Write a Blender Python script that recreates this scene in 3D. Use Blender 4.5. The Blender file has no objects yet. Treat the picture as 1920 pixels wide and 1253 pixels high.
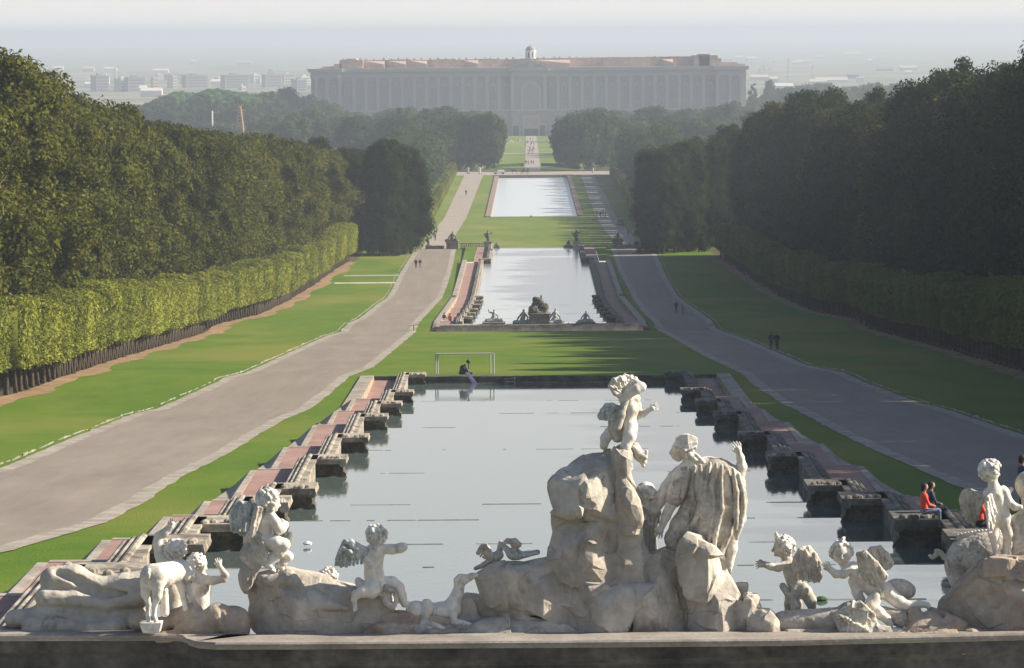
import bpy, bmesh, math, random
import numpy as np
from mathutils import Vector, Matrix
import openvdb

# ------------------------------------------------------------------ camera, light, exposure
SC = bpy.context.scene
COL = SC.collection
F = 8900.0                       # focal length in photo pixels (1920 wide)
CAM = np.array([-1.15, 0.0, 59.0])
VPX, VPY, ROLL = 991.0, 60.0, math.radians(0.40)
_y = np.array([VPX - 960, -(VPY - 626.5), -F]); _y /= np.linalg.norm(_y)
_x = np.array([math.cos(ROLL), math.sin(ROLL), 0.0]); _x -= _y * _x.dot(_y); _x /= np.linalg.norm(_x)
_z = np.cross(_x, _y)
RCW = np.array([_x, _y, _z]).T   # camera-from-world rotation
cd = bpy.data.cameras.new('camera'); cam = bpy.data.objects.new('camera', cd); COL.objects.link(cam)
M = Matrix(RCW.T.tolist()).to_4x4(); M.translation = Vector(CAM.tolist()); cam.matrix_world = M
cd.sensor_width = 36; cd.lens = 36 * F / 1920; cd.clip_start = 1; cd.clip_end = 80000
SC.camera = cam

SUN_EL, SUN_AZ = math.radians(31), math.radians(5)     # azimuth measured from +X towards +Y
sd = np.array([math.cos(SUN_EL) * math.cos(SUN_AZ), math.cos(SUN_EL) * math.sin(SUN_AZ), math.sin(SUN_EL)])
w = bpy.data.worlds.new('World'); SC.world = w; w.use_nodes = True
nt = w.node_tree; nt.nodes.clear()
sky = nt.nodes.new('ShaderNodeTexSky'); sky.sky_type = 'NISHITA'; sky.sun_disc = False
sky.sun_elevation = SUN_EL; sky.sun_rotation = math.pi / 2 - SUN_AZ
sky.air_density = 0.8; sky.dust_density = 1.0; sky.ozone_density = 1.0; sky.altitude = 100
bg = nt.nodes.new('ShaderNodeBackground'); bg.inputs[1].default_value = 0.08
wo = nt.nodes.new('ShaderNodeOutputWorld')
tcw = nt.nodes.new('ShaderNodeTexCoord'); sxw = nt.nodes.new('ShaderNodeSeparateXYZ'); nt.links.new(tcw.outputs['Generated'], sxw.inputs[0])
mrw = nt.nodes.new('ShaderNodeMapRange'); mrw.interpolation_type = 'SMOOTHSTEP'; mrw.inputs[1].default_value = 0.02; mrw.inputs[2].default_value = 0.34; mrw.inputs[3].default_value = 0.95; mrw.inputs[4].default_value = 0.0
nt.links.new(sxw.outputs['Z'], mrw.inputs[0])
mxw = nt.nodes.new('ShaderNodeMix'); mxw.data_type = 'RGBA'; mxw.inputs['B'].default_value = (6.0, 5.82, 5.62, 1)   # milky humid air low over the plain
nt.links.new(mrw.outputs[0], mxw.inputs['Factor']); nt.links.new(sky.outputs[0], mxw.inputs['A'])
nt.links.new(mxw.outputs['Result'], bg.inputs[0]); nt.links.new(bg.outputs[0], wo.inputs[0])
sl = bpy.data.lights.new('sun', 'SUN'); sl.energy = 5.0; sl.angle = math.radians(0.5); sl.color = (1.0, 0.90, 0.76)
so = bpy.data.objects.new('sun', sl); COL.objects.link(so)
so.rotation_euler = Vector((-sd).tolist()).to_track_quat('-Z', 'Y').to_euler(); so.location = (60, 40, 120)
SC.view_settings.view_transform = 'Standard'; SC.view_settings.look = 'None'
SC.view_settings.exposure = 1.0; SC.view_settings.gamma = 1.0; SC.view_settings.use_curve_mapping = False
SC.cycles.use_denoising = True
SC.cycles.max_bounces = 6; SC.cycles.diffuse_bounces = 3; SC.cycles.glossy_bounces = 3
SC.cycles.transmission_bounces = 3; SC.cycles.volume_bounces = 1; SC.cycles.transparent_max_bounces = 6
SC.cycles.use_fast_gi = False
HAZE = 0.00015

# ------------------------------------------------------------------ ground profile and pixel helpers
PROF = [(-300,4),(40,9.0),(80,11.6),(102,12.95),(122,14.45),(140.5,15.85),(164,17.55),(184.5,19.05),(215,20.65),(244,22.15),
        (277,23.75),(307,25.25),(338,26.75),(372,27.35),(378,27.4),(585,36.9),(600,36.7),(736,41.2),(925,42.2),(936,42.5),(1000,45.3),
        (1250,49.0),(1616,49.0),(1640,49.3),(1720,49.9),(2700,59.0),(3500,62),(6000,66),(12000,68),(26000,70)]
PX_, PH_ = np.array([p[0] for p in PROF], float), np.array([p[1] for p in PROF], float)
def G(d): return 59.0 - float(np.interp(d, PX_, PH_))
def ray(px, py):
    c = np.array([px - 960.0, -(py - 626.5), -F]); return RCW.T @ (c / np.linalg.norm(c))
def atd(px, py, D):              # world point on the pixel's ray at depth D
    r = ray(px, py); return CAM + r * (D / r[1])
def ong(px, py):                 # world point where the pixel's ray meets the ground profile
    r = ray(px, py); lo, hi = 30.0, 25000.0
    for _ in range(60):
        m = (lo + hi) / 2
        z = 59.0 + r[2] / r[1] * m
        if z > G(m): lo = m
        else: hi = m
    return CAM + r * (lo / r[1])
def proj(p):
    c = RCW @ (np.array(p, float) - CAM); return 960 + F * c[0] / -c[2], 626.5 - F * c[1] / -c[2]

# ------------------------------------------------------------------ materials
MATS = {}
def mat(name, col, rough=0.8, var=0.0, scale=1.0, bump=0.0, bscale=None, col2=None, detail=6, spec=0.3, vscale=None, contrast=(0.35, 0.65), leaf=False, dist=0.02, stain=None):
    m = bpy.data.materials.new(name); m.use_nodes = True; MATS[name] = m
    n = m.node_tree; L = n.links; b = n.nodes['Principled BSDF']
    b.inputs['Roughness'].default_value = rough; b.inputs['Specular IOR Level'].default_value = spec
    b.inputs['Base Color'].default_value = (*col, 1)
    tc = n.nodes.new('ShaderNodeTexCoord')
    if col2 is not None:
        no = n.nodes.new('ShaderNodeTexNoise'); no.inputs['Scale'].default_value = scale; no.inputs['Detail'].default_value = detail
        no.inputs['Roughness'].default_value = 0.65
        L.new(tc.outputs['Object'], no.inputs['Vector'])
        cr = n.nodes.new('ShaderNodeValToRGB'); cr.color_ramp.elements[0].position = contrast[0]; cr.color_ramp.elements[1].position = contrast[1]
        cr.color_ramp.elements[0].color = (*col, 1); cr.color_ramp.elements[1].color = (*col2, 1)
        L.new(no.outputs['Fac'], cr.inputs[0]); src = cr.outputs[0]
        if var > 0:
            n2 = n.nodes.new('ShaderNodeTexNoise'); n2.inputs['Scale'].default_value = vscale or scale * 9; n2.inputs['Detail'].default_value = 8
            L.new(tc.outputs['Object'], n2.inputs['Vector'])
            mr = n.nodes.new('ShaderNodeMapRange'); mr.inputs[1].default_value = 0.3; mr.inputs[2].default_value = 0.7
            mr.inputs[3].default_value = 1 - var; mr.inputs[4].default_value = 1 + var
            L.new(n2.outputs['Fac'], mr.inputs[0])
            mx = n.nodes.new('ShaderNodeVectorMath'); mx.operation = 'SCALE'
            L.new(src, mx.inputs[0]); L.new(mr.outputs[0], mx.inputs['Scale']); src = mx.outputs[0]
        if stain:
            mp = n.nodes.new('ShaderNodeMapping'); mp.inputs['Scale'].default_value = (1, 1, 0.45); mp.inputs['Location'].default_value = (3, 7, 1); L.new(tc.outputs['Object'], mp.inputs[0])
            n3 = n.nodes.new('ShaderNodeTexNoise'); n3.inputs['Scale'].default_value = scale * 1.5; n3.inputs['Detail'].default_value = 9; n3.inputs['Roughness'].default_value = 0.7; L.new(mp.outputs[0], n3.inputs['Vector'])
            r3 = n.nodes.new('ShaderNodeMapRange'); r3.inputs[1].default_value = 0.54; r3.inputs[2].default_value = 0.70; r3.inputs[4].default_value = 0.75; L.new(n3.outputs['Fac'], r3.inputs[0])
            m3 = n.nodes.new('ShaderNodeMix'); m3.data_type = 'RGBA'; m3.inputs['B'].default_value = (*stain, 1); L.new(r3.outputs[0], m3.inputs['Factor']); L.new(src, m3.inputs['A']); src = m3.outputs['Result']
        L.new(src, b.inputs['Base Color'])
    if bump > 0:
        nb = n.nodes.new('ShaderNodeTexNoise'); nb.inputs['Scale'].default_value = bscale or scale * 10; nb.inputs['Detail'].default_value = 8
        L.new(tc.outputs['Object'], nb.inputs['Vector'])
        bp = n.nodes.new('ShaderNodeBump'); bp.inputs['Strength'].default_value = bump; bp.inputs['Distance'].default_value = dist
        L.new(nb.outputs['Fac'], bp.inputs['Height']); L.new(bp.outputs[0], b.inputs['Normal'])
    return m
def leafmat(name, a, bcol, trans=0.3, hue=0.5):
    """foliage: leaf-to-leaf, clump and tree-to-tree colour differences; light passes through the leaves"""
    m = bpy.data.materials.new(name); m.use_nodes = True; MATS[name] = m
    n = m.node_tree; L = n.links; n.nodes.clear()
    out = n.nodes.new('ShaderNodeOutputMaterial')
    geo = n.nodes.new('ShaderNodeNewGeometry'); oi = n.nodes.new('ShaderNodeObjectInfo')
    no = n.nodes.new('ShaderNodeTexNoise'); no.inputs['Scale'].default_value = 0.35; no.inputs['Detail'].default_value = 3
    L.new(geo.outputs['Position'], no.inputs['Vector'])
    a1 = n.nodes.new('ShaderNodeMath'); a1.operation = 'MULTIPLY_ADD'; a1.inputs[1].default_value = 0.35
    a2 = n.nodes.new('ShaderNodeMath'); a2.operation = 'MULTIPLY_ADD'; a2.inputs[1].default_value = 0.45
    a3 = n.nodes.new('ShaderNodeMath'); a3.operation = 'MULTIPLY_ADD'; a3.inputs[1].default_value = 1.4; a3.inputs[2].default_value = -0.65
    L.new(geo.outputs['Random Per Island'], a1.inputs[0]); L.new(no.outputs['Fac'], a3.inputs[0])
    L.new(oi.outputs['Random'], a2.inputs[0]); L.new(a3.outputs[0], a2.inputs[2]); L.new(a2.outputs[0], a1.inputs[2])
    cr = n.nodes.new('ShaderNodeValToRGB'); cr.color_ramp.elements[0].color = (*a, 1); cr.color_ramp.elements[1].color = (*bcol, 1)
    cr.color_ramp.elements[0].position = 0.05; cr.color_ramp.elements[1].position = 0.95
    L.new(a1.outputs[0], cr.inputs[0])
    df = n.nodes.new('ShaderNodeBsdfDiffuse'); tr = n.nodes.new('ShaderNodeBsdfTranslucent'); mx = n.nodes.new('ShaderNodeMixShader')
    mx.inputs[0].default_value = trans
    L.new(cr.outputs[0], df.inputs[0]); L.new(cr.outputs[0], tr.inputs[0]); L.new(df.outputs[0], mx.inputs[1]); L.new(tr.outputs[0], mx.inputs[2])
    L.new(mx.outputs[0], out.inputs[0])
    return m
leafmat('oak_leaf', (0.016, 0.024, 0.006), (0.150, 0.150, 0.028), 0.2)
leafmat('oak_dark', (0.012, 0.020, 0.009), (0.045, 0.058, 0.016), 0.2)  # darker twin of oak_leaf; the wood's shade is put into this colour
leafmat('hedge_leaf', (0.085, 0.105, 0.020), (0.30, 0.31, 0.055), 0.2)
leafmat('hedge_shaded', (0.070, 0.095, 0.022), (0.19, 0.22, 0.045), 0.2)  # same plant as hedge_leaf, its colour darkened to carry the shade
leafmat('far_leaf', (0.022, 0.045, 0.018), (0.075, 0.105, 0.035), 0.2)
leafmat('pine_leaf', (0.035, 0.085, 0.035), (0.08, 0.15, 0.055), 0.2)
mat('bark', (0.045, 0.035, 0.026), 0.95, 0.2, 3, 0.6, 12, col2=(0.11, 0.085, 0.06))
mat('marble', (0.42, 0.37, 0.305), 0.6, 0.12, 2.4, 0.4, 30, col2=(0.70, 0.65, 0.565), vscale=9, contrast=(0.30, 0.50), dist=0.012, stain=(0.24, 0.225, 0.19))
mat('marble_worn', (0.27, 0.24, 0.19), 0.75, 0.22, 2.6, 0.5, 26, col2=(0.58, 0.53, 0.45), vscale=18, contrast=(0.30, 0.62), dist=0.012, stain=(0.085, 0.08, 0.062))
mat('marble_grey', (0.25, 0.27, 0.25), 0.85, 0.3, 5.0, 0.6, 30, col2=(0.50, 0.53, 0.50), vscale=26, contrast=(0.35, 0.6), dist=0.015)
mat('hair_stone', (0.33, 0.30, 0.25), 0.8, 0.22, 9.0, 0.5, 40, col2=(0.72, 0.69, 0.62), vscale=30, contrast=(0.3, 0.6), dist=0.012)
mat('rock', (0.29, 0.255, 0.21), 0.9, 0.11, 1.1, 0.6, 12, col2=(0.52, 0.47, 0.395), vscale=7, contrast=(0.30, 0.60), dist=0.03, stain=(0.10, 0.075, 0.05))
mat('rock_warm', (0.27, 0.20, 0.145), 0.9, 0.13, 1.1, 0.7, 12, col2=(0.47, 0.395, 0.315), vscale=7, stain=(0.20, 0.11, 0.045), contrast=(0.33, 0.66), dist=0.03)
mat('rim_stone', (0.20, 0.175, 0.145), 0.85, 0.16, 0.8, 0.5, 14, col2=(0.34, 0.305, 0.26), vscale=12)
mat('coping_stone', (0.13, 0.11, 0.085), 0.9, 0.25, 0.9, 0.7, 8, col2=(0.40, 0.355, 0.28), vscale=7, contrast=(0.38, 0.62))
mat('coping_shaded', (0.045, 0.043, 0.035), 0.9, 0.3, 0.9, 0.7, 8, col2=(0.19, 0.175, 0.145), vscale=7, contrast=(0.38, 0.66))  # shade of the right bank painted into a darker twin of coping_stone
mat('wet_stone', (0.035, 0.030, 0.022), 0.7, 0.4, 1.2, 0.8, 8, col2=(0.15, 0.13, 0.085), vscale=7, contrast=(0.4, 0.68))
mat('kerb_stone', (0.20, 0.175, 0.14), 0.9, 0.2, 0.6, 0.4, 6, col2=(0.36, 0.32, 0.26), vscale=5)
mat('plaster_ramp', (0.24, 0.17, 0.105), 0.9, 0.25, 0.7, 0.4, 6, col2=(0.44, 0.35, 0.24), vscale=4)
mat('brick_pink', (0.235, 0.14, 0.115), 0.9, 0.15, 0.5, 0.3, 8, col2=(0.33, 0.205, 0.165), vscale=5)
mat('path_dirt', (0.19, 0.11, 0.05), 0.95, 0.2, 0.3, 0.3, 4, col2=(0.31, 0.21, 0.11), vscale=2)
mat('white_kerb', (0.42, 0.40, 0.35), 0.9, 0.2, 0.5, 0.3, 4, col2=(0.66, 0.63, 0.57), vscale=3)
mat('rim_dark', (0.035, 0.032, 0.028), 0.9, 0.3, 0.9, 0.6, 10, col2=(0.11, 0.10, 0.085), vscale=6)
mat('weir_stone', (0.07, 0.075, 0.065), 0.7, 0.3, 1.2, 0.5, 8, col2=(0.18, 0.18, 0.15), vscale=5)
mat('kerb_pale', (0.22, 0.19, 0.145), 0.9, 0.2, 0.5, 0.3, 4, col2=(0.40, 0.365, 0.30), vscale=3)
mat('kerb_pink', (0.20, 0.14, 0.11), 0.9, 0.2, 0.5, 0.3, 4, col2=(0.28, 0.205, 0.165), vscale=3)
mat('gravel_pale', (0.25, 0.215, 0.18), 0.95, 0.1, 0.2, 0.2, 3, col2=(0.32, 0.28, 0.235))
mat('litter', (0.05, 0.042, 0.025), 0.95, 0.3, 0.3, 0.3, 3, col2=(0.10, 0.09, 0.045), vscale=2)
mat('palace_wall', (0.40, 0.36, 0.335), 0.9, 0.05, 0.03, 0, col2=(0.44, 0.40, 0.375))
mat('palace_trim', (0.50, 0.47, 0.44), 0.9)
mat('palace_attic', (0.42, 0.31, 0.25), 0.9, 0.2, 0.12, 0, col2=(0.52, 0.39, 0.31), vscale=0.9)
mat('window_dark', (0.035, 0.045, 0.055), 0.3); mat('window_pale', (0.13, 0.125, 0.12), 0.6)
mat('cupola_white', (0.72, 0.68, 0.60), 0.8)
mat('cupola_dome', (0.28, 0.25, 0.27), 0.7)
mat('skin', (0.42, 0.24, 0.17), 0.6); mat('hair_dark', (0.02, 0.016, 0.013), 0.7)
mat('cloth_red', (0.72, 0.075, 0.04), 0.8); mat('cloth_navy', (0.03, 0.035, 0.07), 0.8); mat('cloth_black', (0.016, 0.016, 0.02), 0.8)
mat('cloth_white', (0.7, 0.68, 0.66), 0.8); mat('cloth_pink', (0.55, 0.16, 0.15), 0.8); mat('cloth_grey', (0.18, 0.2, 0.26), 0.8)
mat('cloth_blue', (0.08, 0.13, 0.30), 0.8); mat('cloth_tan', (0.40, 0.31, 0.22), 0.8)
mat('metal_grey', (0.42, 0.44, 0.42), 0.45); mat('metal_dark', (0.028, 0.03, 0.034), 0.5); mat('panel_violet', (0.21, 0.20, 0.32), 0.6)
mat('statue_dark', (0.075, 0.07, 0.06), 0.85, 0.3, 1.5, 0.5, 8, col2=(0.20, 0.185, 0.155), vscale=6)
mat('balustrade_stone', (0.15, 0.135, 0.115), 0.9, 0.3, 0.8, 0.4, 8, col2=(0.33, 0.30, 0.25), vscale=6)
mat('car_white', (0.75, 0.75, 0.74), 0.35, spec=0.5); mat('car_green', (0.045, 0.11, 0.09), 0.35, spec=0.5); mat('rubber', (0.02, 0.02, 0.02), 0.8)
mat('horse', (0.05, 0.03, 0.02), 0.6); mat('weed', (0.05, 0.10, 0.03), 0.9)
mat('city_a', (0.20, 0.20, 0.20), 0.9); mat('city_b', (0.48, 0.42, 0.35), 0.9); mat('city_c', (0.60, 0.57, 0.52), 0.9); mat('city_d', (0.60, 0.40, 0.30), 0.9)  # city_a grey carries the shade of the unlit town blocks
mat('roof_tile', (0.42, 0.20, 0.13), 0.9); mat('fruit_orange', (0.42, 0.25, 0.15), 0.9)

def mgrass(name, a, b, c, stripe=False):
    """mown grass: broad patches, worn places and fine blades"""
    m = bpy.data.materials.new(name); m.use_nodes = True; MATS[name] = m
    n = m.node_tree; L = n.links; bs = n.nodes['Principled BSDF']; bs.inputs['Roughness'].default_value = 0.9; bs.inputs['Specular IOR Level'].default_value = 0.15
    geo = n.nodes.new('ShaderNodeNewGeometry')
    mp = n.nodes.new('ShaderNodeMapping'); mp.inputs['Scale'].default_value = (1, 0.35, 1); L.new(geo.outputs['Position'], mp.inputs[0])
    n1 = n.nodes.new('ShaderNodeTexNoise'); n1.inputs['Scale'].default_value = 0.16; n1.inputs['Detail'].default_value = 6; n1.inputs['Roughness'].default_value = 0.7; L.new(mp.outputs[0], n1.inputs['Vector'])
    n2 = n.nodes.new('ShaderNodeTexNoise'); n2.inputs['Scale'].default_value = 8; n2.inputs['Detail'].default_value = 12; n2.inputs['Roughness'].default_value = 0.92; L.new(geo.outputs['Position'], n2.inputs['Vector'])
    n3 = n.nodes.new('ShaderNodeTexNoise'); n3.inputs['Scale'].default_value = 0.05; n3.inputs['Detail'].default_value = 4; L.new(mp.outputs[0], n3.inputs['Vector'])
    cr = n.nodes.new('ShaderNodeValToRGB'); e = cr.color_ramp.elements; e[0].position = 0.34; e[0].color = (*a, 1); e[1].position = 0.66; e[1].color = (*b, 1)
    L.new(n1.outputs['Fac'], cr.inputs[0])
    mr = n.nodes.new('ShaderNodeMapRange'); mr.inputs[1].default_value = 0.50; mr.inputs[2].default_value = 0.66; L.new(n3.outputs['Fac'], mr.inputs[0])
    mx = n.nodes.new('ShaderNodeMix'); mx.data_type = 'RGBA'; mx.inputs['B'].default_value = (*c, 1)
    L.new(mr.outputs[0], mx.inputs['Factor']); L.new(cr.outputs[0], mx.inputs['A'])
    m2 = n.nodes.new('ShaderNodeMapRange'); m2.inputs[1].default_value = 0.3; m2.inputs[2].default_value = 0.7; m2.inputs[3].default_value = 0.45; m2.inputs[4].default_value = 1.5
    L.new(n2.outputs['Fac'], m2.inputs[0])
    vm = n.nodes.new('ShaderNodeVectorMath'); vm.operation = 'SCALE'; L.new(mx.outputs['Result'], vm.inputs[0]); L.new(m2.outputs[0], vm.inputs['Scale'])
    L.new(vm.outputs[0], bs.inputs['Base Color'])
    bp = n.nodes.new('ShaderNodeBump'); bp.inputs['Strength'].default_value = 0.9; bp.inputs['Distance'].default_value = 0.08
    nb = n.nodes.new('ShaderNodeTexNoise'); nb.inputs['Scale'].default_value = 9; nb.inputs['Detail'].default_value = 4; L.new(geo.outputs['Position'], nb.inputs['Vector'])
    L.new(nb.outputs['Fac'], bp.inputs['Height']); L.new(bp.outputs[0], bs.inputs['Normal'])
mgrass('grass', (0.064, 0.130, 0.004), (0.112, 0.168, 0.008), (0.155, 0.175, 0.022))
mgrass('grass_far', (0.095, 0.150, 0.018), (0.150, 0.195, 0.028), (0.200, 0.205, 0.05))

def mroad():
    m = bpy.data.materials.new('road'); m.use_nodes = True; MATS['road'] = m
    n = m.node_tree; L = n.links; bs = n.nodes['Principled BSDF']; bs.inputs['Roughness'].default_value = 0.9
    geo = n.nodes.new('ShaderNodeNewGeometry')
    mp = n.nodes.new('ShaderNodeMapping'); mp.inputs['Scale'].default_value = (1, 0.12, 1); L.new(geo.outputs['Position'], mp.inputs[0])
    n1 = n.nodes.new('ShaderNodeTexNoise'); n1.inputs['Scale'].default_value = 0.35; n1.inputs['Detail'].default_value = 8; n1.inputs['Roughness'].default_value = 0.7; L.new(mp.outputs[0], n1.inputs['Vector'])
    cr = n.nodes.new('ShaderNodeValToRGB'); e = cr.color_ramp.elements; e[0].position = 0.3; e[0].color = (0.170, 0.140, 0.108, 1); e[1].position = 0.72; e[1].color = (0.232, 0.192, 0.148, 1)
    L.new(n1.outputs['Fac'], cr.inputs[0])
    n2 = n.nodes.new('ShaderNodeTexNoise'); n2.inputs['Scale'].default_value = 9; n2.inputs['Detail'].default_value = 10; n2.inputs['Roughness'].default_value = 0.9; L.new(geo.outputs['Position'], n2.inputs['Vector'])
    m2 = n.nodes.new('ShaderNodeMapRange'); m2.inputs[1].default_value = 0.3; m2.inputs[2].default_value = 0.7; m2.inputs[3].default_value = 0.72; m2.inputs[4].default_value = 1.28
    L.new(n2.outputs['Fac'], m2.inputs[0])
    vm = n.nodes.new('ShaderNodeVectorMath'); vm.operation = 'SCALE'; L.new(cr.outputs[0], vm.inputs[0]); L.new(m2.outputs[0], vm.inputs['Scale'])
    mq = n.nodes.new('ShaderNodeMapping'); mq.inputs['Scale'].default_value = (0.9, 0.03, 1); L.new(geo.outputs['Position'], mq.inputs[0])
    nq = n.nodes.new('ShaderNodeTexNoise'); nq.inputs['Scale'].default_value = 1.0; nq.inputs['Detail'].default_value = 7; nq.inputs['Roughness'].default_value = 0.75; L.new(mq.outputs[0], nq.inputs['Vector'])
    rq = n.nodes.new('ShaderNodeMapRange'); rq.inputs[1].default_value = 0.32; rq.inputs[2].default_value = 0.68; rq.inputs[3].default_value = 0.89; rq.inputs[4].default_value = 1.1; L.new(nq.outputs['Fac'], rq.inputs[0])
    v2 = n.nodes.new('ShaderNodeVectorMath'); v2.operation = 'SCALE'; L.new(vm.outputs[0], v2.inputs[0]); L.new(rq.outputs[0], v2.inputs['Scale']); L.new(v2.outputs[0], bs.inputs['Base Color'])
mroad()
def mwater(nm, ro, bs_, bc=(0.018, 0.040, 0.040)):
    m = bpy.data.materials.new(nm); m.use_nodes = True; MATS[nm] = m
    n = m.node_tree; L = n.links; b = n.nodes['Principled BSDF']
    b.inputs['Base Color'].default_value = (*bc, 1); b.inputs['Roughness'].default_value = ro; b.inputs['IOR'].default_value = 1.333
    b.inputs['Specular IOR Level'].default_value = 0.5
    geo = n.nodes.new('ShaderNodeNewGeometry')
    mp = n.nodes.new('ShaderNodeMapping'); mp.inputs['Scale'].default_value = (1, 0.6, 1); L.new(geo.outputs['Position'], mp.inputs[0])
    no = n.nodes.new('ShaderNodeTexNoise'); no.inputs['Scale'].default_value = 3.5; no.inputs['Detail'].default_value = 5; L.new(mp.outputs[0], no.inputs['Vector'])
    bp = n.nodes.new('ShaderNodeBump'); bp.inputs['Strength'].default_value = bs_; bp.inputs['Distance'].default_value = 0.03
    L.new(no.outputs['Fac'], bp.inputs['Height']); L.new(bp.outputs[0], b.inputs['Normal'])
mwater('water', 0.04, 0.12, (0.085, 0.115, 0.110)); mwater('water_rippled', 0.12, 0.35, (0.32, 0.35, 0.35)); mwater('water_wind', 0.25, 0.5, (0.50, 0.53, 0.53))  # pale base colours of the farther pools stand in for reflected sky

# ------------------------------------------------------------------ object helpers
def tag(o, label=None, cat=None, group=None, kind=None):
    if label: o['label'] = label
    if cat: o['category'] = cat
    if group: o['group'] = group
    if kind: o['kind'] = kind
    return o
def empty(name, loc, label, cat, group=None, rz=0):
    o = bpy.data.objects.new(name, None); o.location = [float(v) for v in loc]; o.rotation_euler = (0, 0, rz); o.empty_display_size = 0.3
    COL.objects.link(o); return tag(o, label, cat, group)
def link(name, me, parent=None, world=False):
    o = bpy.data.objects.new(name, me); COL.objects.link(o)
    if parent is not None:
        o.parent = parent
        if world: o.matrix_parent_inverse = Matrix.Translation(-Vector(parent.location)) if not any(parent.rotation_euler) else parent_inv(parent)
    return o
def parent_inv(p):
    return (Matrix.Translation(p.location) @ p.rotation_euler.to_matrix().to_4x4()).inverted()
def mesh(name, V, Fc, m, smooth=False):
    V = np.asarray(V, np.float32).reshape(-1, 3)
    me = bpy.data.meshes.new(name)
    if isinstance(Fc, np.ndarray):
        nf, k = Fc.shape
        me.vertices.add(len(V)); me.vertices.foreach_set('co', V.ravel())
        me.loops.add(nf * k); me.loops.foreach_set('vertex_index', Fc.astype(np.int32).ravel())
        me.polygons.add(nf); me.polygons.foreach_set('loop_start', np.arange(0, nf * k, k, dtype=np.int32))
        if smooth: me.polygons.foreach_set('use_smooth', np.ones(nf, bool))
        me.update(calc_edges=True)
    else:
        me.from_pydata(V.tolist(), [], Fc)
        if smooth: me.polygons.foreach_set('use_smooth', np.ones(len(me.polygons), bool))
    ms = m if isinstance(m, (list, tuple)) else [m]
    for x in ms: me.materials.append(MATS[x])
    return me
class MB:
    """collects boxes, tubes and profiles into one mesh"""
    def __init__(s): s.V = []; s.F = []; s.I = []; s.mi = 0
    def add(s, V, Fc):
        o = len(s.V); s.V += [tuple(map(float, v)) for v in V]; s.F += [tuple(i + o for i in f) for f in Fc]; s.I += [s.mi] * len(Fc); return s
    def box(s, x0, x1, y0, y1, z0, z1, rz=0, c=None):
        P = [(x, y, z) for z in (z0, z1) for (x, y) in ((x0, y0), (x1, y0), (x1, y1), (x0, y1))]
        if rz:
            cx, cy = c or ((x0 + x1) / 2, (y0 + y1) / 2); a, b = math.cos(rz), math.sin(rz)
            P = [(cx + (x - cx) * a - (y - cy) * b, cy + (x - cx) * b + (y - cy) * a, z) for x, y, z in P]
        return s.add(P, [(0, 3, 2, 1), (4, 5, 6, 7), (0, 1, 5, 4), (1, 2, 6, 5), (2, 3, 7, 6), (3, 0, 4, 7)])
    def tube(s, pts, rs, n=8, cap=True):
        pts = [np.array(p, float) for p in pts]
        if not hasattr(rs, '__len__'): rs = [rs] * len(pts)
        V = []; 
        for i, p in enumerate(pts):
            t = pts[min(i + 1, len(pts) - 1)] - pts[max(i - 1, 0)]; t /= np.linalg.norm(t) + 1e-9
            u = np.cross(t, [0.13, 0.9, 0.31] if abs(t[2]) > 0.8 else [0, 0, 1]); u /= np.linalg.norm(u); v = np.cross(t, u)
            V += [p + rs[i] * (math.cos(a) * u + math.sin(a) * v) for a in [2 * math.pi * k / n for k in range(n)]]
        Fc = [(i * n + k, i * n + (k + 1) % n, (i + 1) * n + (k + 1) % n, (i + 1) * n + k) for i in range(len(pts) - 1) for k in range(n)]
        if cap: Fc += [tuple(range(n - 1, -1, -1)), tuple((len(pts) - 1) * n + k for k in range(n))]
        return s.add(V, Fc)
    def lathe(s, prof, c=(0, 0, 0), n=16):
        V = [(c[0] + r * math.cos(2 * math.pi * k / n), c[1] + r * math.sin(2 * math.pi * k / n), c[2] + z) for r, z in prof for k in range(n)]
        Fc = [(i * n + k, i * n + (k + 1) % n, (i + 1) * n + (k + 1) % n, (i + 1) * n + k) for i in range(len(prof) - 1) for k in range(n)]
        return s.add(V, Fc)
    def ext(s, prof, path, up=(0, 0, 1)):
        """extrude a closed (offset, z) profile along a path of (x, y, z, nx, ny) stations"""
        n = len(prof); V = []
        for (x, y, z, nx, ny) in path: V += [(x + nx * o, y + ny * o, z + h) for o, h in prof]
        Fc = [(i * n + k, i * n + (k + 1) % n, (i + 1) * n + (k + 1) % n, (i + 1) * n + k) for i in range(len(path) - 1) for k in range(n)]
        Fc += [tuple(range(n - 1, -1, -1)), tuple((len(path) - 1) * n + k for k in range(n))]
        return s.add(V, Fc)
    def build(s, name, m, parent=None, smooth=False, world=False):
        me = mesh(name, s.V, s.F, m, smooth)
        if isinstance(m, (list, tuple)): me.polygons.foreach_set('material_index', np.array(s.I, np.int32))
        bm = bmesh.new(); bm.from_mesh(me); bmesh.ops.recalc_face_normals(bm, faces=bm.faces); bm.to_mesh(me); bm.free()
        return link(name, me, parent, world)
def copy_tree(o, loc=None, rz=None, sc=None, label=None, group=None, parent=None):
    c = o.copy(); COL.objects.link(c)
    if parent is not None: c.parent = parent
    if loc is not None: c.location = [float(v) for v in loc]
    if rz is not None: c.rotation_euler = (0, 0, rz)
    if sc is not None: c.scale = sc
    if label: c['label'] = label
    if group: c['group'] = group
    for ch in list(KIDS.get(o.name, [])): 
        copy_tree(ch, parent=c)
    return c
KIDS = {}
def reg(root, *kids): KIDS[root.name] = list(kids); return root

ORD = ['first','second','third','fourth','fifth','sixth','seventh','eighth','ninth','tenth','eleventh','twelfth']
rng = np.random.default_rng(7); random.seed(7)

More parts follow.
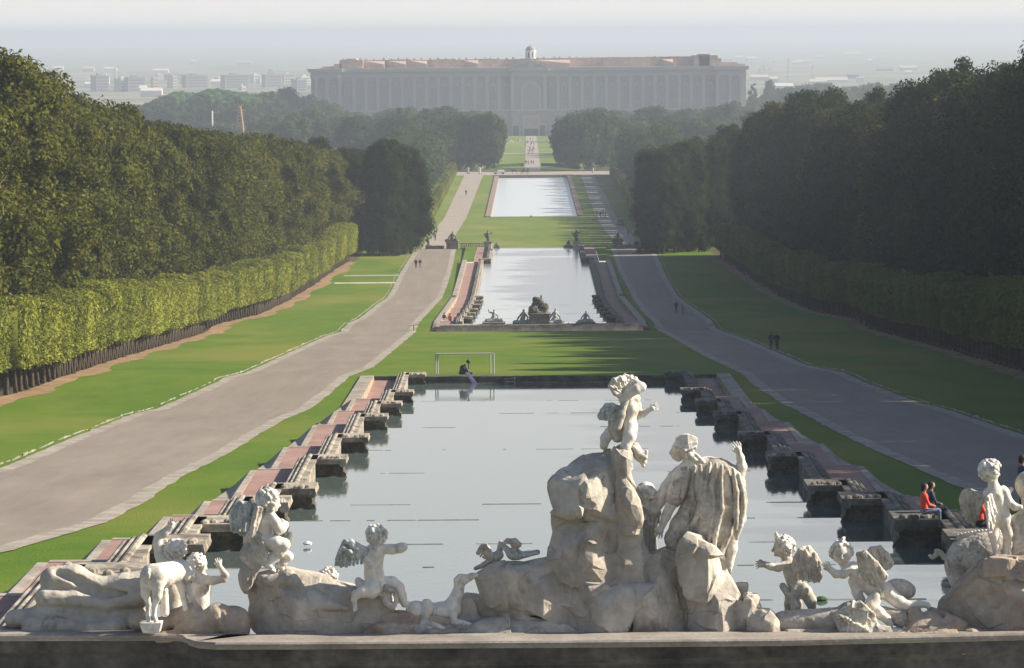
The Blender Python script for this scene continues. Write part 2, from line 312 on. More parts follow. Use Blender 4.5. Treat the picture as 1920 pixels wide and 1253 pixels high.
# ------------------------------------------------------------------ sculpting: signed distance fields meshed on a grid
_lat = np.random.default_rng(3).random((32, 32, 32)).astype(np.float32)
def vnoise(P, sc, seed=0):
    Q = P / sc + seed * 7.31; i = np.floor(Q).astype(int); f = Q - i; f = f * f * (3 - 2 * f); i %= 32; j = (i + 1) % 32
    x0, y0, z0 = i.T; x1, y1, z1 = j.T; a, b, c = f.T
    L = _lat
    return ((L[x0,y0,z0]*(1-a)+L[x1,y0,z0]*a)*(1-b)+(L[x0,y1,z0]*(1-a)+L[x1,y1,z0]*a)*b)*(1-c)+((L[x0,y0,z1]*(1-a)+L[x1,y0,z1]*a)*(1-b)+(L[x0,y1,z1]*(1-a)+L[x1,y1,z1]*a)*b)*c - 0.5
def hull(pts):
    pts = sorted(set(tuple(map(float, p)) for p in pts)); H = []
    for seq in (pts, pts[::-1]):
        L = []
        for p in seq:
            while len(L) >= 2 and (L[-1][0] - L[-2][0]) * (p[1] - L[-2][1]) - (L[-1][1] - L[-2][1]) * (p[0] - L[-2][0]) <= 0: L.pop()
            L.append(p)
        H += L[:-1]
    return np.array(H)
def facet(me, ratio, angle=28):
    """chiselled look: reduce the surface to flat facets with crisp edges"""
    o = bpy.data.objects.new('tmp', me); COL.objects.link(o); d = o.modifiers.new('d', 'DECIMATE'); d.ratio = ratio
    dg = bpy.context.evaluated_depsgraph_get(); dg.update(); m2 = bpy.data.meshes.new_from_object(o.evaluated_get(dg)); bpy.data.objects.remove(o); bpy.data.meshes.remove(me)
    b = bmesh.new(); b.from_mesh(m2)
    for _ in range(1): bmesh.ops.subdivide_edges(b, edges=b.edges, cuts=1, use_grid_fill=True)
    for _ in range(1): bmesh.ops.smooth_vert(b, verts=b.verts, factor=0.12, use_axis_x=True, use_axis_y=True, use_axis_z=True)
    for f in b.faces: f.smooth = False
    b.to_mesh(m2); b.free(); return m2
class Sculpt:
    """coordinates: u right, v down (photo pixels, or any unit), w away from the viewer"""
    def __init__(s, lo, hi, res):
        s.lo = np.array(lo, float); s.res = res; s.n = np.ceil((np.array(hi, float) - s.lo) / res).astype(int) + 1
        s.F = np.full(s.n, 1e3, np.float32)
        s.ax = [s.lo[k] + np.arange(s.n[k]) * res for k in range(3)]
    def _sl(s, lo, hi, m):
        a = np.maximum(np.floor((np.array(lo) - m - s.lo) / s.res).astype(int), 0); b = np.minimum(np.ceil((np.array(hi) + m - s.lo) / s.res).astype(int) + 1, s.n)
        if (b <= a).any(): return None, None
        sl = tuple(slice(a[k], b[k]) for k in range(3))
        return sl, np.meshgrid(*[s.ax[k][sl[k]].astype(np.float32) for k in range(3)], indexing='ij')
    def _mix(s, sl, d, k, cut=False):
        A = s.F[sl]
        if cut: A = -A
        if k > 0:
            h = np.clip(0.5 + 0.5 * (A - d) / k, 0, 1) if True else 0
            R = A * (1 - h) + d * h - k * h * (1 - h)
        else: R = np.minimum(A, d)
        s.F[sl] = -R if cut else R
    def cap(s, a, b, ra, rb=None, k=3.0, fl=(1, 1, 1), cut=False):
        rb = ra if rb is None else rb; a = np.array(a, float); b = np.array(b, float); R = max(ra, rb)
        sl, g = s._sl(np.minimum(a, b), np.maximum(a, b), (R + k + 2 * s.res) / min(fl))
        if sl is None: return s
        f = np.array(fl, float); ba = (b - a) * f; L2 = (ba ** 2).sum() + 1e-9
        p = [(g[i] - a[i]) * f[i] for i in range(3)]
        t = np.clip((p[0] * ba[0] + p[1] * ba[1] + p[2] * ba[2]) / L2, 0, 1)
        d = np.sqrt(sum((p[i] - ba[i] * t) ** 2 for i in range(3))) - (ra + (rb - ra) * t)
        s._mix(sl, d, k, cut); return s
    def path(s, pts, k=3.0, fl=(1, 1, 1), cut=False):
        for p, q in zip(pts[:-1], pts[1:]): s.cap(p[:3], q[:3], p[3], q[3], k, fl, cut)
        return s
    def ell(s, c, r, rot=0.0, k=3.0, cut=False):
        """ellipsoid, rotated by rot degrees in the u-v plane"""
        r = np.array(r, float) if hasattr(r, '__len__') else np.array([r] * 3, float); R = r.max()
        sl, g = s._sl(np.array(c) - R, np.array(c) + R, k + 2 * s.res)
        if sl is None: return s
        a, b = math.cos(math.radians(rot)), math.sin(math.radians(rot))
        x, y, z = g[0] - c[0], g[1] - c[1], g[2] - c[2]
        x, y = x * a + y * b, -x * b + y * a
        q = np.sqrt((x / r[0]) ** 2 + (y / r[1]) ** 2 + (z / r[2]) ** 2) + 1e-6
        q2 = np.sqrt((x / r[0] ** 2) ** 2 + (y / r[1] ** 2) ** 2 + (z / r[2] ** 2) ** 2) + 1e-6
        s._mix(sl, q * (q - 1) / q2, k, cut); return s
    def block(s, poly, w0, w1, planes=(), k=3.0, bev=5.0, slope=0.0):
        """convex chiselled block: outline polygon in u-v, depth w0..w1, extra front facets (u0, v0, w0, a, b)"""
        P = hull(poly); ar = sum(P[i][0] * P[(i + 1) % len(P)][1] - P[(i + 1) % len(P)][0] * P[i][1] for i in range(len(P)))
        if ar < 0: P = P[::-1]
        sl, g = s._sl([P[:, 0].min(), P[:, 1].min(), w0], [P[:, 0].max(), P[:, 1].max(), w1], k + 2 * s.res)
        d = None
        def sm(a, b):
            h = np.clip(0.5 + 0.5 * (a - b) / bev, 0, 1); return b * (1 - h) + a * h + bev * h * (1 - h)
        L = []
        for i in range(len(P)):
            e = P[(i + 1) % len(P)] - P[i]; e /= np.linalg.norm(e) + 1e-9
            nn = (e[1], -e[0]); L.append((g[0] - P[i][0]) * nn[0] + (g[1] - P[i][1]) * nn[1] + slope * (g[2] - w0) - 1.0 - bev * 0.45)
        L.append(w0 - g[2]); L.append(g[2] - w1)
        for (u0, v0, ww, a, b) in planes:
            L.append((ww + a * (g[0] - u0) + b * (g[1] - v0) - g[2]) / math.sqrt(1 + a * a + b * b))
        for x in L: d = x if d is None else sm(d, x)
        s._mix(sl, d, k); return s
    def curls(s, c, r, n, rc, seed, face=None, fcos=0.35, low=None, k=1.2):
        """a head of curls: small bumps over an ellipsoid, left off towards the face"""
        g = np.random.default_rng(seed)
        for i in range(n):
            z = 1 - 2 * (i + 0.5) / n; a = i * 2.39996 + g.random() * 0.5; q = math.sqrt(1 - z * z); d = np.array([q * math.cos(a), z, q * math.sin(a)])
            if face is not None and d.dot(np.array(face) / np.linalg.norm(face)) > fcos: continue
            if low is not None and d[1] > low: continue
            s.ell(np.array(c) + d * np.array(r) * (0.95 + 0.12 * g.random()), rc * (0.75 + 0.5 * g.random()), k=k)
        return s
    def mesh(s, name, m, D, anc=None, smooth=True, rough=0.0, rsc=4.0, unit=False, cell=None):
        gr = openvdb.FloatGrid(1e3); gr.copyFromArray(np.ascontiguousarray(s.F))
        pts, tris, quads = gr.convertToPolygons(isovalue=0.0, adaptivity=0.0)
        pts = np.array(pts, float) * s.res + s.lo
        quads = np.array(quads).reshape(-1, 4)
        if rough > 0:
            nrm = np.zeros_like(pts); a = pts[quads[:, 0]]; fn = np.cross(pts[quads[:, 1]] - a, pts[quads[:, 2]] - a)
            for q in range(4): np.add.at(nrm, quads[:, q], fn)
            nrm /= np.linalg.norm(nrm, axis=1)[:, None] + 1e-9
            n_ = vnoise(pts, rsc, 1) + 0.5 * vnoise(pts, rsc / 2.1, 2) + 0.3 * vnoise(pts, rsc / 4.3, 3)
            pts = pts + nrm * (n_ * rough)[:, None]
            if cell:
                # broken rock: every cell of the surface is sheared along its own plane, leaving ledges between cells
                size, amp = cell; g = np.random.default_rng(int(size * 10) + len(pts) % 97)
                lo_, hi_ = pts.min(0), pts.max(0); k = int(np.prod((hi_ - lo_) / size + 1)); C = lo_ + g.random((k, 3)) * (hi_ - lo_); T = g.normal(size=(k, 3)) * [1, .8, .6]; T /= np.linalg.norm(T, axis=1)[:, None]
                O = g.uniform(-.35, .35, k); out = np.zeros(len(pts)); q_ = pts + np.stack([vnoise(pts, size * .8, 7), vnoise(pts, size * .8, 8), vnoise(pts, size * .8, 9)], 1) * size * .5
                for a_ in range(0, len(pts), 4000):
                    d_ = np.linalg.norm((q_[a_:a_ + 4000, None, :] - C[None]) * [1, 1.15, 1], axis=2); i_ = d_.argmin(1)
                    out[a_:a_ + 4000] = ((pts[a_:a_ + 4000] - C[i_]) * T[i_]).sum(1) / size + O[i_]
                pts = pts + nrm * (np.clip(out, -1, 1) * amp)[:, None]
        if unit: W = np.stack([pts[:, 0], pts[:, 2], -pts[:, 1]], 1)
        else:
            u, v = anc; base = atd(u, v, D); sc = D / F
            W = np.stack([base[0] + (pts[:, 0] - u) * sc, D + pts[:, 2] * sc, base[2] - (pts[:, 1] - v) * sc], 1)
        a = W[quads[:, 0]]; c0 = W.mean(0)
        vol = np.einsum('ij,ij->', a - c0, np.cross(W[quads[:, 1]] - a, W[quads[:, 2]] - a))
        if vol < 0: quads = quads[:, ::-1].copy()
        return mesh(name, W, quads, m, smooth)
# ------------------------------------------------------------------ the setting: ground, pools, terraces, roads
HOLES = [(-13.7, 13.7, 78, 378), (-12.8, 12.8, 585, 928), (-11.6, 11.6, 1260, 1612)]
def build_ground():
    xs = sorted(set([-9000, -4000, -1500, -600, -300, -150, -100, -80, -60, -50, -40, -30, -22, -17, 0, 17, 22, 30, 40, 50, 60, 80, 100, 150, 300, 600, 1500, 4000, 9000] + [h[0] for h in HOLES] + [h[1] for h in HOLES]))
    ys = sorted(set([p[0] for p in PROF] + [h[2] for h in HOLES] + [h[3] for h in HOLES] + list(range(50, 1000, 25)) + [1050, 1150, 1400, 2000, 2300, 9000, 17000]))
    V = [(x, y, G(y)) for y in ys for x in xs]; nx = len(xs); Fc = []
    for j in range(len(ys) - 1):
        for i in range(nx - 1):
            cx, cy = (xs[i] + xs[i + 1]) / 2, (ys[j] + ys[j + 1]) / 2
            if any(a < cx < b and c < cy < d for a, b, c, d in HOLES): continue
            Fc.append((j * nx + i, j * nx + i + 1, (j + 1) * nx + i + 1, (j + 1) * nx + i))
    m = bpy.data.materials.new('ground'); MATS['ground'] = m; m.use_nodes = True
    n = m.node_tree; L = n.links; bs = n.nodes['Principled BSDF']; bs.inputs['Roughness'].default_value = 0.95; bs.inputs['Specular IOR Level'].default_value = 0.1
    geo = n.nodes.new('ShaderNodeNewGeometry'); sx = n.nodes.new('ShaderNodeSeparateXYZ'); L.new(geo.outputs['Position'], sx.inputs[0])
    no = n.nodes.new('ShaderNodeTexNoise'); no.inputs['Scale'].default_value = 0.006; no.inputs['Detail'].default_value = 10; no.inputs['Roughness'].default_value = 0.7; L.new(geo.outputs['Position'], no.inputs['Vector'])
    cr = n.nodes.new('ShaderNodeValToRGB'); e = cr.color_ramp.elements; e[0].position = 0.40; e[0].color = (0.05, 0.08, 0.03, 1); e[1].position = 0.62; e[1].color = (0.30, 0.26, 0.18, 1)
    L.new(no.outputs['Fac'], cr.inputs[0])
    n2 = n.nodes.new('ShaderNodeTexNoise'); n2.inputs['Scale'].default_value = 0.4; n2.inputs['Detail'].default_value = 8; L.new(geo.outputs['Position'], n2.inputs['Vector'])
    c2 = n.nodes.new('ShaderNodeValToRGB'); e = c2.color_ramp.elements; e[0].position = 0.35; e[0].color = (0.06, 0.055, 0.03, 1); e[1].position = 0.65; e[1].color = (0.10, 0.10, 0.04, 1)
    L.new(n2.outputs['Fac'], c2.inputs[0])
    mr = n.nodes.new('ShaderNodeMapRange'); mr.inputs[1].default_value = 2650; mr.inputs[2].default_value = 2900; L.new(sx.outputs['Y'], mr.inputs[0])
    mx = n.nodes.new('ShaderNodeMix'); mx.data_type = 'RGBA'; L.new(mr.outputs[0], mx.inputs['Factor']); L.new(c2.outputs[0], mx.inputs['A']); L.new(cr.outputs[0], mx.inputs['B'])
    L.new(mx.outputs['Result'], bs.inputs['Base Color'])
    tag(link('ground', mesh('ground', V, Fc, 'ground')), kind='structure')
build_ground()

def interp(tab, d):
    return float(np.interp(d, [t[0] for t in tab], [t[1] for t in tab]))
def table(pix):
    P = sorted([ong(*p) for p in pix], key=lambda p: p[1]); return [(p[1], p[0]) for p in P]
def strip(name, fa, fb, y0, y1, off, m, step=4, kind='structure', wob=0.0, seed=0, tabs=None, uplift=0):
    """ground-hugging sheet between two side lines given as functions of depth"""
    pts = sorted(set([y0, y1] + [p[0] for p in PROF if y0 < p[0] < y1] + list(np.arange(y0 + step, y1 - step / 2, step))))
    g = np.random.default_rng(seed); V = []; Fc = []
    for y in pts:
        a, b = fa(y), fb(y)
        if wob: a += g.normal() * wob; b += g.normal() * wob
        for t in (0, 0.34, 0.67, 1): V.append((a + (b - a) * t, y, G(y) + off))
    for j in range(len(pts) - 1):
        for i in range(3): Fc.append((j * 4 + i, j * 4 + i + 1, (j + 1) * 4 + i + 1, (j + 1) * 4 + i))
    o = link(name, mesh(name, V, Fc, m)); return tag(o, kind=kind)

# road edges read on the photograph's ground
LO = table([(0,885),(60,862),(150,822),(260,778),(380,735),(470,700),(560,658),(620,630),(680,598),(715,570),(740,545),(752,518),(768,492),(781,471)])
LI = table([(0,1034),(150,990),(250,945),(330,893),(420,848),(520,788),(600,745),(690,690),(740,650),(775,617),(812,572),(832,540),(842,510),(850,472)])
RI = table([(1152,472),(1165,510),(1185,545),(1215,590),(1260,630),(1335,672),(1420,720),(1500,767),(1560,800),(1600,820),(1700,866),(1800,908),(1920,955)])
RO = table([(1228,480),(1245,520),(1272,562),(1330,605),(1400,640),(1500,685),(1620,722),(1750,765),(1920,822)])
LO2 = table([(783,468),(800,448),(835,405),(870,331)]); LI2 = table([(846,466),(852,445),(872,413),(905,331)])
RI2 = table([(1160,462),(1136,435),(1122,415),(1090,331)]); RO2 = table([(1212,470),(1190,448),(1160,412),(1115,331)])
def ext_tab(T, y, x): return sorted(T + [(y, x)])
LO = ext_tab(LO, 60, -52); LI = ext_tab(LI, 60, -26); RI = ext_tab(RI, 60, 24); RO = ext_tab(RO, 60, 50)
fLO, fLI, fRI, fRO = [(lambda y, T=T: interp(T, y)) for T in (LO, LI, RI, RO)]
fLO2, fLI2, fRI2, fRO2 = [(lambda y, T=T: interp(T, y)) for T in (LO2, LI2, RI2, RO2)]
HED = table([(0,748),(50,740),(130,712),(250,670),(400,622),(500,590),(560,560),(600,535),(640,505),(668,489)])
HED = ext_tab(HED, 120, HED[0][1] - 3)
fHED = lambda y: interp(HED, y)
HEND = max(p[0] for p in HED); print('hedge end', HEND, HED[:3], 'roads', LO[1], LI[1], RI[1], RO[1])

# lawns
strip('lawn', fHED, lambda y: -13.7, 62, 920, 0.02, 'grass', 12)
strip('lawn', lambda y: 13.7, lambda y: -fHED(y), 62, 920, 0.02, 'grass', 12)
strip('lawn', lambda y: -13.7, lambda y: 13.7, 378.4, 584.6, 0.02, 'grass', 12)
strip('lawn', lambda y: -30, lambda y: 30, 929, 1258, 0.02, 'grass_far', 20)
strip('lawn', lambda y: -30, lambda y: -11.9, 1258, 1625, 0.02, 'grass_far', 30)
strip('lawn', lambda y: 11.9, lambda y: 30, 1258, 1625, 0.02, 'grass_far', 30)
strip('lawn', lambda y: -19, lambda y: 19, 1700, 2692, 0.02, 'grass_far', 40)
# roads
strip('road', fLO, fLI, 62, 925, 0.05, 'road', 4, wob=0.04, seed=1)
strip('road', fRI, fRO, 62, 925, 0.05, 'road', 4, wob=0.04, seed=2)
strip('road', fLO2, fLI2, 927, 1640, 0.05, 'gravel_pale', 10)
strip('road', fRI2, fRO2, 927, 1640, 0.05, 'gravel_pale', 10)
strip('road', lambda y: -60, lambda y: 60, 1632, 1690, 0.06, 'gravel_pale', 20)
strip('path', lambda y: -2.9, lambda y: 2.9, 1699, 2692, 0.05, 'gravel_pale', 30)
strip('path', lambda y: -18.5, lambda y: 18.5, 2440, 2475, 0.04, 'gravel_pale', 8)
strip('path', lambda y: -18.5, lambda y: 18.5, 2075, 2100, 0.04, 'gravel_pale', 8)
# paved edge bands of the roads and low white kerbs
for f0, s in ((fLO, -1), (fLI, 1), (fRI, -1), (fRO, 1)):
    strip('path', (lambda y, f0=f0: f0(y) - 0.45), (lambda y, f0=f0: f0(y) + 0.45), 62, 924, 0.056, 'kerb_stone', 3, wob=0.05, seed=int(5 + s))
def kerb(f0, off, y0, y1, label, w=0.09, h=0.13, seed=0):
    g = np.random.default_rng(seed); mb = MB(); y = y0
    while y < y1:
        L = 1.6; x = f0(y) + off + g.normal() * 0.05; x2 = f0(y + L) + off
        if g.random() > 0.05:
            a = math.atan2(x2 - x, L); mb.box(x - w, x + w, y, y + L - 0.06, G(y + 1) - 0.08, G(y + 1) + h + g.normal() * 0.03, rz=-a)
        y += L
    tag(mb.build('kerb', 'kerb_pale'), label, 'kerb')
kerb(fLO, -0.95, 150, 900, 'low broken pale kerb along the outer edge of the sunlit road', 0.05, 0.05, 1)
kerb(fRO, 0.95, 150, 900, 'low pale kerb along the outer edge of the shaded road', 0.05, 0.05, 2)
# worn dirt at the foot of the hedges
fD0 = lambda y: fHED(y) - 5; 
strip('path', lambda y: fHED(y) - 1.0, lambda y: fHED(y) + 0.9 + 0.5 * math.sin(y * 0.13), 120, HEND - 6, 0.034, 'path_dirt', 3, wob=0.2, seed=3)
strip('path', lambda y: -fHED(y) - 1.5, lambda y: -fHED(y) + 1.0, 120, HEND - 6, 0.034, 'path_dirt', 3, wob=0.2, seed=4)
strip('path', lambda y: fHED(y) + 2, lambda y: fLO(y) + 0.4, 812, 817, 0.038, 'kerb_stone', 2)
strip('path', lambda y: fHED(y) + 2, lambda y: fLO(y) + 0.4, 786, 789, 0.038, 'white_kerb', 2)
# leaf litter beyond the hedges
strip('undergrowth', lambda y: fHED(y) - 26, lambda y: fHED(y) - 1.2, 120, 920, 0.03, 'litter', 20)
strip('undergrowth', lambda y: -fHED(y) + 1.2, lambda y: -fHED(y) + 26, 120, 920, 0.03, 'litter', 20)

# --- first pool: a chain of level basins; (far lip depth, water drop below the camera)
P1 = [(79.8, 12.3), (102, 12.3), (122, 13.8), (140.5, 15.2), (164, 16.9), (184.5, 18.4), (215, 20.0), (244, 21.5), (277, 23.1), (307, 24.7), (338, 26.3), (377.4, 27.9)]
def sheet(name, x0, x1, y0, y1, z, m):
    n = 6; V = [(x0 + (x1 - x0) * i / n, y, z) for y in (y0, y1) for i in range(n + 1)]
    return tag(link(name, mesh(name, V, [(i, i + 1, n + 2 + i, n + 1 + i) for i in range(n)], m)), kind='structure')
def moulding(x, s, z, y0, y1, base):
    """running parapet: three rounded mouldings on a sloping cap; s is the outward side"""
    pr = [(0.0, base), (0.0, -0.10), (-0.06, -0.09), (-0.06, 0.0), (0.22, 0.0), (0.26, 0.05), (0.34, 0.07), (0.42, 0.04), (0.45, -0.06), (0.50, -0.02), (0.58, 0.0), (0.65, -0.04),
          (0.68, -0.14), (0.73, -0.10), (0.81, -0.09), (0.88, -0.14), (0.92, -0.26), (0.92, base)]
    return [(o * s, h) for o, h in pr], [(x, y0, z, 1, 0), (x, y1, z, 1, 0)]
def pier(mbc, mbw, x, s, z, y0, y1, wid, zb):
    """stone pier projecting into the pool: x inner face, s outward; cap, hollow neck, body"""
    X = lambda o: x + s * o
    def bx(mb, o0, o1, a, b, c, d): mb.box(min(X(o0), X(o1)), max(X(o0), X(o1)), a, b, c, d)
    bx(mbc, -0.08, wid, y0 - 0.12, y1, z - 0.10, z)
    bx(mbc, 0.0, wid, y0 - 0.05, y1, z - 0.24, z - 0.101)
    pr = [(0.0, -0.241), (0.05, -0.36), (0.16, -0.50), (0.20, -0.66), (0.14, -0.78), (0.0, -0.86), (-0.04, -0.92), (-0.04, zb - z), (1.2, zb - z), (1.2, -0.241)]
    V = [(X(o), y0 + d, z + h) for o in (0.06, wid - 0.05) for d, h in pr]; n = len(pr)
    mbw.add(V, [(i, (i + 1) % n, n + (i + 1) % n, n + i) for i in range(n)] + [tuple(range(n)), tuple(range(2 * n - 1, n - 1, -1))])
    bx(mbw, 0.06, wid - 0.05, y0 + 1.21, y1 - 0.1, zb, z - 0.241)
    # scroll at the inner end
    mbc.tube([(X(0.06), y0 - 0.10, z - 0.20), (X(0.06), y1, z - 0.20)], 0.17, 12)
    mbw.tube([(X(0.05), y0 + 0.02, z - 0.72), (X(0.05), y0 + 1.0, z - 0.72)], 0.13, 10)
    g = random.Random(int(y0 * 7 + s))
    for k in range(7):
        o = 0.1 + g.random() * (wid - 0.4); mbc.lathe([(0, 0), (0.13, 0.01), (0.11, 0.09), (0.03, 0.13), (0, 0.13)], (X(o), y0 + g.random() * 0.5, z - 0.01), 7)
def cascade(levels, W, px0, tx0, tx1, kx, side_names, water_lbl, bot=2.2):
    n = len(levels)
    for i in range(1, n):
        (ya, _), (yb, h) = levels[i - 1], levels[i]; zw = 59 - h
        Wd = px0 + 0.3 if i < n else W
        sheet('water', -Wd, Wd, ya + 0.02, yb, zw, 'water' if W > 9 else 'water_rippled')
        for s, side in ((-1, side_names[0]), (1, side_names[1])):
            zt = zw + 0.82
            x = s * px0
            mc, mw = MB(), MB()
            pr, pa = moulding(x, s, zt, ya + 0.01, yb + 0.6, -3.6); mc.ext(pr, pa)
            if i < n - 1 or True: pier(mc, mw, s * W, s, zt, yb - 1.5, yb + 1.0, px0 - W + 0.25, zw - bot)
            num = ORD[i - 1]
            e = empty('pool_parapet', (x, (ya + yb) / 2, zt), '%s moulded parapet from the front on the %s' % (num, side), 'parapet', 'stepped parapets beside the ' + water_lbl)
            mc.build('coping', 'coping_stone' if s < 0 else 'coping_shaded', e, world=True); mw.build('pier_body', 'wet_stone', e, world=True)
            # flat brick terrace with a pale front edge, plastered ramp wall and sloping kerb
            xa, xb = sorted((s * tx0, s * tx1))
            zt2 = zw + 0.2
            mb = MB(); mb.box(xa, xb, ya + 0.01, yb, zt2 - 2.5, zt2); mb.mi = 1; mb.box(xa, xb, yb + 0.001, yb + 0.45, zt2 - 2.5, zt2 + 0.02)
            tag(mb.build('terrace', ['brick_pink', 'kerb_stone']), kind='structure')
            mb = MB(); xk = sorted((s * tx1 + s * 0.002, s * kx)); m_ = s * (tx1 + 0.28)
            V = []
            ym = (ya + yb) / 2
            for y in (ya, ym, yb):
                gz = G(y) + 0.14
                V += [(s * tx1, y, zt2 - 1.0), (s * tx1, y, max(gz - 0.02, zt2)), (m_, y, max(gz, zt2 + 0.01)), (s * kx, y, gz), (s * kx, y, gz - 0.6)]
            mb.mi = 0; mb.add(V, [(0, 1, 6, 5), (5, 6, 11, 10)]); mb.mi = 1; mb.add(V, [(1, 2, 7, 6), (2, 3, 8, 7), (3, 4, 9, 8), (6, 7, 12, 11), (7, 8, 13, 12), (8, 9, 14, 13), (0, 1, 2, 3, 4), (10, 11, 12, 13, 14)])
            tag(mb.build('kerb_ramp', ['plaster_ramp', 'kerb_stone']), kind='structure')
        if i < n - 1:
            mb = MB(); g = random.Random(i * 3 + int(W)); 
            mb.box(-W - 0.5, W + 0.5, yb + 0.003, yb + 0.5, zw - bot, zw - 0.06)
            x = -W
            while x < W:
                L = 0.15 + g.random() ** 2 * 2.2
                if g.random() < 0.42: mb.box(x, min(x + L, W), yb - 0.03 + g.random() * 0.02, yb + 0.25, zw - 0.3, zw + 0.001 + 0.005 * g.random() ** 2)
                x += L + g.random() * 0.5
            tag(mb.build('weir_lip', 'weir_stone'), '%s dark weir lip from the front crossing the %s' % (ORD[i - 1], water_lbl), 'weir', 'weirs of the ' + water_lbl)
cascade(P1, 9.6, 10.9, 11.8, 13.65, 14.7, ('sunlit bank of the near cascade', 'shaded bank of the near cascade'), 'near cascade pool')
# end wall of the first pool with a small spout box
mb = MB(); z = G(378); zw = 59 - 27.9
mb.box(-11.4, 11.4, 377.42, 378.3, zw - 2, z - 0.22); mb.box(-14.6, -11.51, 377.9, 378.35, zw - 2, z + 0.04); mb.box(11.51, 14.6, 377.9, 378.35, zw - 2, z + 0.04)
mb.mi = 1; mb.box(-11.5, 11.5, 377.25, 378.4, z - 0.219, z + 0.03)
e = empty('pool_end_wall', (0, 378, z), 'dark wet stone wall closing the far end of the near pool', 'wall')
mb.build('wall_face', ['wet_stone', 'wet_stone'], e, world=True)
mb = MB(); a = atd(945, 735, 376.9); b = atd(966, 710, 376.9)
mb.box(a[0], b[0], 376.3, 377.2, zw - 1, b[2]); mb.mi = 1; mb.box(a[0] + 0.1, b[0] - 0.12, 376.27, 376.29, zw + 0.1, b[2] - 0.15); mb.box(b[0] - 0.1, b[0] + 0.02, 376.2, 377.2, zw - 1, b[2] + 0.06)
tag(mb.build('spout_box', ['wet_stone', 'coping_stone']), 'small square stone spout box before the far end wall of the near pool', 'stone box')

# --- second pool
P2 = [(589, 36.7), (600, 36.7), (629, 37.95), (656, 39.0), (688, 40.2), (714, 41.1), (736, 41.7)]
for i in range(len(P2)): pass
cascade(P2, 8.5, 9.6, 10.7, 12.6, 13.4, ('sunlit bank of the middle cascade', 'shaded bank of the middle cascade'), 'middle cascade pool', 1.6)
zw = 59 - 42.0
sheet('water', -9.7, 9.7, 737.1, 924.5, zw, 'water_rippled')
for s, side in ((-1, 'sunlit'), (1, 'shaded')):
    mc, mw = MB(), MB()
    pr, pa = moulding(s * 9.6, s, zw + 0.8, 737.1, 862, -3); mc.ext(pr, pa)
    pr, pa = moulding(s * 8.3, s, zw + 0.85, 862, 924, -3); mc.ext(pr, pa)
    pier(mc, mw, s * 8.3, s, zw + 0.9, 861, 863.5, 2.2, zw - 1)
    e = empty('pool_parapet', (s * 9.6, 830, zw + 0.8), 'long straight stone parapet on the %s side of the middle pool' % side, 'parapet')
    mc.build('coping', 'coping_stone' if s < 0 else 'coping_shaded', e, world=True); mw.build('pier_body', 'wet_stone', e, world=True)
    xa, xb = sorted((s * 10.7, s * 12.6)); mb = MB(); mb.box(xa, xb, 737.1, 861, zw - 2, zw + 0.2)
    mb.box(min(s * 9.3, s * 11.4), max(s * 9.3, s * 11.4), 863.6, 924, zw - 2, zw + 0.22)
    tag(mb.build('terrace', 'brick_pink'), kind='structure')
    mb = MB(); x0, x1 = sorted((s * 12.61, s * 13.4)); mb.box(x0, x1, 737.1, 862, zw - 1, zw + 0.75)
    tag(mb.build('kerb_ramp', 'kerb_stone'), kind='structure')
    x0, x1 = sorted((s * 11.42, s * 13.6)); sheet('lawn', x0, x1, 863, 925, zw + 0.3, 'grass')
# near wall of the second pool
mb = MB(); z0 = G(588); ztop = 59 - 36.15
mb.box(-12.2, 12.2, 586.0, 588.2, z0 - 0.6, ztop - 0.2); mb.mi = 1; mb.box(-12.4, 12.4, 585.8, 588.4, ztop - 0.199, ztop)
e = empty('pool_front_wall', (0, 587, z0), 'dark stone wall below the sculpture groups at the head of the middle pool', 'wall')
mb.build('wall_face', ['balustrade_stone', 'coping_stone'], e, world=True)
# --- third pool
zw = 59 - 49.55
sheet('water', -11.6, 11.6, 1260, 1612, zw + 0.05, 'water_wind')
mb = MB()
for s in (-1, 1):
    x0, x1 = sorted((s * 11.62, s * 13.0)); mb.box(x0, x1, 1259, 1613, 9.0, G(1300) + 0.25)
mb.box(-13.5, 13.5, 1258.2, 1259.9, 8.5, G(1260) + 0.1); mb.box(-13.5, 13.5, 1612.1, 1614.5, 8.5, G(1612) + 0.5)
tag(mb.build('pool_kerb', 'kerb_pink'), 'low reddish stone kerb framing the distant rectangular pool', 'kerb')

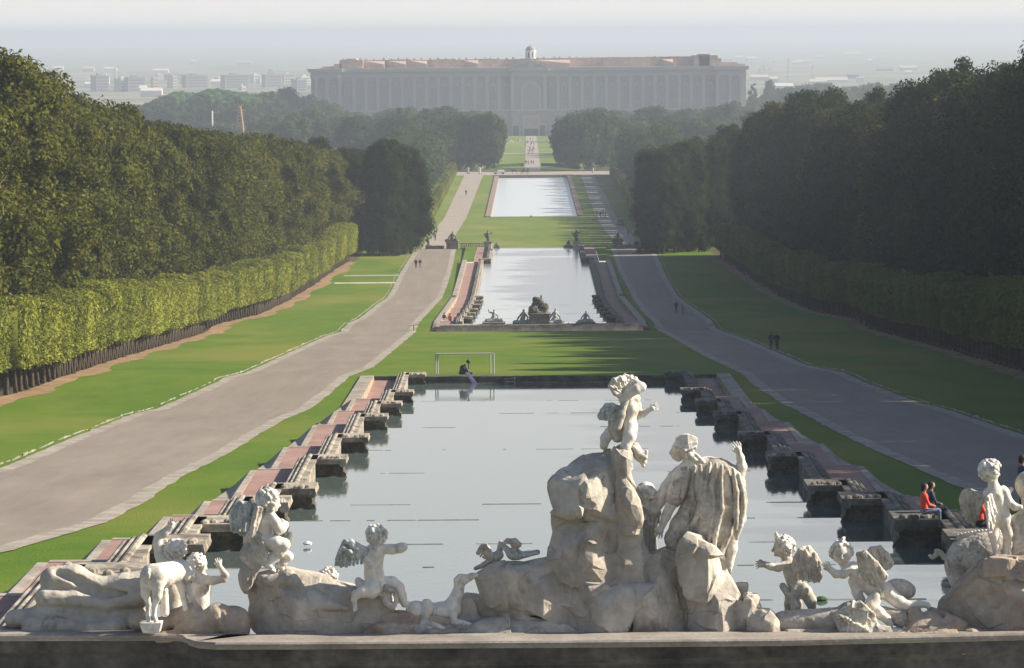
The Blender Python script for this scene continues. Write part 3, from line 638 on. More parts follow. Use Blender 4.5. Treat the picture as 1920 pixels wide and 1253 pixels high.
# ------------------------------------------------------------------ trees
def leaves(C, N, sz, g, up=0.0):
    """quads at C facing N with random spin"""
    n = len(C); r = g.normal(size=(n, 3)); N = N + r * 0.55; N[:, 2] += up; N /= np.linalg.norm(N, axis=1)[:, None]
    T = np.cross(N, g.normal(size=(n, 3))); T /= np.linalg.norm(T, axis=1)[:, None] + 1e-9; B = np.cross(N, T)
    s = (sz * (0.45 + 1.25 * g.random(n) ** 2.2))[:, None]
    V = np.stack([C - T * s, C - B * s * 0.6, C + T * s, C + B * s * 0.6], 1).reshape(-1, 3)
    return V
_ico = None
def ico():
    global _ico
    if _ico is None:
        bm = bmesh.new(); bmesh.ops.create_icosphere(bm, subdivisions=2, radius=1)
        _ico = (np.array([v.co[:] for v in bm.verts]), [[v.index for v in f.verts] for f in bm.faces]); bm.free()
    return _ico
def crown_mesh(name, lumps, nleaf, sz, m, seed, core=0.82, droop=0.0):
    g = np.random.default_rng(seed); VV = []; iv, fi = ico(); T3 = []; vo = 0
    L = np.array(lumps); a = L[:, 3] ** 2; cnt = np.maximum((nleaf * a / a.sum()).astype(int), 4)
    Q = []
    for (x, y, z, r), c in zip(L, cnt):
        d = g.normal(size=(c, 3)); d /= np.linalg.norm(d, axis=1)[:, None]
        rr = r * (0.55 + 0.62 * g.random(c) ** 0.8)
        P = np.array([x, y, z]) + d * rr[:, None] * np.array([1, 1, 0.95])
        Q.append(leaves(P, d.copy(), sz, g, 0.25))
    V = np.concatenate(Q); F4 = np.arange(len(V)).reshape(-1, 4)
    me_v = [V]; faces = F4.tolist(); off = len(V)
    for (x, y, z, r) in L:
        w_ = iv * r * core * (1 + 0.12 * g.random((len(iv), 1))); me_v.append(w_ + np.array([x, y, z])); faces += [[k + off for k in f] for f in fi]; off += len(iv)
    V = np.concatenate(me_v)
    me = bpy.data.meshes.new(name); nv = len(V)
    me.vertices.add(nv); me.vertices.foreach_set('co', V.astype(np.float32).ravel())
    lens = np.array([len(f) for f in faces], np.int32); idx = np.concatenate([F4.ravel(), np.array([k for f in faces[len(F4):] for k in f])]).astype(np.int32)
    me.loops.add(len(idx)); me.loops.foreach_set('vertex_index', idx)
    me.polygons.add(len(lens)); st = np.concatenate([[0], np.cumsum(lens)[:-1]]).astype(np.int32); me.polygons.foreach_set('loop_start', st)
    me.update(calc_edges=True); me.materials.append(MATS[m]); return me
def lumps_column(H, R, seed, low=0.02, top=0.16, n=74, rl=(0.8, 2.1)):
    g = np.random.default_rng(seed); out = []
    for i in range(n):
        t = low + (1 - low) * ((i + 0.5) / n); a = i * 2.39996 + g.random() * 0.9
        prof = 1.0 if t < 1 - top else math.sqrt(max(0.02, 1 - ((t - 1 + top) / top) ** 2))
        prof *= 0.80 + 0.30 * g.random()
        r = rl[0] + (rl[1] - rl[0]) * g.random(); q = max(R * prof - r * 0.75, 0.1)
        out.append((q * math.cos(a), q * math.sin(a), min(t * H, H - r * 0.6), r))
    for i in range(7): out.append((g.normal() * 0.4, g.normal() * 0.4, H * (0.1 + 0.12 * i), R * 0.62))
    return out
def lumps_round(H, R, seed, base=0.25, n=46, rl=(1.2, 2.2)):
    g = np.random.default_rng(seed); out = []
    for i in range(n):
        z = 1 - 2 * (i + 0.5) / n; a = i * 2.39996 + g.random(); q = math.sqrt(1 - z * z); rr = 0.66 + 0.44 * g.random()
        r = rl[0] + (rl[1] - rl[0]) * g.random(); hz = H * (1 - base) / 2
        out.append((R * q * rr * math.cos(a) * 0.9, R * q * rr * math.sin(a) * 0.9, H * base + hz + (hz - r * 0.7) * z * rr, r))
    out.append((0, 0, H * (0.5 + base / 2), R * 0.55)); return out
def trunk_mesh(H, r, seed, limbs=4):
    g = random.Random(seed); mb = MB(); mb.tube([(0, 0, -0.4), (0.1, 0, H * 0.25), (0.0, 0.1, H * 0.55), (0.15, 0.1, H * 0.85)], [r * 1.25, r, r * 0.75, r * 0.3], 8)
    for i in range(limbs):
        a = g.random() * 6.28; z = H * (0.3 + 0.45 * i / limbs); l = H * 0.22
        mb.tube([(0, 0, z), (l * 0.5 * math.cos(a), l * 0.5 * math.sin(a), z + l * 0.6), (l * math.cos(a), l * math.sin(a), z + l * 1.3)], [r * 0.45, r * 0.3, r * 0.1], 6)
    return mesh('trunk', mb.V, mb.F, 'bark', True)
OAK = []
for k in range(6):
    cm = crown_mesh('crown', lumps_column(25, 4.9, 20 + k), 62000, 0.18, 'oak_leaf', 50 + k, 0.55)
    OAK.append((cm, trunk_mesh(24, 0.38, k), 25.0))
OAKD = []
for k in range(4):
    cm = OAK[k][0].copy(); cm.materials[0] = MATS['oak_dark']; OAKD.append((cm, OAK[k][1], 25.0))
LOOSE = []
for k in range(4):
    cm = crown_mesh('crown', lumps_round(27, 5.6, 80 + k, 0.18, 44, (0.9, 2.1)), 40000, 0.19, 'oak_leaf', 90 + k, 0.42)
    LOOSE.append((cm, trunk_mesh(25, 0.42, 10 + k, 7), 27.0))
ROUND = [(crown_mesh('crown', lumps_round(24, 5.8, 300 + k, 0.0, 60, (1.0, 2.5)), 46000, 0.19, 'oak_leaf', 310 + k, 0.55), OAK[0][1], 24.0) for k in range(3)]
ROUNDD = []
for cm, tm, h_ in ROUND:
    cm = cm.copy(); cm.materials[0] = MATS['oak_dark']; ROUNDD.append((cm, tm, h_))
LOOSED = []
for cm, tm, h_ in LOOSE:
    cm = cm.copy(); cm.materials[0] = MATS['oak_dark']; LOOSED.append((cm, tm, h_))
def plant_tree(name, proto, x, y, H, label, cat, group, wid=1.0, rz=None, trunk=True, dz=0.0):
    cm, tm, H0 = proto; s = H / H0
    e = bpy.data.objects.new(name, None); COL.objects.link(e); e.location = (x, y, G(y) + dz); e.rotation_euler = (0, 0, random.random() * 6.28 if rz is None else rz)
    e.scale = (wid, wid, s); tag(e, label, cat, group)
    link('crown', cm, e)
    if trunk and tm is not None: link('trunk', tm, e)
    return e
SILL = [(0,84),(40,80),(80,92),(105,128),(125,108),(150,148),(180,155),(215,172),(260,186),(300,200),(350,212),(400,228),(440,238),(500,246),(560,252),(610,256),(640,268),(690,275),(720,268),(760,275),(785,300),(800,330)]
SILR = [(1180,320),(1198,290),(1225,278),(1260,276),(1300,262),(1350,248),(1390,215),(1420,190),(1440,176),(1480,186),(1510,160),(1545,154),(1575,176),(1620,186),(1690,188),(1700,160),(1735,122),(1770,104),(1800,118),(1825,112),(1850,118),(1885,98),(1920,102)]
def sil_height(T, x, y, lo, hi, k=1.0):
    px, gy = proj((x, y, G(y))); hw = (4.4 if x < 0 else 2.4) * F / y; top = max(float(np.interp(px + q * hw, [t[0] for t in T], [t[1] for t in T])) for q in (-1, -.5, 0, .5, 1)) + (6 if x < 0 else 0)
    return float(np.clip((gy - top) * y / F * k, lo, hi)), px
gr = np.random.default_rng(12)
y = 318.0; i = 0
while y < HEND + 12:
    for row, off in ((0, 4.2), (1, 11.0), (2, 18.5)):
        if row == 2: continue
        x = fHED(y) - off - (4.6 if row == 0 else 5) + gr.normal() * 1.0
        H, px = sil_height(SILL, x, y, 17, 31, (0.94, 0.97, 0.97)[row] + gr.normal() * 0.035)
        if px < -260: continue
        loose = (px < 150 and row >= 0 and i % 3 == 0) or (row == 2 and i % 4 == 0)
        P = LOOSE[i % 4] if loose or row == 1 else (ROUND[i % 3] if i % 5 in (1, 3) else OAK[(i * 2 + row) % 6])
        plant_tree('holm_oak', P, x, y + gr.normal() * 0.8, H, ('front', 'second', 'third')[row] + ' row evergreen oak with olive leaves behind the sunlit clipped hedge', 'tree',
                   'evergreen oaks of the %s row behind the sunlit hedge' % ('front', 'second', 'third')[row], 0.82 + 0.42 * gr.random())
    y += 6.6; i += 1
y = 108.0; i = 0
while y < HEND + 12:
    for row, off in ((0, 4.2), (1, 11.5), (2, 19.5)):
        if row == 2: continue
        x = -fHED(y) + off + 4.8 + gr.normal() * 1.1
        H, px = sil_height(SILR, x, y, 21.5, 33, (0.93, 0.985, 0.97)[row] + gr.normal() * 0.035)
        if px > 1920: H = 27 + gr.normal() * 0.8
        if px > 2300 and row > 0: continue
        loose = row >= 1
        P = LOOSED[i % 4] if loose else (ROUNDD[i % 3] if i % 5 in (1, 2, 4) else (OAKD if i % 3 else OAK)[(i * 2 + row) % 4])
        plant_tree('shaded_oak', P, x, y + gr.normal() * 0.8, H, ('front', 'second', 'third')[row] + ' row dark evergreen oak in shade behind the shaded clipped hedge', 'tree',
                   'evergreen oaks of the %s row behind the shaded hedge' % ('front', 'second', 'third')[row], 0.82 + 0.45 * gr.random())
    y += 6.8; i += 1
# trees closing the hedges beside the road ends
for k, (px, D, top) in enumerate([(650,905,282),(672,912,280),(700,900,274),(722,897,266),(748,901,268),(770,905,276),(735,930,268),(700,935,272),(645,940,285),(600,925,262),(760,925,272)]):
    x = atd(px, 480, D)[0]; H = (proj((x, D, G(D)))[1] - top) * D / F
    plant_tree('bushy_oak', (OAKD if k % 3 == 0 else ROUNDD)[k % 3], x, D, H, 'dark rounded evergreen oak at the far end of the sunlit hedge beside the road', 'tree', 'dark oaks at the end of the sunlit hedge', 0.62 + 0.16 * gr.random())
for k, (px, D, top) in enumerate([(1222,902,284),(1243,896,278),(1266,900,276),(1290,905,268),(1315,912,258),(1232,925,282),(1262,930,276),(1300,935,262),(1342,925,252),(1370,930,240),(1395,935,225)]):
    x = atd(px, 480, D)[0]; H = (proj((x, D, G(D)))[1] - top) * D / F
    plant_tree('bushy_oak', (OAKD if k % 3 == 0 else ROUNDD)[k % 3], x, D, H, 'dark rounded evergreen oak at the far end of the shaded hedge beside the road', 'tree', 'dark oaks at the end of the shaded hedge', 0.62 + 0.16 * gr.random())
# clipped hedges on bare trunks
def hedge_mesh(seed, m, L=5.4, Dp=2.6, z0=2.3, z1=6.6, n=17000, sz=0.115):
    g = np.random.default_rng(seed); P = []; N = []
    hx, hy = Dp / 2, L / 2; A = np.array([L * (z1 - z0), L * (z1 - z0), Dp * L, Dp * L * 0.5, Dp * (z1 - z0) * 0.6, Dp * (z1 - z0) * 0.6]); A = (A / A.sum() * n).astype(int)
    for f, c in enumerate(A):
        a, b = g.random(c) * 2 - 1, g.random(c)
        if f < 2: s = (1, -1)[f]; p = np.stack([np.full(c, s * hx), a * hy, z0 + b * (z1 - z0)], 1); nn = (s, 0, 0)
        elif f < 4: p = np.stack([a * hx, (b * 2 - 1) * hy, np.full(c, (z1, z0)[f - 2])], 1); nn = (0, 0, (1, -1)[f - 2])
        else: s = (1, -1)[f - 4]; p = np.stack([a * hx, np.full(c, s * hy), z0 + b * (z1 - z0)], 1); nn = (0, s, 0)
        P.append(p); N.append(np.tile(np.array(nn, float), (c, 1)))
    P = np.concatenate(P); N = np.concatenate(N)
    t = np.cos(P[:, 1] / hy * 1.35); bulge = 0.30 * (t - 0.6) + 0.5 * vnoise(P, 1.1, seed)
    P += N * (bulge + 0.16 * g.normal(size=len(P)))[:, None] * np.array([1, 0.3, 0.8])
    rag = (P[:, 2] < z0 + 0.3); P[rag, 2] -= 0.5 * g.random(rag.sum()) * (vnoise(P[rag], 0.9, 4) + 0.5)
    V = leaves(P, N.copy(), sz, g, 0.1); F4 = np.arange(len(V)).reshape(-1, 4)
    b = []; o = len(V)
    core = np.array([(x, y_, z) for z in (z0 + 0.15, z1 - 0.18) for x, y_ in ((-hx + .1, -hy), (hx - .1, -hy), (hx - .1, hy), (-hx + .1, hy))])
    F4 = np.concatenate([F4, np.array([(0, 3, 2, 1), (4, 5, 6, 7), (0, 1, 5, 4), (1, 2, 6, 5), (2, 3, 7, 6), (3, 0, 4, 7)]) + o])
    return mesh('hedge_crown', np.concatenate([V, core]), F4, m)
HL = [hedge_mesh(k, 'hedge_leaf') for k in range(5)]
HDK = [hedge_mesh(k + 9, 'hedge_shaded', n=6000, sz=0.18) for k in range(3)]
mb = MB(); mb.tube([(0, -1.2, -0.3), (0.05, -1.15, 1.2), (0, -1.1, 2.3)], [0.2, 0.15, 0.13], 7); mb.tube([(0.1, 1.3, -0.3), (0.0, 1.3, 1.2), (0, 1.2, 2.3)], [0.17, 0.13, 0.12], 7); mb.tube([(-0.9, 0.2, -0.3), (-0.9, 0.1, 2.3)], [0.15, 0.12], 7)
HT = mesh('trunk', mb.V, mb.F, 'bark', True)
for side in (-1, 1):
    y = 150.0 if side > 0 else 312.0; i = 0
    while y < HEND - 4:
        x = side * -fHED(y) + side * 1.3; a = math.atan2(fHED(y + 5) - fHED(y), 5) * -side * -1
        e = bpy.data.objects.new('pleached_hedge', None); COL.objects.link(e); e.location = (x, y, G(y)); e.rotation_euler = (0, 0, -math.atan2(side * -(fHED(y + 2) - fHED(y - 2)), 4))
        sc = 1 + 0.05 * math.sin(i * 0.9) + 0.04 * math.sin(i * 0.31) + gr.normal() * 0.02; e.scale = (1 + 0.26 * abs(math.sin(i * 0.42)) + gr.normal() * .04, 1.0, sc)
        tag(e, 'clipped yellow-green hedge tree on bare trunks along the sunlit lawn' if side < 0 else 'clipped dark hedge tree on bare trunks along the shaded lawn', 'hedge',
            'hedge trees along the sunlit lawn' if side < 0 else 'hedge trees along the shaded lawn')
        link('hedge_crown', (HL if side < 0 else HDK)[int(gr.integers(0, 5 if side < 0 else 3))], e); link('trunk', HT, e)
        y += 5.1; i += 1
# woods beyond the second pool
FAR = [crown_mesh('crown', lumps_round(18, 6.2, 200 + k, 0.08, 34, (1.6, 3.0)), 9000, 0.42, 'far_leaf', 210 + k, 0.6) for k in range(4)]
FARC = [crown_mesh('crown', lumps_column(18, 4.6, 230 + k, n=40, rl=(1.3, 2.3)), 12000, 0.34, 'far_leaf', 240 + k, 0.55) for k in range(3)]
def far_tree(x, y, H, label, group, wid=1.0, col=False, i=0, nm='avenue_oak'):
    me = FARC[i % 3] if col else FAR[i % 4]
    o = link(nm, me); o.location = (x, y, G(y)); o.scale = (wid, wid, H / 18.0); o.rotation_euler = (0, 0, random.random() * 6.28)
    return tag(o, label, 'tree', group)
i = 0
for s, side in ((-1, 'sunlit'), (1, 'shaded')):
    for row in range(2):
        y = 955.0 + row * 8
        while y < 1640:
            x = s * (33.5 + row * 8.5) + gr.normal() * 0.6
            far_tree(x, y, (15.5 + row * 1.3) + gr.normal() * 0.9, 'misty tall oak in the wood along the %s side of the far pool road' % side, 'oaks beside the far pool road on the %s side' % side, 1.0 + 0.2 * gr.random(), True, i)
            y += 19 if row else 13.5; i += 1
    # low clipped hedge there
    hg = hedge_mesh(40 + s, 'hedge_leaf', 16, 3.0, 0.2, 4.2, 5000, 0.34)
    y = 960.0
    while y < 1630:
        o = link('low_hedge', hg); o.location = (s * 28.3, y, G(y)); tag(o, 'low clipped hedge block along the %s far pool road' % side, 'hedge', 'low hedges on the %s side of the far road' % side); y += 16.2
    for k in range(16):
        px = (850, 868, 886, 905, 921, 858, 878, 898, 915, 840, 862, 890, 912, 925, 845, 905)[k] if s < 0 else (1062, 1078, 1096, 1115, 1135, 1068, 1086, 1106, 1125, 1150, 1074, 1098, 1120, 1058, 1145, 1165)[k]
        D = 1705 + (k // 5) * 22 + gr.normal() * 5; x = atd(px, 330, D)[0]
        H = (proj((x, D, G(D)))[1] - (214 + abs(px - (890 if s < 0 else 1100)) * 0.12 + gr.normal() * 4)) * D / F
        far_tree(x, D, H, 'big misty oak framing the palace gardens on the %s side' % side, 'oaks framing the palace gardens on the %s side' % side, 0.72 + 0.2 * gr.random(), False, k)
    for k in range(86):
        D = 1800 + 840 * gr.random(); t = gr.random(); x = s * (24 + 165 * t ** 1.1)
        if s > 0 and x > 150: x -= 60
        pxx = proj((x, D, G(D)))[0]; top = 208 + 6 * gr.normal() + (D < 2000) * 10 + max(0, 540 - pxx) * 0.24
        H = float(np.clip((proj((x, D, G(D)))[1] - top) * D / F, 12, 26))
        far_tree(x, D, H, 'hazy oak of the wood in front of the palace on the %s side' % side, 'oaks of the wood before the palace on the %s side' % side, 1.15 + 0.5 * gr.random(), False, k, 'wood_oak')
# umbrella pines and other far trees seen over the wall of trees
def lumps_umb(H, R, seed):
    g = np.random.default_rng(seed); out = []
    for i in range(60):
        r = math.sqrt((i + 0.5) / 60); a = i * 2.39996; rl = 2.0 + g.random() * 1.2
        out.append((R * r * math.cos(a), R * r * math.sin(a), H - 1.5 - 5.0 * r * r - rl * 0.6 + g.normal() * 0.5, rl))
    return out
UMB = crown_mesh('crown', lumps_umb(28, 13, 5), 12000, 0.45, 'pine_leaf', 6, 0.85)
CONE = crown_mesh('crown', [(0.5 * math.cos(k * 2.4) * (10 - k * 0.4), 0.5 * math.sin(k * 2.4) * (10 - k * 0.4), 2 + k * 0.95, 3.2 - k * 0.12) for k in range(22)], 5000, 0.45, 'far_leaf', 7, 0.85)
def hill_tree(name, me, px, top, D, H0, wid, label, group=None):
    x = atd(px, 200, D)[0]; H = (proj((x, D, G(D)))[1] - top) * D / F
    o = link(name, me); o.location = (x, D, G(D)); o.scale = (wid, wid, H / H0); tag(o, label, 'tree', group)
for px, top, wid, l in ((345,170,1.25,'wide flat-topped umbrella pine behind the sunlit oaks, left of the pair'),(412,165,1.55,'widest flat-topped umbrella pine seen above the sunlit oaks'),(300,185,0.8,'small umbrella pine at the left edge of the pine group')):
    hill_tree('umbrella_pine', UMB, px, top, 2560, 28, wid, l)
for k, (px, top, D, wid) in enumerate([(505,170,2660,1.7),(540,162,2720,1.5),(575,176,2680,1.5),(600,184,2640,1.4),(470,182,2700,1.5),(625,192,2600,1.2),(1370,188,2600,1.5),(1395,196,2580,1.4),(1345,200,2600,1.2)]):
    hill_tree('garden_tree', FAR[k % 4], px, top, D, 18, wid, 'green garden tree half hiding the palace corner', 'garden trees at the palace corners')
hill_tree('conical_tree', CONE, 1412, 150, 2760, 24, 1.1, 'pointed dark tree beside the right corner of the palace')
hill_tree('garden_tree', FAR[1], 1444, 148, 3000, 18, 0.75, 'small round dark tree right of the pointed tree')
for k in range(34):
    px = 1440 + gr.random() * 300; D = 2900 + gr.random() * 500
    hill_tree('distant_oak', FAR[k % 4], px, 152 + 26 * gr.random() + (px < 1500) * 10, D, 18, 1.5 + gr.random(), 'pale misty tree of the wood right of the palace', 'misty trees right of the palace')
for k in range(22):
    px = 175 + gr.random() * 110; D = 2700 + gr.random() * 300
    hill_tree('distant_oak', FAR[k % 4], px + k * 9, 205 + 8 * gr.random(), D, 18, 1.6, 'pale misty tree at the edge of the town left of the palace', 'misty trees at the town edge')
for k in range(20):
    px = 285 + k * 11 + gr.random() * 8
    hill_tree('distant_oak', FAR[k % 4], px, 191 + 7 * gr.random(), 2440 + 120 * gr.random(), 18, 1.5, 'hazy green tree below the umbrella pines', 'hazy trees below the umbrella pines')
# ------------------------------------------------------------------ the palace
def palace():
    D = 2700.0; zb = G(D); s = F / D
    Z = lambda y: 59 - (y - 60) * D / F          # picture height -> metres on the facade plane
    X = lambda px: (px - 991) * D / F - 1.15
    e = empty('palace', (0, D, zb), 'vast pale baroque palace with brick coloured attic closing the long garden axis', 'palace')
    x0, x1 = X(583), X(1397); zc0, zc1 = Z(143), Z(127)
    mb = MB(); mb.box(x0, x1, D + 1.5, D + 160, zb - 1, zc0)
    for a, b in ((583, 637), (958, 1022), (1343, 1397)): mb.box(X(a), X(b), D - 1.0, D + 1.495, zb - 1, zc0 - 0.01)
    mb.build('facade', 'palace_wall', e, world=True)
    mb = MB()
    def band(z0, z1, pr):
        mb.box(x0 - pr, x1 + pr, D + 1.49 - pr, D + 20, z0, z1)
        for a, b in ((583, 637), (958, 1022), (1343, 1397)): mb.box(X(a) - pr, X(b) + pr, D - 1.0 - pr, D + 1.48 - pr, z0 - 0.01, z1 + 0.01)
    band(zc0, zc0 + 0.9, 0.5); band(zc0 + 0.92, zc0 + 3.0, 0.2); band(zc0 + 3.02, zc1 + 0.3, 1.6)
    band(Z(206) - 0.5, Z(206) + 0.5, 0.5)
    mb.build('cornice', 'palace_trim', e, world=True)
    # bays: pilasters between tall windows
    xs = [593, 613, 637, 663] + [663 + (958 - 663) * k / 13 for k in range(1, 13)] + [960]
    allx = xs + [1981 - v for v in xs]
    for px in allx:
        x = X(px); pj = 1.0 if (px < 640 or px > 1341 or 955 < px < 1025) else -1.5
        P = MB(); P.box(x - 1.0, x + 1.0, D - pj - 0.7, D - pj + 0.2, Z(205), zc0 - 1.2); P.box(x - 1.3, x + 1.3, D - pj - 0.95, D - pj + 0.2, zc0 - 1.19, zc0 - 0.02)
        P.build('pilaster', 'palace_trim', e, world=True)
    def win(px, ytop, ybot, w, front, arch):
        x = X(px); z0, z1 = Z(ybot), Z(ytop); f = MB()
        f.box(x - w / 2 - 0.45, x - w / 2, front - 0.35, front + 0.1, z0, z1); f.box(x + w / 2, x + w / 2 + 0.45, front - 0.35, front + 0.1, z0, z1)
        if arch: f.add([(x - w / 2 - 0.7, front - 0.6, z1), (x + w / 2 + 0.7, front - 0.6, z1), (x, front - 0.6, z1 + 1.3), (x - w / 2 - 0.7, front + 0.1, z1), (x + w / 2 + 0.7, front + 0.1, z1), (x, front + 0.1, z1 + 1.3)], [(0, 1, 2), (5, 4, 3), (0, 3, 4, 1), (1, 4, 5, 2), (2, 5, 3, 0)])
        else: f.box(x - w / 2 - 0.6, x + w / 2 + 0.6, front - 0.5, front + 0.1, z1, z1 + 0.4)
        o = f.build('window', 'palace_trim', e, world=True)
        q = MB(); q.box(x - w / 2, x + w / 2, front - 0.10, front + 0.05, z0, z1); q.build('pane', 'window_pale', o, world=False).matrix_parent_inverse = Matrix.Translation(-Vector(e.location)) @ Matrix.Identity(4)
    for i in range(len(xs) - 1):
        for m_ in (0, 1):
            px = (xs[i] + xs[i + 1]) / 2; px = 1981 - px if m_ else px
            front = D - 1.0 if (px < 637 or px > 1344 or 958 < px < 1022) else D + 1.5
            win(px, 160, 174, 2.0, front, True); win(px, 191, 202, 2.0, front, False); 
            if i % 2 == 0: win(px, 137.5, 140.5, 1.6, front - 0.2, False)
    # central portal: tall arch, doors below
    mb = MB(); xc = 0.0; fr = D - 1.05
    for (w0, yb_, yt, m_) in ((11.5, 205, 172, 0),):
        n = 12; V = [(-w0 / 2, fr - 0.5, Z(yb_)), (w0 / 2, fr - 0.5, Z(yb_))]; V += [(w0 / 2 * math.cos(a), fr - 0.5, Z(yt) + w0 / 2 * math.sin(a)) for a in [math.pi * k / n for k in range(n + 1)]]
        V2 = [(x, fr + 0.4, z) for x, y, z in V]; k = len(V)
        mb.add(V + V2, [tuple(range(k)), tuple(range(2 * k - 1, k - 1, -1))] + [(i, (i + 1) % k, k + (i + 1) % k, k + i) for i in range(k)])
    o = mb.build('portal_arch', 'palace_trim', e, world=True)
    mb = MB(); w0 = 9.2; n = 12; V = [(-w0 / 2, fr - 0.56, Z(204)), (w0 / 2, fr - 0.56, Z(204))]; V += [(w0 / 2 * math.cos(a), fr - 0.56, Z(172) + w0 / 2 * math.sin(a)) for a in [math.pi * k / n for k in range(n + 1)]]
    V2 = [(x, fr - 0.52, z) for x, y, z in V]; k = len(V); mb.add(V + V2, [tuple(range(k)), tuple(range(2 * k - 1, k - 1, -1))] + [(i, (i + 1) % k, k + (i + 1) % k, k + i) for i in range(k)])
    mb.build('portal_glass', 'palace_wall', e, world=True)
    mb = MB(); mb.box(-4.8, 4.8, fr - 0.7, fr + 0.1, zb, Z(216)); mb.build('door_surround', 'palace_trim', e, world=True)
    mb = MB(); mb.box(-3.6, 3.6, fr - 0.76, fr - 0.72, Z(236), Z(220)); mb.build('upper_doorway', 'palace_attic', e, world=True)
    mb = MB(); mb.box(-4.0, 4.0, fr - 0.78, fr - 0.72, zb, Z(241)); mb.build('door', 'window_dark', e, world=True)
    for px in (966, 1016):
        mb = MB(); x = X(px); mb.box(x - 2.4, x + 2.4, fr - 0.6, fr + 0.1, zb, Z(233)); o = mb.build('side_door', 'palace_trim', e, world=True)
        mb = MB(); mb.box(x - 1.6, x + 1.6, fr - 0.66, fr - 0.62, zb, Z(235)); mb.build('side_door_leaf', 'window_dark', e, world=True)
    # pediment with round clock
    mb = MB(); a, b, t = X(950), X(1030), Z(113); V = [(a, D - 2.6, zc1 + .3), (b, D - 2.6, zc1 + .3), (0, D - 2.6, t), (a, D + 14, zc1 + .3), (b, D + 14, zc1 + .3), (0, D + 14, t)]
    mb.add(V, [(0, 1, 2), (5, 4, 3), (0, 3, 4, 1), (1, 4, 5, 2), (2, 5, 3, 0)]); mb.build('pediment', 'palace_wall', e, world=True)
    mb = MB(); mb.tube([(0, D - 2.7, Z(121)), (0, D - 2.5, Z(121))], 1.9, 20); mb.build('clock', 'palace_trim', e, world=True)
    # attic: roof storey set back, broken into blocks whose ends catch the sun
    mb = MB(); z0 = zc1 + .3; edges = [636, 684, 727, 770, 812, 855, 896, 935, 975]; ys = D + 12
    for k in range(len(edges) - 1):
        mb.box(X(edges[k]), X(edges[k + 1]) - 0.02, ys + 1.6 * (k % 2), ys + 20, z0 - 0.5, Z(111 if k % 2 else 110))
    for k, (a, b) in enumerate(((1010, 1070), (1070, 1130), (1130, 1210), (1210, 1256), (1256, 1300), (1300, 1347))):
        mb.box(X(a), X(b) - 0.02, ys + 1.6 * (k % 2), ys + 20, z0 - 0.5, Z(109.5 - k * 0.4))
    mb.box(X(975), X(1010), ys + 1, ys + 20, z0 - 0.5, Z(110))
    mb.build('attic', 'palace_attic', e, world=True)
    # sloping sun-catching gables of the attic (angled returns facing west)
    mb = MB()
    for a, b in ((684, 720), (727, 760), (768, 800), (868, 896), (1000, 1068), (1240, 1262),):
        mb = MB(); xa, xb = X(a), X(b); zt_ = Z(112.5); mb.add([(xa, ys - 0.1, z0), (xb, ys - 6, z0), (xb, ys - 0.1, z0), (xa, ys - 0.1, zt_), (xb, ys - 6, zt_ - 2), (xb, ys - 0.1, zt_)], [(0, 2, 1), (3, 4, 5), (0, 1, 4, 3), (1, 2, 5, 4), (2, 0, 3, 5)])
        mb.build('attic_return', 'palace_attic', e, world=True)
    mb = MB()
    for a, b, y in ((583, 598, 127), (598, 628, 124.5), (604, 624, 122.5), (626, 640, 118), (636, 680, 111), (648, 668, 108), (1347, 1383, 119), (1300, 1345, 106), (1383, 1397, 122), (1310, 1330, 103.5), (1345, 1352, 112)):
        rb = MB(); rb.box(X(a), X(b), D + 3 + (a % 5), D + 26 + (b % 4), z0 - 0.6, Z(y)); rb.build('roof_block', 'palace_attic', e, world=True)
    g = random.Random(4)
    for k in range(48):
        px = 640 + k * 14.6 + g.random() * 6
        if 978 < px < 1004: continue
        x = X(px); ch = MB(); ch.box(x - 0.35 - g.random() * .4, x + 0.4, D + 16, D + 17.3, Z(112), Z(108.5 - g.random() * 1.8)); ch.build('chimney', 'palace_attic', e, world=True)
    mb = MB(); mb.lathe([(3.0, 0), (3.0, 5.0), (3.3, 5.1), (3.3, 5.5), (2.9, 5.5)], (0, D + 16, Z(113)), 8)
    zq = Z(113) + 5.5
    c1 = mb.build('cupola', 'cupola_white', e, world=True)
    mb = MB(); mb.lathe([(2.9, 0), (2.7, 1.0), (2.0, 1.9), (1.0, 2.5), (0.15, 2.7), (0.12, 3.8), (0, 3.9)], (0, D + 16, zq + 0.01), 14); mb.build('dome', 'cupola_dome', e, True, True) if False else mb.build('dome', 'cupola_dome', e, False, True)
    mb = MB()
    for a in range(8):
        t = (a + 0.5) * math.pi / 4; x, y = 2.79 * math.cos(t), 2.79 * math.sin(t)
        mb.box(x - 0.45, x + 0.45, D + 16 + y - 0.05, D + 16 + y + 0.05, Z(113) + 1.4, Z(113) + 4.4, rz=t + math.pi / 2)
    mb.build('cupola_opening', 'window_dark', e, world=True)
palace()

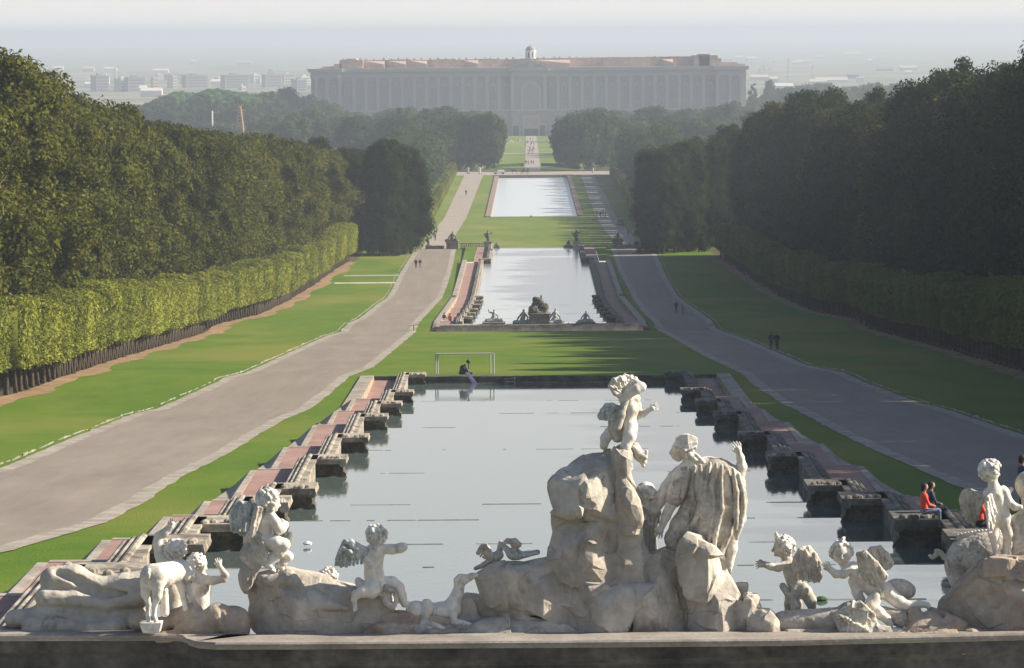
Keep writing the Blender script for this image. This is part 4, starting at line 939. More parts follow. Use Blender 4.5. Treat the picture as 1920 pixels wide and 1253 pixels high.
# ------------------------------------------------------------------ the town and the plain
def house(px, ytop, ybot, wpx, D, m, label, seed, tower=False):
    g = random.Random(seed); s = D / F; c = atd(px, ybot, D); w_ = wpx * s; z0 = c[2] - 6; z1 = atd(px, ytop, D)[2]
    dpt = 10 + g.random() * 8; e = empty('apartment_block', (c[0], D, c[2]), label, 'building')
    mb = MB(); rot = math.radians(22 + g.random() * 10); cx = (c[0], D + dpt / 2)
    mb.box(c[0] - w_ / 2, c[0] + w_ / 2, D, D + dpt, z0, z1, rot, cx)
    mb.box(c[0] - w_ * 0.2, c[0] + w_ * 0.12, D + dpt * 0.4, D + dpt * 0.7, z1, z1 + 2.6, rot, cx)
    mb.box(c[0] - w_ / 2 - 0.3, c[0] + w_ / 2 + 0.3, D - 0.3, D + dpt + 0.3, z1 - 0.25, z1 + 0.35, rot, cx)
    nfl = max(1, int((z1 - c[2]) / 3.2))
    mb.build('wall', m, e, world=True)
    mb = MB(); wb = MB()
    for k in range(nfl):
        z = c[2] + 1.0 + k * (z1 - c[2] - 1) / nfl
        wb.box(c[0] - w_ * 0.42, c[0] + w_ * 0.42, D - 0.06, D + 0.02, z + 0.2, z + 1.5, rot, cx); wb.box(c[0] + w_ / 2 - 0.02, c[0] + w_ / 2 + 0.06, D + dpt * 0.15, D + dpt * 0.4, z + 0.2, z + 1.7, rot, cx)
        mb.box(c[0] + w_ / 2, c[0] + w_ / 2 + 1.2, D + dpt * 0.5, D + dpt * 0.95, z - 0.1, z + 0.9, rot, cx)
    wb.build('window_bands', 'window_dark', e, world=True); mb.build('balconies', 'city_c', e, world=True)
TOWN = [(186,142,172,26,'city_a','low grey block at the left edge of the town'),(198,141,146,10,'city_c','tiny white house on the left edge of the town'),
 (228,148,172,20,'city_b','bright sunlit block with stacked balconies on the left of the town'),(252,146,172,34,'city_a','grey slab beside the bright balcony block'),
 (289,146,165,10,'city_d','reddish block with balconies left of the tall pale tower'),(297,141,150,9,'city_c','small white house with bright wall left of the pale tower'),
 (322,143,166,9,'city_b','tall narrow pale tower block in the town'),(345,147,158,12,'city_b','small cream block right of the tall pale tower'),(381,153,161,9,'city_c','small bright white cube house in mid town'),
 (410,146,157,12,'city_d','brick and cream block in mid town'),(365,142,165,44,'city_a','long shaded grey slab behind the cream block'),(440,141,166,50,'city_a','long shaded slab in mid town'),
 (478,141,156,14,'city_c','bright white stepped block left of the pine trees gap'),(490,150,158,14,'city_c','low white annex of the stepped white block'),(510,140,164,36,'city_a','grey slab between the white stepped block and the striped block'),
 (538,139,162,22,'city_b','sunlit striped apartment block near the palace'),(570,144,160,20,'city_c','bright white balcony block beside the palace corner'),(560,150,172,20,'city_a','shaded block below the white balcony block'),
 (453,162,170,8,'city_c','tiny white house beside the umbrella pine'),(463,176,190,9,'city_a','small pale house between the pine groups'),(330,140,150,40,'city_a','far grey row of roofs behind the tower block')]
for k, (px, yt, yb, wp, m_, l) in enumerate(TOWN):
    house(px, yt, yb, wp, ong(px, max(yb, 150))[1], m_, l, k)
for k, (px, yt, yb, wp, l) in enumerate([(1432,123,133,5,'tiny bright tower house right of the palace'),(1424,128,134,4,'tiny white house right of the palace'),(1443,126,140,6,'narrow sunlit house right of the palace'),(1452,113,118,8,'bright roofed house far right of the palace'),
   (1480,142,146,12,'low pale shed in front of the right hand plain'),(1560,150,154,60,'long low pale shed on the right hand plain'),(1612,146,156,14,'white shed with gable on the right hand plain'),(1660,97,101,14,'bright white warehouse far out on the plain'),(1600,101,104,34,'long pale warehouse far out on the plain'),(1683,97,100,8,'tiny bright hall at the far right of the plain'),(1635,108,110,18,'grey white hall on the plain'),(1500,88,90,34,'faint long hall near the horizon')]):
    D = ong(px, yb)[1]
    e = empty('warehouse', (0, 0, 0), l, 'building'); c = atd(px, yb, D); wv = wp * D / F; z1 = atd(px, yt, D)[2]; e.location = c
    mb = MB(); mb.box(c[0] - wv / 2, c[0] + wv / 2, D, D + wv * 0.6, c[2] - 8, z1); mb.build('wall', 'city_c', e, world=True)
    mb = MB(); mb.add([(c[0] - wv / 2, D, z1 + .01), (c[0] + wv / 2, D, z1 + .01), (c[0] + wv / 2, D + wv * 0.6, z1 + .01), (c[0] - wv / 2, D + wv * 0.6, z1 + .01), (c[0] - wv / 2, D + wv * 0.3, z1 + wv * .08), (c[0] + wv / 2, D + wv * 0.3, z1 + wv * .08)], [(0, 1, 5, 4), (2, 3, 4, 5), (0, 4, 3), (1, 2, 5), (0, 3, 2, 1)])
    mb.build('roof', 'city_b', e, world=True)
g = random.Random(21)
for k in range(60):            # scattered far farmsteads
    D = 4700 + g.random() * 7200; px = 150 + g.random() * 1600; c = ong(px, 60 + 8900 * (59 - G(D)) / D); x = c[0]
    wv = 8 + g.random() * 20; mb = MB(); z = G(D); h_ = 3 + g.random() * 3.5
    mb.box(x, x + wv, D, D + 14, z - 1, z + h_); mb.add([(x, D, z + h_ + .01), (x + wv, D, z + h_ + .01), (x + wv, D + 14, z + h_ + .01), (x, D + 14, z + h_ + .01), (x, D + 7, z + h_ + 3), (x + wv, D + 7, z + h_ + 3)], [(0, 1, 5, 4), (2, 3, 4, 5), (0, 4, 3), (1, 2, 5)])
    tag(mb.build('farmstead', ['city_c', 'city_b', 'city_a'][k % 3]), 'tiny pale building lost in the haze of the far plain', 'building', 'far buildings on the hazy plain')
def mast(px, yt, yb, D, w_, m_, name, label, cat):
    a = atd(px, yb, D); b = atd(px, yt, D); e = empty(name, a, label, cat); mb = MB()
    for sx in (-1, 1):
        for sy in (-1, 1): mb.tube([(a[0] + sx * w_, D + sy * w_, a[2] - 3), (a[0] + sx * w_ * 0.2, D + sy * w_ * .2, b[2])], w_ * 0.22, 4)
    n = 6
    for k in range(n):
        t = k / n; z = a[2] + (b[2] - a[2]) * t; q = w_ * (1 - 0.8 * t); mb.box(a[0] - q, a[0] + q, D - q, D + q, z, z + w_ * 0.25)
    mb.build('lattice', m_, e, world=True)
    mb = MB(); mb.box(a[0] - w_ * 1.6, a[0] + w_ * 1.6, D - 0.2, D + 0.2, b[2] - w_ * 1.2, b[2] - w_ * 0.9); mb.build('cross_arm', m_, e, world=True)
mast(1479, 110, 150, ong(1479, 150)[1], 2.0, 'metal_grey', 'pylon', 'tall thin pylon standing in the haze right of the palace', 'pylon')
mast(1524, 122, 150, ong(1524, 150)[1], 2.0, 'metal_grey', 'pylon', 'faint thin pylon right of the taller pylon', 'pylon')
mast(217, 124, 152, ong(217, 152)[1], 1.8, 'city_c', 'bell_tower', 'slender pale tower rising over the left of the town', 'tower')
mast(450, 199, 238, 2120, 1.7, 'fruit_orange', 'chapel_spire', 'small orange lattice spire rising from the hazy wood left of the palace', 'spire')
mb = MB(); a = atd(398, 232, 2350); b = atd(398, 208, 2350); mb.tube([(a[0], 2350, a[2] - 8), (a[0], 2350, b[2])], 0.45, 6); tag(mb.build('flag_pole', 'cloth_white'), 'thin white pole above the wood left of the orange spire', 'pole')

# ------------------------------------------------------------------ people
def person_mesh(pose, seed=0):
    """one adult about 1.72 m, facing +Y; returns body, top, trousers, hair meshes (u=x, v=-z, w=y)"""
    P = lambda x, y, z: (x, -z, y)
    sit = pose == 'sit'; walk = pose == 'walk'; hz = 0.30 if sit else 0.93
    st = 0.16 if walk else 0.02
    B = Sculpt((-0.42, -1.85, -0.55), (0.42, 0.55 if sit else 0.06, 0.85), 0.021)
    hd = hz + 0.72
    B.ell(P(0, 0.02, hd), (0.075, 0.11, 0.092), k=0.02); B.ell(P(0, 0.105, hd - 0.015), (0.014, 0.02, 0.02), k=0.015); B.cap(P(0, 0, hd - 0.1), P(0, 0, hd - 0.22), 0.05, 0.06, 0.03)
    T = Sculpt(B.lo, B.ax_hi() if False else (0.42, 0.55 if sit else 0.06, 0.85), 0.021)
    T.cap(P(0, 0, hz + 0.42), P(0, 0, hz + 0.05), 0.135, 0.125, 0.04, fl=(0.82, 1, 1.15)); T.cap(P(-0.15, 0, hz + 0.47), P(0.15, 0, hz + 0.47), 0.07, k=0.05)
    for s in (-1, 1):
        if sit: el = (s * 0.25, 0.10, hz + 0.22); ha = (s * 0.12, 0.30, hz + 0.16)
        else: el = (s * 0.25, -0.05 * s * (1 if walk else 0), hz + 0.20); ha = (s * 0.25, 0.12 * -s * (1 if walk else 0.2) + 0.08, hz - 0.03)
        T.path([(*P(s * 0.17, 0, hz + 0.46), 0.058), (*P(*el), 0.048)], 0.03); T.cap(P(*el), tuple(np.array(P(*el)) * 0.35 + np.array(P(*ha)) * 0.65), 0.045, 0.038, 0.02)
        B.cap(P(*el), P(*ha), 0.036, 0.026, 0.01)
        for q in range(4): B.cap(P(ha[0] + (q - 1.5) * 0.018, ha[1], ha[2]), P(ha[0] + (q - 1.5) * 0.02, ha[1] + 0.03, ha[2] - 0.075 - 0.008 * (q in (1, 2))), 0.012, 0.009, 0.006)
        B.cap(P(ha[0] - s * 0.02, ha[1] + 0.02, ha[2]), P(ha[0] - s * 0.05, ha[1] + 0.05, ha[2] - 0.04), 0.012, 0.010, 0.006)
    L = Sculpt(B.lo, (0.42, 0.55 if sit else 0.06, 0.85), 0.021)
    L.cap(P(-0.07, 0, hz + 0.02), P(0.07, 0, hz + 0.02), 0.115, k=0.04)
    for s in (-1, 1):
        if sit: kn = (s * 0.12, 0.42, hz + 0.02); an = (s * 0.12, 0.45, hz - 0.40)
        else: kn = (s * 0.09, st * s * 0.7 + 0.03, 0.50); an = (s * 0.09, st * s * 1.3 - 0.04, 0.09)
        L.path([(*P(s * 0.085, 0, hz), 0.085), (*P(*kn), 0.062), (*P(*an), 0.045)], 0.03)
        B.cap(P(an[0], an[1], an[2] - 0.04), P(an[0], an[1] + 0.16, an[2] - 0.06), 0.042, 0.034, 0.02)
    H = Sculpt(B.lo, (0.42, 0.06, 0.85), 0.021); H.ell(P(0, -0.01, hd + 0.03), (0.088, 0.10, 0.10), k=0.01); H.ell(P(0, -0.05, hd - 0.04), (0.08, 0.09, 0.06), k=0.03)
    return [x.mesh(n, 'skin', 0, unit=True) for x, n in ((B, 'body'), (T, 'jacket'), (L, 'trousers'), (H, 'hair'))]
PM = {p: person_mesh(p) for p in ('walk', 'stand', 'sit')}
def person(pose, loc, rz, top, legs, label, group=None, skin='skin', hair='hair_dark', sc=1.0):
    e = empty('person', loc, label, 'person', group, rz); e.scale = (sc, sc, sc); bod = None
    for me, n, m_ in zip(PM[pose], ('body', 'jacket', 'trousers', 'hair'), (skin, top, legs, hair)):
        o = link(n, me, e); key = n + m_ + pose
        if key not in PMC:
            c = me.copy(); c.materials.clear(); c.materials.append(MATS[m_]); PMC[key] = c
        o.data = PMC[key]
    return e
PMC = {}
def on_road(px, py): p = ong(px, py); return (p[0], p[1], G(p[1]) + 0.05)
person('walk', on_road(780, 504), 3.0, 'cloth_navy', 'cloth_black', 'left one of two dark-clad people walking up the sunlit road'); person('walk', on_road(788, 504), 3.3, 'cloth_black', 'cloth_grey', 'right one of two dark-clad people walking up the sunlit road')
def on_terr(px, py):
    z = 59 - 37.75; r = ray(px, py); t = (z - 59) / r[2]; return tuple(CAM + r * t)
person('walk', on_terr(833, 612), 0.2, 'cloth_black', 'cloth_white', 'person in black top and pale trousers on the pink terrace'); person('walk', on_terr(844, 613), -0.2, 'cloth_pink', 'cloth_blue', 'person in pink top and blue jeans on the pink terrace')
person('walk', on_road(1268, 589), 3.0, 'cloth_navy', 'cloth_black', 'tall dark walker of the pair with a child on the shaded road'); person('walk', on_road(1280, 590), 2.9, 'cloth_pink', 'cloth_grey', 'small person in pink beside the dark walker on the shaded road', sc=0.8)
person('stand', on_road(1446, 657), 3.0, 'cloth_navy', 'cloth_navy', 'navy-clad person standing left of the black-clad one on the shaded road'); person('stand', on_road(1457, 658), 3.2, 'cloth_black', 'cloth_black', 'black-clad person standing on the shaded road')
person('walk', on_road(816, 452), 0.0, 'cloth_grey', 'cloth_navy', 'lone grey walker on the far side of the balustrade'); person('walk', on_road(874, 367), 0.2, 'cloth_navy', 'cloth_black', 'lone tiny walker on the far pale road')
for k, (px, py) in enumerate([(1119, 408), (1126, 410), (1131, 407), (1135, 411)]): person('walk', on_road(px, py), 0.5 * k, ['cloth_blue', 'cloth_navy', 'cloth_grey', 'cloth_black'][k], 'cloth_navy', 'one of the small bluish walkers in a cluster on the far shaded road', 'cluster of walkers on the far shaded road')
person('walk', on_road(1178, 442), 0.1, 'cloth_navy', 'cloth_black', 'dark person walking on the shaded road beyond the balustrade')
person('walk', on_road(1187, 440), 0.4, 'cloth_tan', 'cloth_white', 'pale person walking on the shaded road beyond the balustrade'); person('walk', on_road(1196, 453), 0.4, 'cloth_white', 'cloth_tan', 'white-clad person near the dark wood at the balustrade')
g = random.Random(5)
for k in range(22):
    px = 984 + g.random() * 18; py = 263 + g.random() * 26; p = ong(px, py)
    person('walk', (p[0], p[1], G(p[1]) + 0.06), g.random() * 6, g.choice(['cloth_navy', 'cloth_black', 'cloth_grey', 'cloth_pink', 'cloth_white']), g.choice(['cloth_navy', 'cloth_black']), 'one of the tiny visitors strolling on the palace garden path', 'visitors on the palace garden path')
for k, px in enumerate([953, 958, 966, 971, 975, 1025]): person('walk', on_road(px, 268), k, ['cloth_navy', 'cloth_white', 'cloth_grey'][k % 3], 'cloth_black', 'one of the tiny visitors on the cross path of the palace lawn', 'visitors on the palace cross path')
for k, px in enumerate([985, 988, 991, 996, 1000]): person('stand', on_road(px, 309), k, ['cloth_black', 'cloth_navy', 'cloth_grey'][k % 3], 'cloth_black', 'one of the visitors standing at the near end of the palace path', 'visitors at the near end of the palace path')
# people sitting on the shaded side of the near cascade
zt = 59 - 13.8 + 0.84
def on_z(px, py, z): r = ray(px, py); return tuple(CAM + r * ((z - 59) / r[2]))
D0 = 120.5
def at_plain(px, py, D): return tuple(atd(px, py, D))
person('sit', tuple(np.array(at_plain(1733, 966, 139.0)) - np.array([0, 0, 0.19])), -1.5, 'cloth_red', 'cloth_grey', 'man in a bright orange-red shirt sitting on the shaded pool parapet')
person('sit', tuple(np.array(at_plain(1746, 962, 141)) - np.array([0, 0, 0.19])), -1.5, 'cloth_navy', 'cloth_navy', 'companion in navy sitting behind the man in the orange-red shirt')
person('sit', tuple(np.array(at_plain(1836, 990, 121)) - np.array([0, 0, 0.19])), -1.3, 'cloth_red', 'cloth_black', 'person in dark red sitting behind the winged cherub, mostly hidden')
person('stand', tuple(np.array(at_plain(1917, 975, 128))), -1.3, 'cloth_navy', 'cloth_black', 'dark-haired person at the right edge beside the road')

# ------------------------------------------------------------------ goal frame, sculpture on the wall, sign board
zl = G(383)
def goalpost():
    a = atd(817, 702, 384); b = atd(926, 702, 384); h = 38 * 384 / F * 1.02; z = G(384)
    e = empty('goal_frame', ((a[0] + b[0]) / 2, 384, z), 'light metal goal frame standing on the lawn behind the near pool', 'goal')
    for nm, x0, x1, d in (('post', a[0], a[0], 0), ('post', b[0], b[0], 0), ('post', b[0] - 0.28, b[0] - 0.28, 0.9), ('post', a[0] + 0.16, a[0] + 0.16, 0.9)):
        mb = MB(); mb.tube([(x0, 384 + d, z - 0.1), (x1, 384 + d, z + h)], 0.055, 8); mb.build(nm, 'metal_grey', e, world=True)
    mb = MB(); mb.tube([(a[0], 384, z + h), (b[0], 384, z + h)], 0.055, 8); mb.build('crossbar', 'metal_grey', e, world=True)
    mb = MB(); mb.tube([(a[0] + .16, 384.9, z + h - 0.05), (b[0] - .28, 384.9, z + h - 0.05)], 0.05, 8)
    for x in (a[0], b[0]): mb.tube([(x, 384, z + h), (x + (0.16 if x < 0 and x == a[0] else -0.28), 384.9, z + h - 0.05)], 0.045, 6)
    mb.build('rear_frame', 'metal_grey', e, world=True)
goalpost()
S = Sculpt((855, 668, -22), (902, 726, 16), 0.6)
S.ell((878.5, 678, 0), (4.2, 4, 4), k=1); S.cap((878.5, 682, 0), (878, 698, 0), 0.9, 1.2, 0.5)
S.ell((869, 692, 0), (7, 8, 6), rot=-20, k=2); S.ell((866, 697, 0), (5, 6, 6), k=2); S.cap((872, 685, -1), (878, 697, -4), 2.2, 2.0, 1); S.cap((862, 700, -2), (884, 700, -2), 2.0, 2.4, 1)
S.cap((874, 690, 3), (879, 696, 2), 1.6, k=1)
e = empty('seated_sculpture', atd(878, 702, 378), 'dark modern seated figure with ball head and slanting blade legs on the far pool wall', 'sculpture')
o = link('figure', S.mesh('figure', 'metal_dark', 378, (878, 700)), e, True)
mb = MB(); a = atd(872, 699, 377.0); b = atd(880, 698, 377.0); c = atd(896, 721.5, 376.2); d = atd(889, 724, 376.2)
V = [a, b, c, d] + [np.array(v) + np.array([0, 0.12, -0.02]) for v in (a, b, c, d)]
mb.add(V, [(0, 1, 2, 3), (7, 6, 5, 4), (0, 4, 5, 1), (1, 5, 6, 2), (2, 6, 7, 3), (3, 7, 4, 0)]); mb.build('blade_legs', 'panel_violet', e, world=True)
p = ong(776, 621); e = empty('info_board', (p[0], p[1], G(p[1])), 'small slanted information board on a post beside the sunlit road', 'sign')
mb = MB(); mb.box(p[0] - 0.05, p[0] + 0.05, p[1] - 0.05, p[1] + 0.05, G(p[1]) - 0.1, G(p[1]) + 0.85); mb.build('post', 'metal_dark', e, world=True)
mb = MB(); z = G(p[1]); mb.add([(p[0] - 0.6, p[1] - 0.3, z + 0.66), (p[0] + 0.6, p[1] - 0.3, z + 0.86), (p[0] + 0.62, p[1] + 0.3, z + 1.06), (p[0] - 0.58, p[1] + 0.3, z + 0.88), (p[0] - 0.6, p[1] - 0.3, z + 0.60), (p[0] + 0.6, p[1] - 0.3, z + 0.80), (p[0] + 0.62, p[1] + 0.3, z + 1.0), (p[0] - 0.58, p[1] + 0.3, z + 0.82)], [(0, 1, 2, 3), (7, 6, 5, 4), (0, 4, 5, 1), (1, 5, 6, 2), (2, 6, 7, 3), (3, 7, 4, 0)])
mb.build('panel', 'cloth_tan', e, world=True)

# ------------------------------------------------------------------ balustrade with statues behind the second pool
zb_ = G(926)
def baluster_run(pxa, pxb, label, solid=False, D=926.5, ytop=456, ybot=467):
    a = atd(pxa, ybot, D); b = atd(pxb, ybot, D); z0 = min(G(D), a[2]) ; z1 = atd(pxa, ytop, D)[2]
    e = empty('balustrade', ((a[0] + b[0]) / 2, D, z0), label, 'balustrade'); mb = MB()
    mb.box(a[0], b[0], D - 0.25, D + 0.25, z1 - 0.16, z1); mb.build('rail', 'coping_stone', e, world=True)
    mb = MB(); mb.box(a[0], b[0], D - 0.25, D + 0.25, z0 - 0.4, z0 + 0.2); mb.build('plinth', 'balustrade_stone', e, world=True)
    if solid: mb = MB(); mb.box(a[0] + .02, b[0] - .02, D - 0.2, D + 0.2, z0 + 0.201, z1 - 0.161); mb.build('wall_panel', 'balustrade_stone', e, world=True)
    else:
        n = int((b[0] - a[0]) / 0.36); h = z1 - 0.16 - z0 - 0.2
        for k in range(n):
            x = a[0] + (k + 0.5) * (b[0] - a[0]) / n; mb = MB(); mb.lathe([(0.07, 0), (0.06, 0.1 * h), (0.13, 0.35 * h), (0.06, 0.7 * h), (0.09, 0.9 * h), (0.09, h)], (x, D, z0 + 0.2), 8); mb.build('baluster', 'coping_stone', e, world=True)
baluster_run(863, 908, 'pierced stone balustrade between two statue pedestals on the sunlit side'); baluster_run(800, 833, 'low solid parapet wall across the far end of the sunlit road', True, 926.5, 461, 468)
baluster_run(1088, 1142, 'stone balustrade behind the shaded side of the middle pool', False); 
def group_statue(px, yb, yt, D, ped, kind, label, m_='statue_dark', cat='statue'):
    """pedestal and a posed figure group; all sizes in photo pixels"""
    k = (yb - yt) / 30.0; e = empty('pedestal_statue', atd(px, yb, D), label, cat)
    if ped:
        w_, hh = ped; a = atd(px - w_, yb + 2, D); b = atd(px + w_, yb - hh, D); mb = MB(); q = (b[0] - a[0]) / 2
        mb.box(a[0], b[0], D - q, D + q, a[2] - 0.3, b[2]); mb.box(a[0] - 0.1, b[0] + 0.1, D - q - .1, D + q + .1, b[2] + .001, b[2] + 0.15); mb.box(a[0] - 0.12, b[0] + 0.12, D - q - .12, D + q + .12, a[2] - 0.3, a[2] + 0.25)
        mb.build('pedestal', 'balustrade_stone', e, world=True); yb2 = yb - hh
    else: yb2 = yb
    S = Sculpt((px - 16 * k - 6, yt - 3, -8 * k - 2), (px + 16 * k + 6, yb2 + 2, 8 * k + 2), max(0.28, 0.3 * k)); H = yb2 - yt; g = random.Random(int(px))
    c = lambda u, v, w_=0: (px + u * H, yb2 - v * H, w_ * H)
    if kind == 'stand':
        S.path([(*c(-.05, 0), .07 * H), (*c(-.04, .28), .08 * H), (*c(0, .5), .12 * H), (*c(0, .75), .11 * H), (*c(0, .84), .05 * H)], .05 * H); S.cap(c(.08, 0, .05), c(.04, .45), .06 * H, .09 * H, .04 * H)
        S.ell(c(0, .93), .07 * H, k=.02 * H); S.path([(*c(.1, .78), .05 * H), (*c(.3, .72), .04 * H), (*c(.38, .9), .035 * H)], .03 * H); S.path([(*c(-.1, .78), .05 * H), (*c(-.28, .6), .04 * H), (*c(-.34, .75), .03 * H)], .03 * H); S.cap(c(.05, .2, .1), c(-.15, .5, .1), .1 * H, .12 * H, .05 * H)
    else:
        for i in range(5): S.ell(c(-.45 + .22 * i, .12 + .06 * g.random()), (.22 * H, .16 * H, .25 * H), k=.08 * H)
        S.path([(*c(-.1, .25), .16 * H), (*c(0, .5), .13 * H), (*c(.02, .75), .11 * H), (*c(.02, .84), .05 * H)], .06 * H); S.ell(c(.03, .93), .075 * H, k=.02 * H)
        S.path([(*c(.1, .72), .06 * H), (*c(.3, .5), .05 * H), (*c(.25, .3), .045 * H)], .03 * H); S.path([(*c(-.1, .72), .06 * H), (*c(-.32, .8 if kind == 'wave' else .45), .05 * H), (*c(-.38, 1.0 if kind == 'wave' else .25), .04 * H)], .03 * H)
        S.path([(*c(0, .25, -.1), .1 * H), (*c(.35, .3, -.2), .08 * H), (*c(.45, .05, -.2), .06 * H)], .04 * H)
    link('figure', S.mesh('figure', m_, D, (px, yb2), rough=.02 * H, rsc=.1 * H), e, True)
group_statue(848, 467, 434, 927, (11, 12), 'sit', 'seated figure group on the broad pedestal at the inner edge of the sunlit road'); group_statue(915, 466, 432, 927, (7, 12), 'stand', 'armed standing figure on a pedestal left of the middle pool head')
group_statue(931, 468, 454, 925, (4, 3), 'sit', 'small crouching figure beside the left water edge of the middle pool'); group_statue(803, 466, 443, 928, (5, 5), 'stand', 'cross-shaped standing figure at the outer end of the sunlit road parapet')
group_statue(1081, 466, 431, 927, (7, 12), 'stand', 'armed standing figure on a pedestal right of the middle pool head'); group_statue(1066, 468, 450, 925, (5, 3), 'sit', 'crouching dark figure at the right water edge of the middle pool')
group_statue(1158, 462, 436, 927, (9, 8), 'sit', 'dark figure group on a pedestal at the inner edge of the shaded road'); group_statue(1180, 468, 456, 928, (6, 3), 'sit', 'low dark carved rock group on the shaded road parapet')
baluster_run(1146, 1206, 'dark solid parapet wall across the far end of the shaded road', True, 929, 459, 468)
group_statue(900, 329, 313, 1660, (3, 3), 'stand', 'white standing statue before the far oaks on the left', 'marble'); group_statue(878, 328, 313, 1662, (2.5, 3), 'stand', 'greyish small statue left of the white statue', 'marble_grey')
group_statue(1112, 329, 314, 1660, (2.5, 3), 'stand', 'pale slim statue before the far oaks on the right', 'marble_grey'); group_statue(996, 413, 403, 1256, (4, 2), 'sit', 'small dark dolphin fountain figure at the near edge of the far pool')
baluster_run(945, 990, 'thin pale railing left of the fountain figure at the far pool', False, 1256, 408.5, 412.5); baluster_run(1002, 1045, 'thin pale railing right of the fountain figure at the far pool', False, 1256, 408, 412)
# the sculpture groups at the head of the second pool
group_statue(926, 613, 580, 588, (20, 7), 'wave', 'seated river figure waving one arm, left on the middle pool wall', 'marble_grey')
group_statue(981, 614, 580, 588.4, (9, 4), 'sit', 'pair of seated figures left of the dark central rock', 'marble_grey'); group_statue(1041, 614, 578, 588.4, (9, 4), 'sit', 'pair of seated figures right of the dark central rock', 'marble_grey')
group_statue(1098, 613, 583, 588, (17, 7), 'sit', 'seated figure with hands on hips, right on the middle pool wall', 'marble_grey'); group_statue(1066, 612, 604, 588, None, 'sit', 'small low carved creature between the seated figures on the wall', 'marble_grey')
e = empty('central_rock', atd(1010, 618, 588), 'tall dark carved rock crowned by a small figure in the middle of the pool wall', 'statue')
mb = MB(); a = atd(992, 618, 588); b = atd(1030, 590, 588); mb.box(a[0], b[0], 586.9, 589.4, a[2] - .5, b[2]); mb.box(a[0] - .15, b[0] + .15, 586.7, 589.6, b[2] + .001, b[2] + .2); mb.build('plinth', 'balustrade_stone', e, world=True)
S = Sculpt((988, 550, -16), (1036, 594, 16), 0.45)
for i, (u, v, r) in enumerate([(1004, 585, 11), (1016, 586, 11), (1008, 574, 10), (1000, 580, 8), (1012, 566, 7), (1005, 562, 6), (1020, 576, 8)]): S.ell((u, v, (i % 3) * 3 - 3), (r * 1.18, r * 1.02, r), k=3)
S.path([(1015, 566, 0, 2.6), (1015, 559, 0, 2.3)], 1); S.ell((1015, 555.5, 0), 1.9, k=.5); S.path([(1022, 582, -6, 3.2), (1024, 575, -6, 2.6)], 1.5); S.ell((1024.5, 571, -6), 2.2, k=.6); S.path([(998, 586, -8, 3), (997, 579, -8, 2.4)], 1); S.ell((997, 575.5, -8), 1.8, k=.5)
link('figures_and_rock', S.mesh('figures_and_rock', 'statue_dark', 588, (1010, 590), rough=1.2, rsc=4), e, True)

# ------------------------------------------------------------------ vehicles near the far pool
def car(px, py, rz, m_, label, D=None, van=False):
    p = ong(px, py) if D is None else atd(px, py, D); e = empty('parked_car', (p[0], p[1], G(p[1]) + 0.06), label, 'car', rz=rz)
    L, W, H = (4.2, 1.75, 1.5) if not van else (3.4, 1.5, 1.8); mb = MB()
    pr = [(-L/2, .25), (-L/2, .75), (-L/2 + .3, .85), (-L*.18, .92), (-L*.05, H), (L*.36, H), (L*.47, .95), (L/2, .85), (L/2, .25)]
    V = [(x, y * W / 2 * (0.86 if z > 1 else 1), z) for y in (-1, 1) for x, z in pr]; n = len(pr)
    mb.add(V, [tuple(range(n)), tuple(range(2 * n - 1, n - 1, -1))] + [(i, (i + 1) % n, n + (i + 1) % n, n + i) for i in range(n)]); mb.build('body', m_, e)
    mb = MB(); mb.box(-L*.06, L*.38, -W/2*.90, W/2*.90, .98, H - .12); mb.build('windows', 'window_dark', e)
    for sx in (-1, 1):
        for sy in (-1, 1): mb = MB(); mb.tube([(sx * L * .3, sy * W * .44, .32), (sx * L * .3, sy * W * .52, .32)], .32, 14); mb.build('wheel', 'rubber', e)
car(936, 328, 0.1, 'car_white', 'small white car parked beside the far pool', 1652); car(1163, 425, 1.5, 'car_green', 'dark green car driving on the shaded road beyond the balustrade', None, True)
def horse(px, py, D, label):
    b = atd(px, py, D); e = empty('carriage_horse', (b[0], D, G(D) + 0.06), label, 'horse'); P = lambda x, y, z: (x, -z, y)
    S = Sculpt((-1.5, -2.0, -0.4), (1.3, 0.05, 0.4), 0.05)
    S.path([(*P(-.6, 0, 1.15), .30), (*P(0, 0, 1.08), .27), (*P(.6, 0, 1.15), .31)], .15); S.path([(*P(-.75, 0, 1.3), .2), (*P(-1.05, 0, 1.62), .13)], .1); S.path([(*P(-1.05, 0, 1.66), .11), (*P(-1.35, 0, 1.42), .07)], .05)
    for x in (-.6, .65):
        for y in (-.13, .13): S.path([(*P(x, y, .95), .13), (*P(x + (.08 if x > 0 else 0), y, .5), .07), (*P(x, y, .06), .055)], .05)
    S.path([(*P(.85, 0, 1.3), .06), (*P(1.0, 0, .7), .07)], .04); link('body', S.mesh('body', 'horse', 0, unit=True), e)
horse(964, 327, 1655, 'dark horse harnessed in front of the carriage by the far pool')
b = atd(984, 327, 1655); e = empty('carriage', (b[0], 1655, G(1655) + 0.06), 'open dark horse carriage standing by the far pool', 'carriage')
mb = MB(); mb.box(-1.2, 1.2, -.6, .6, .7, 1.2); mb.box(.9, 1.3, -.6, .6, 1.2, 1.9); mb.box(-.4, -.1, -.6, .6, 1.2, 1.6); mb.build('body', 'metal_dark', e)
mb = MB(); mb.tube([(-1.2, 0, .8), (-3.2, 0, 1.0)], .04, 6); mb.build('shaft', 'metal_dark', e)
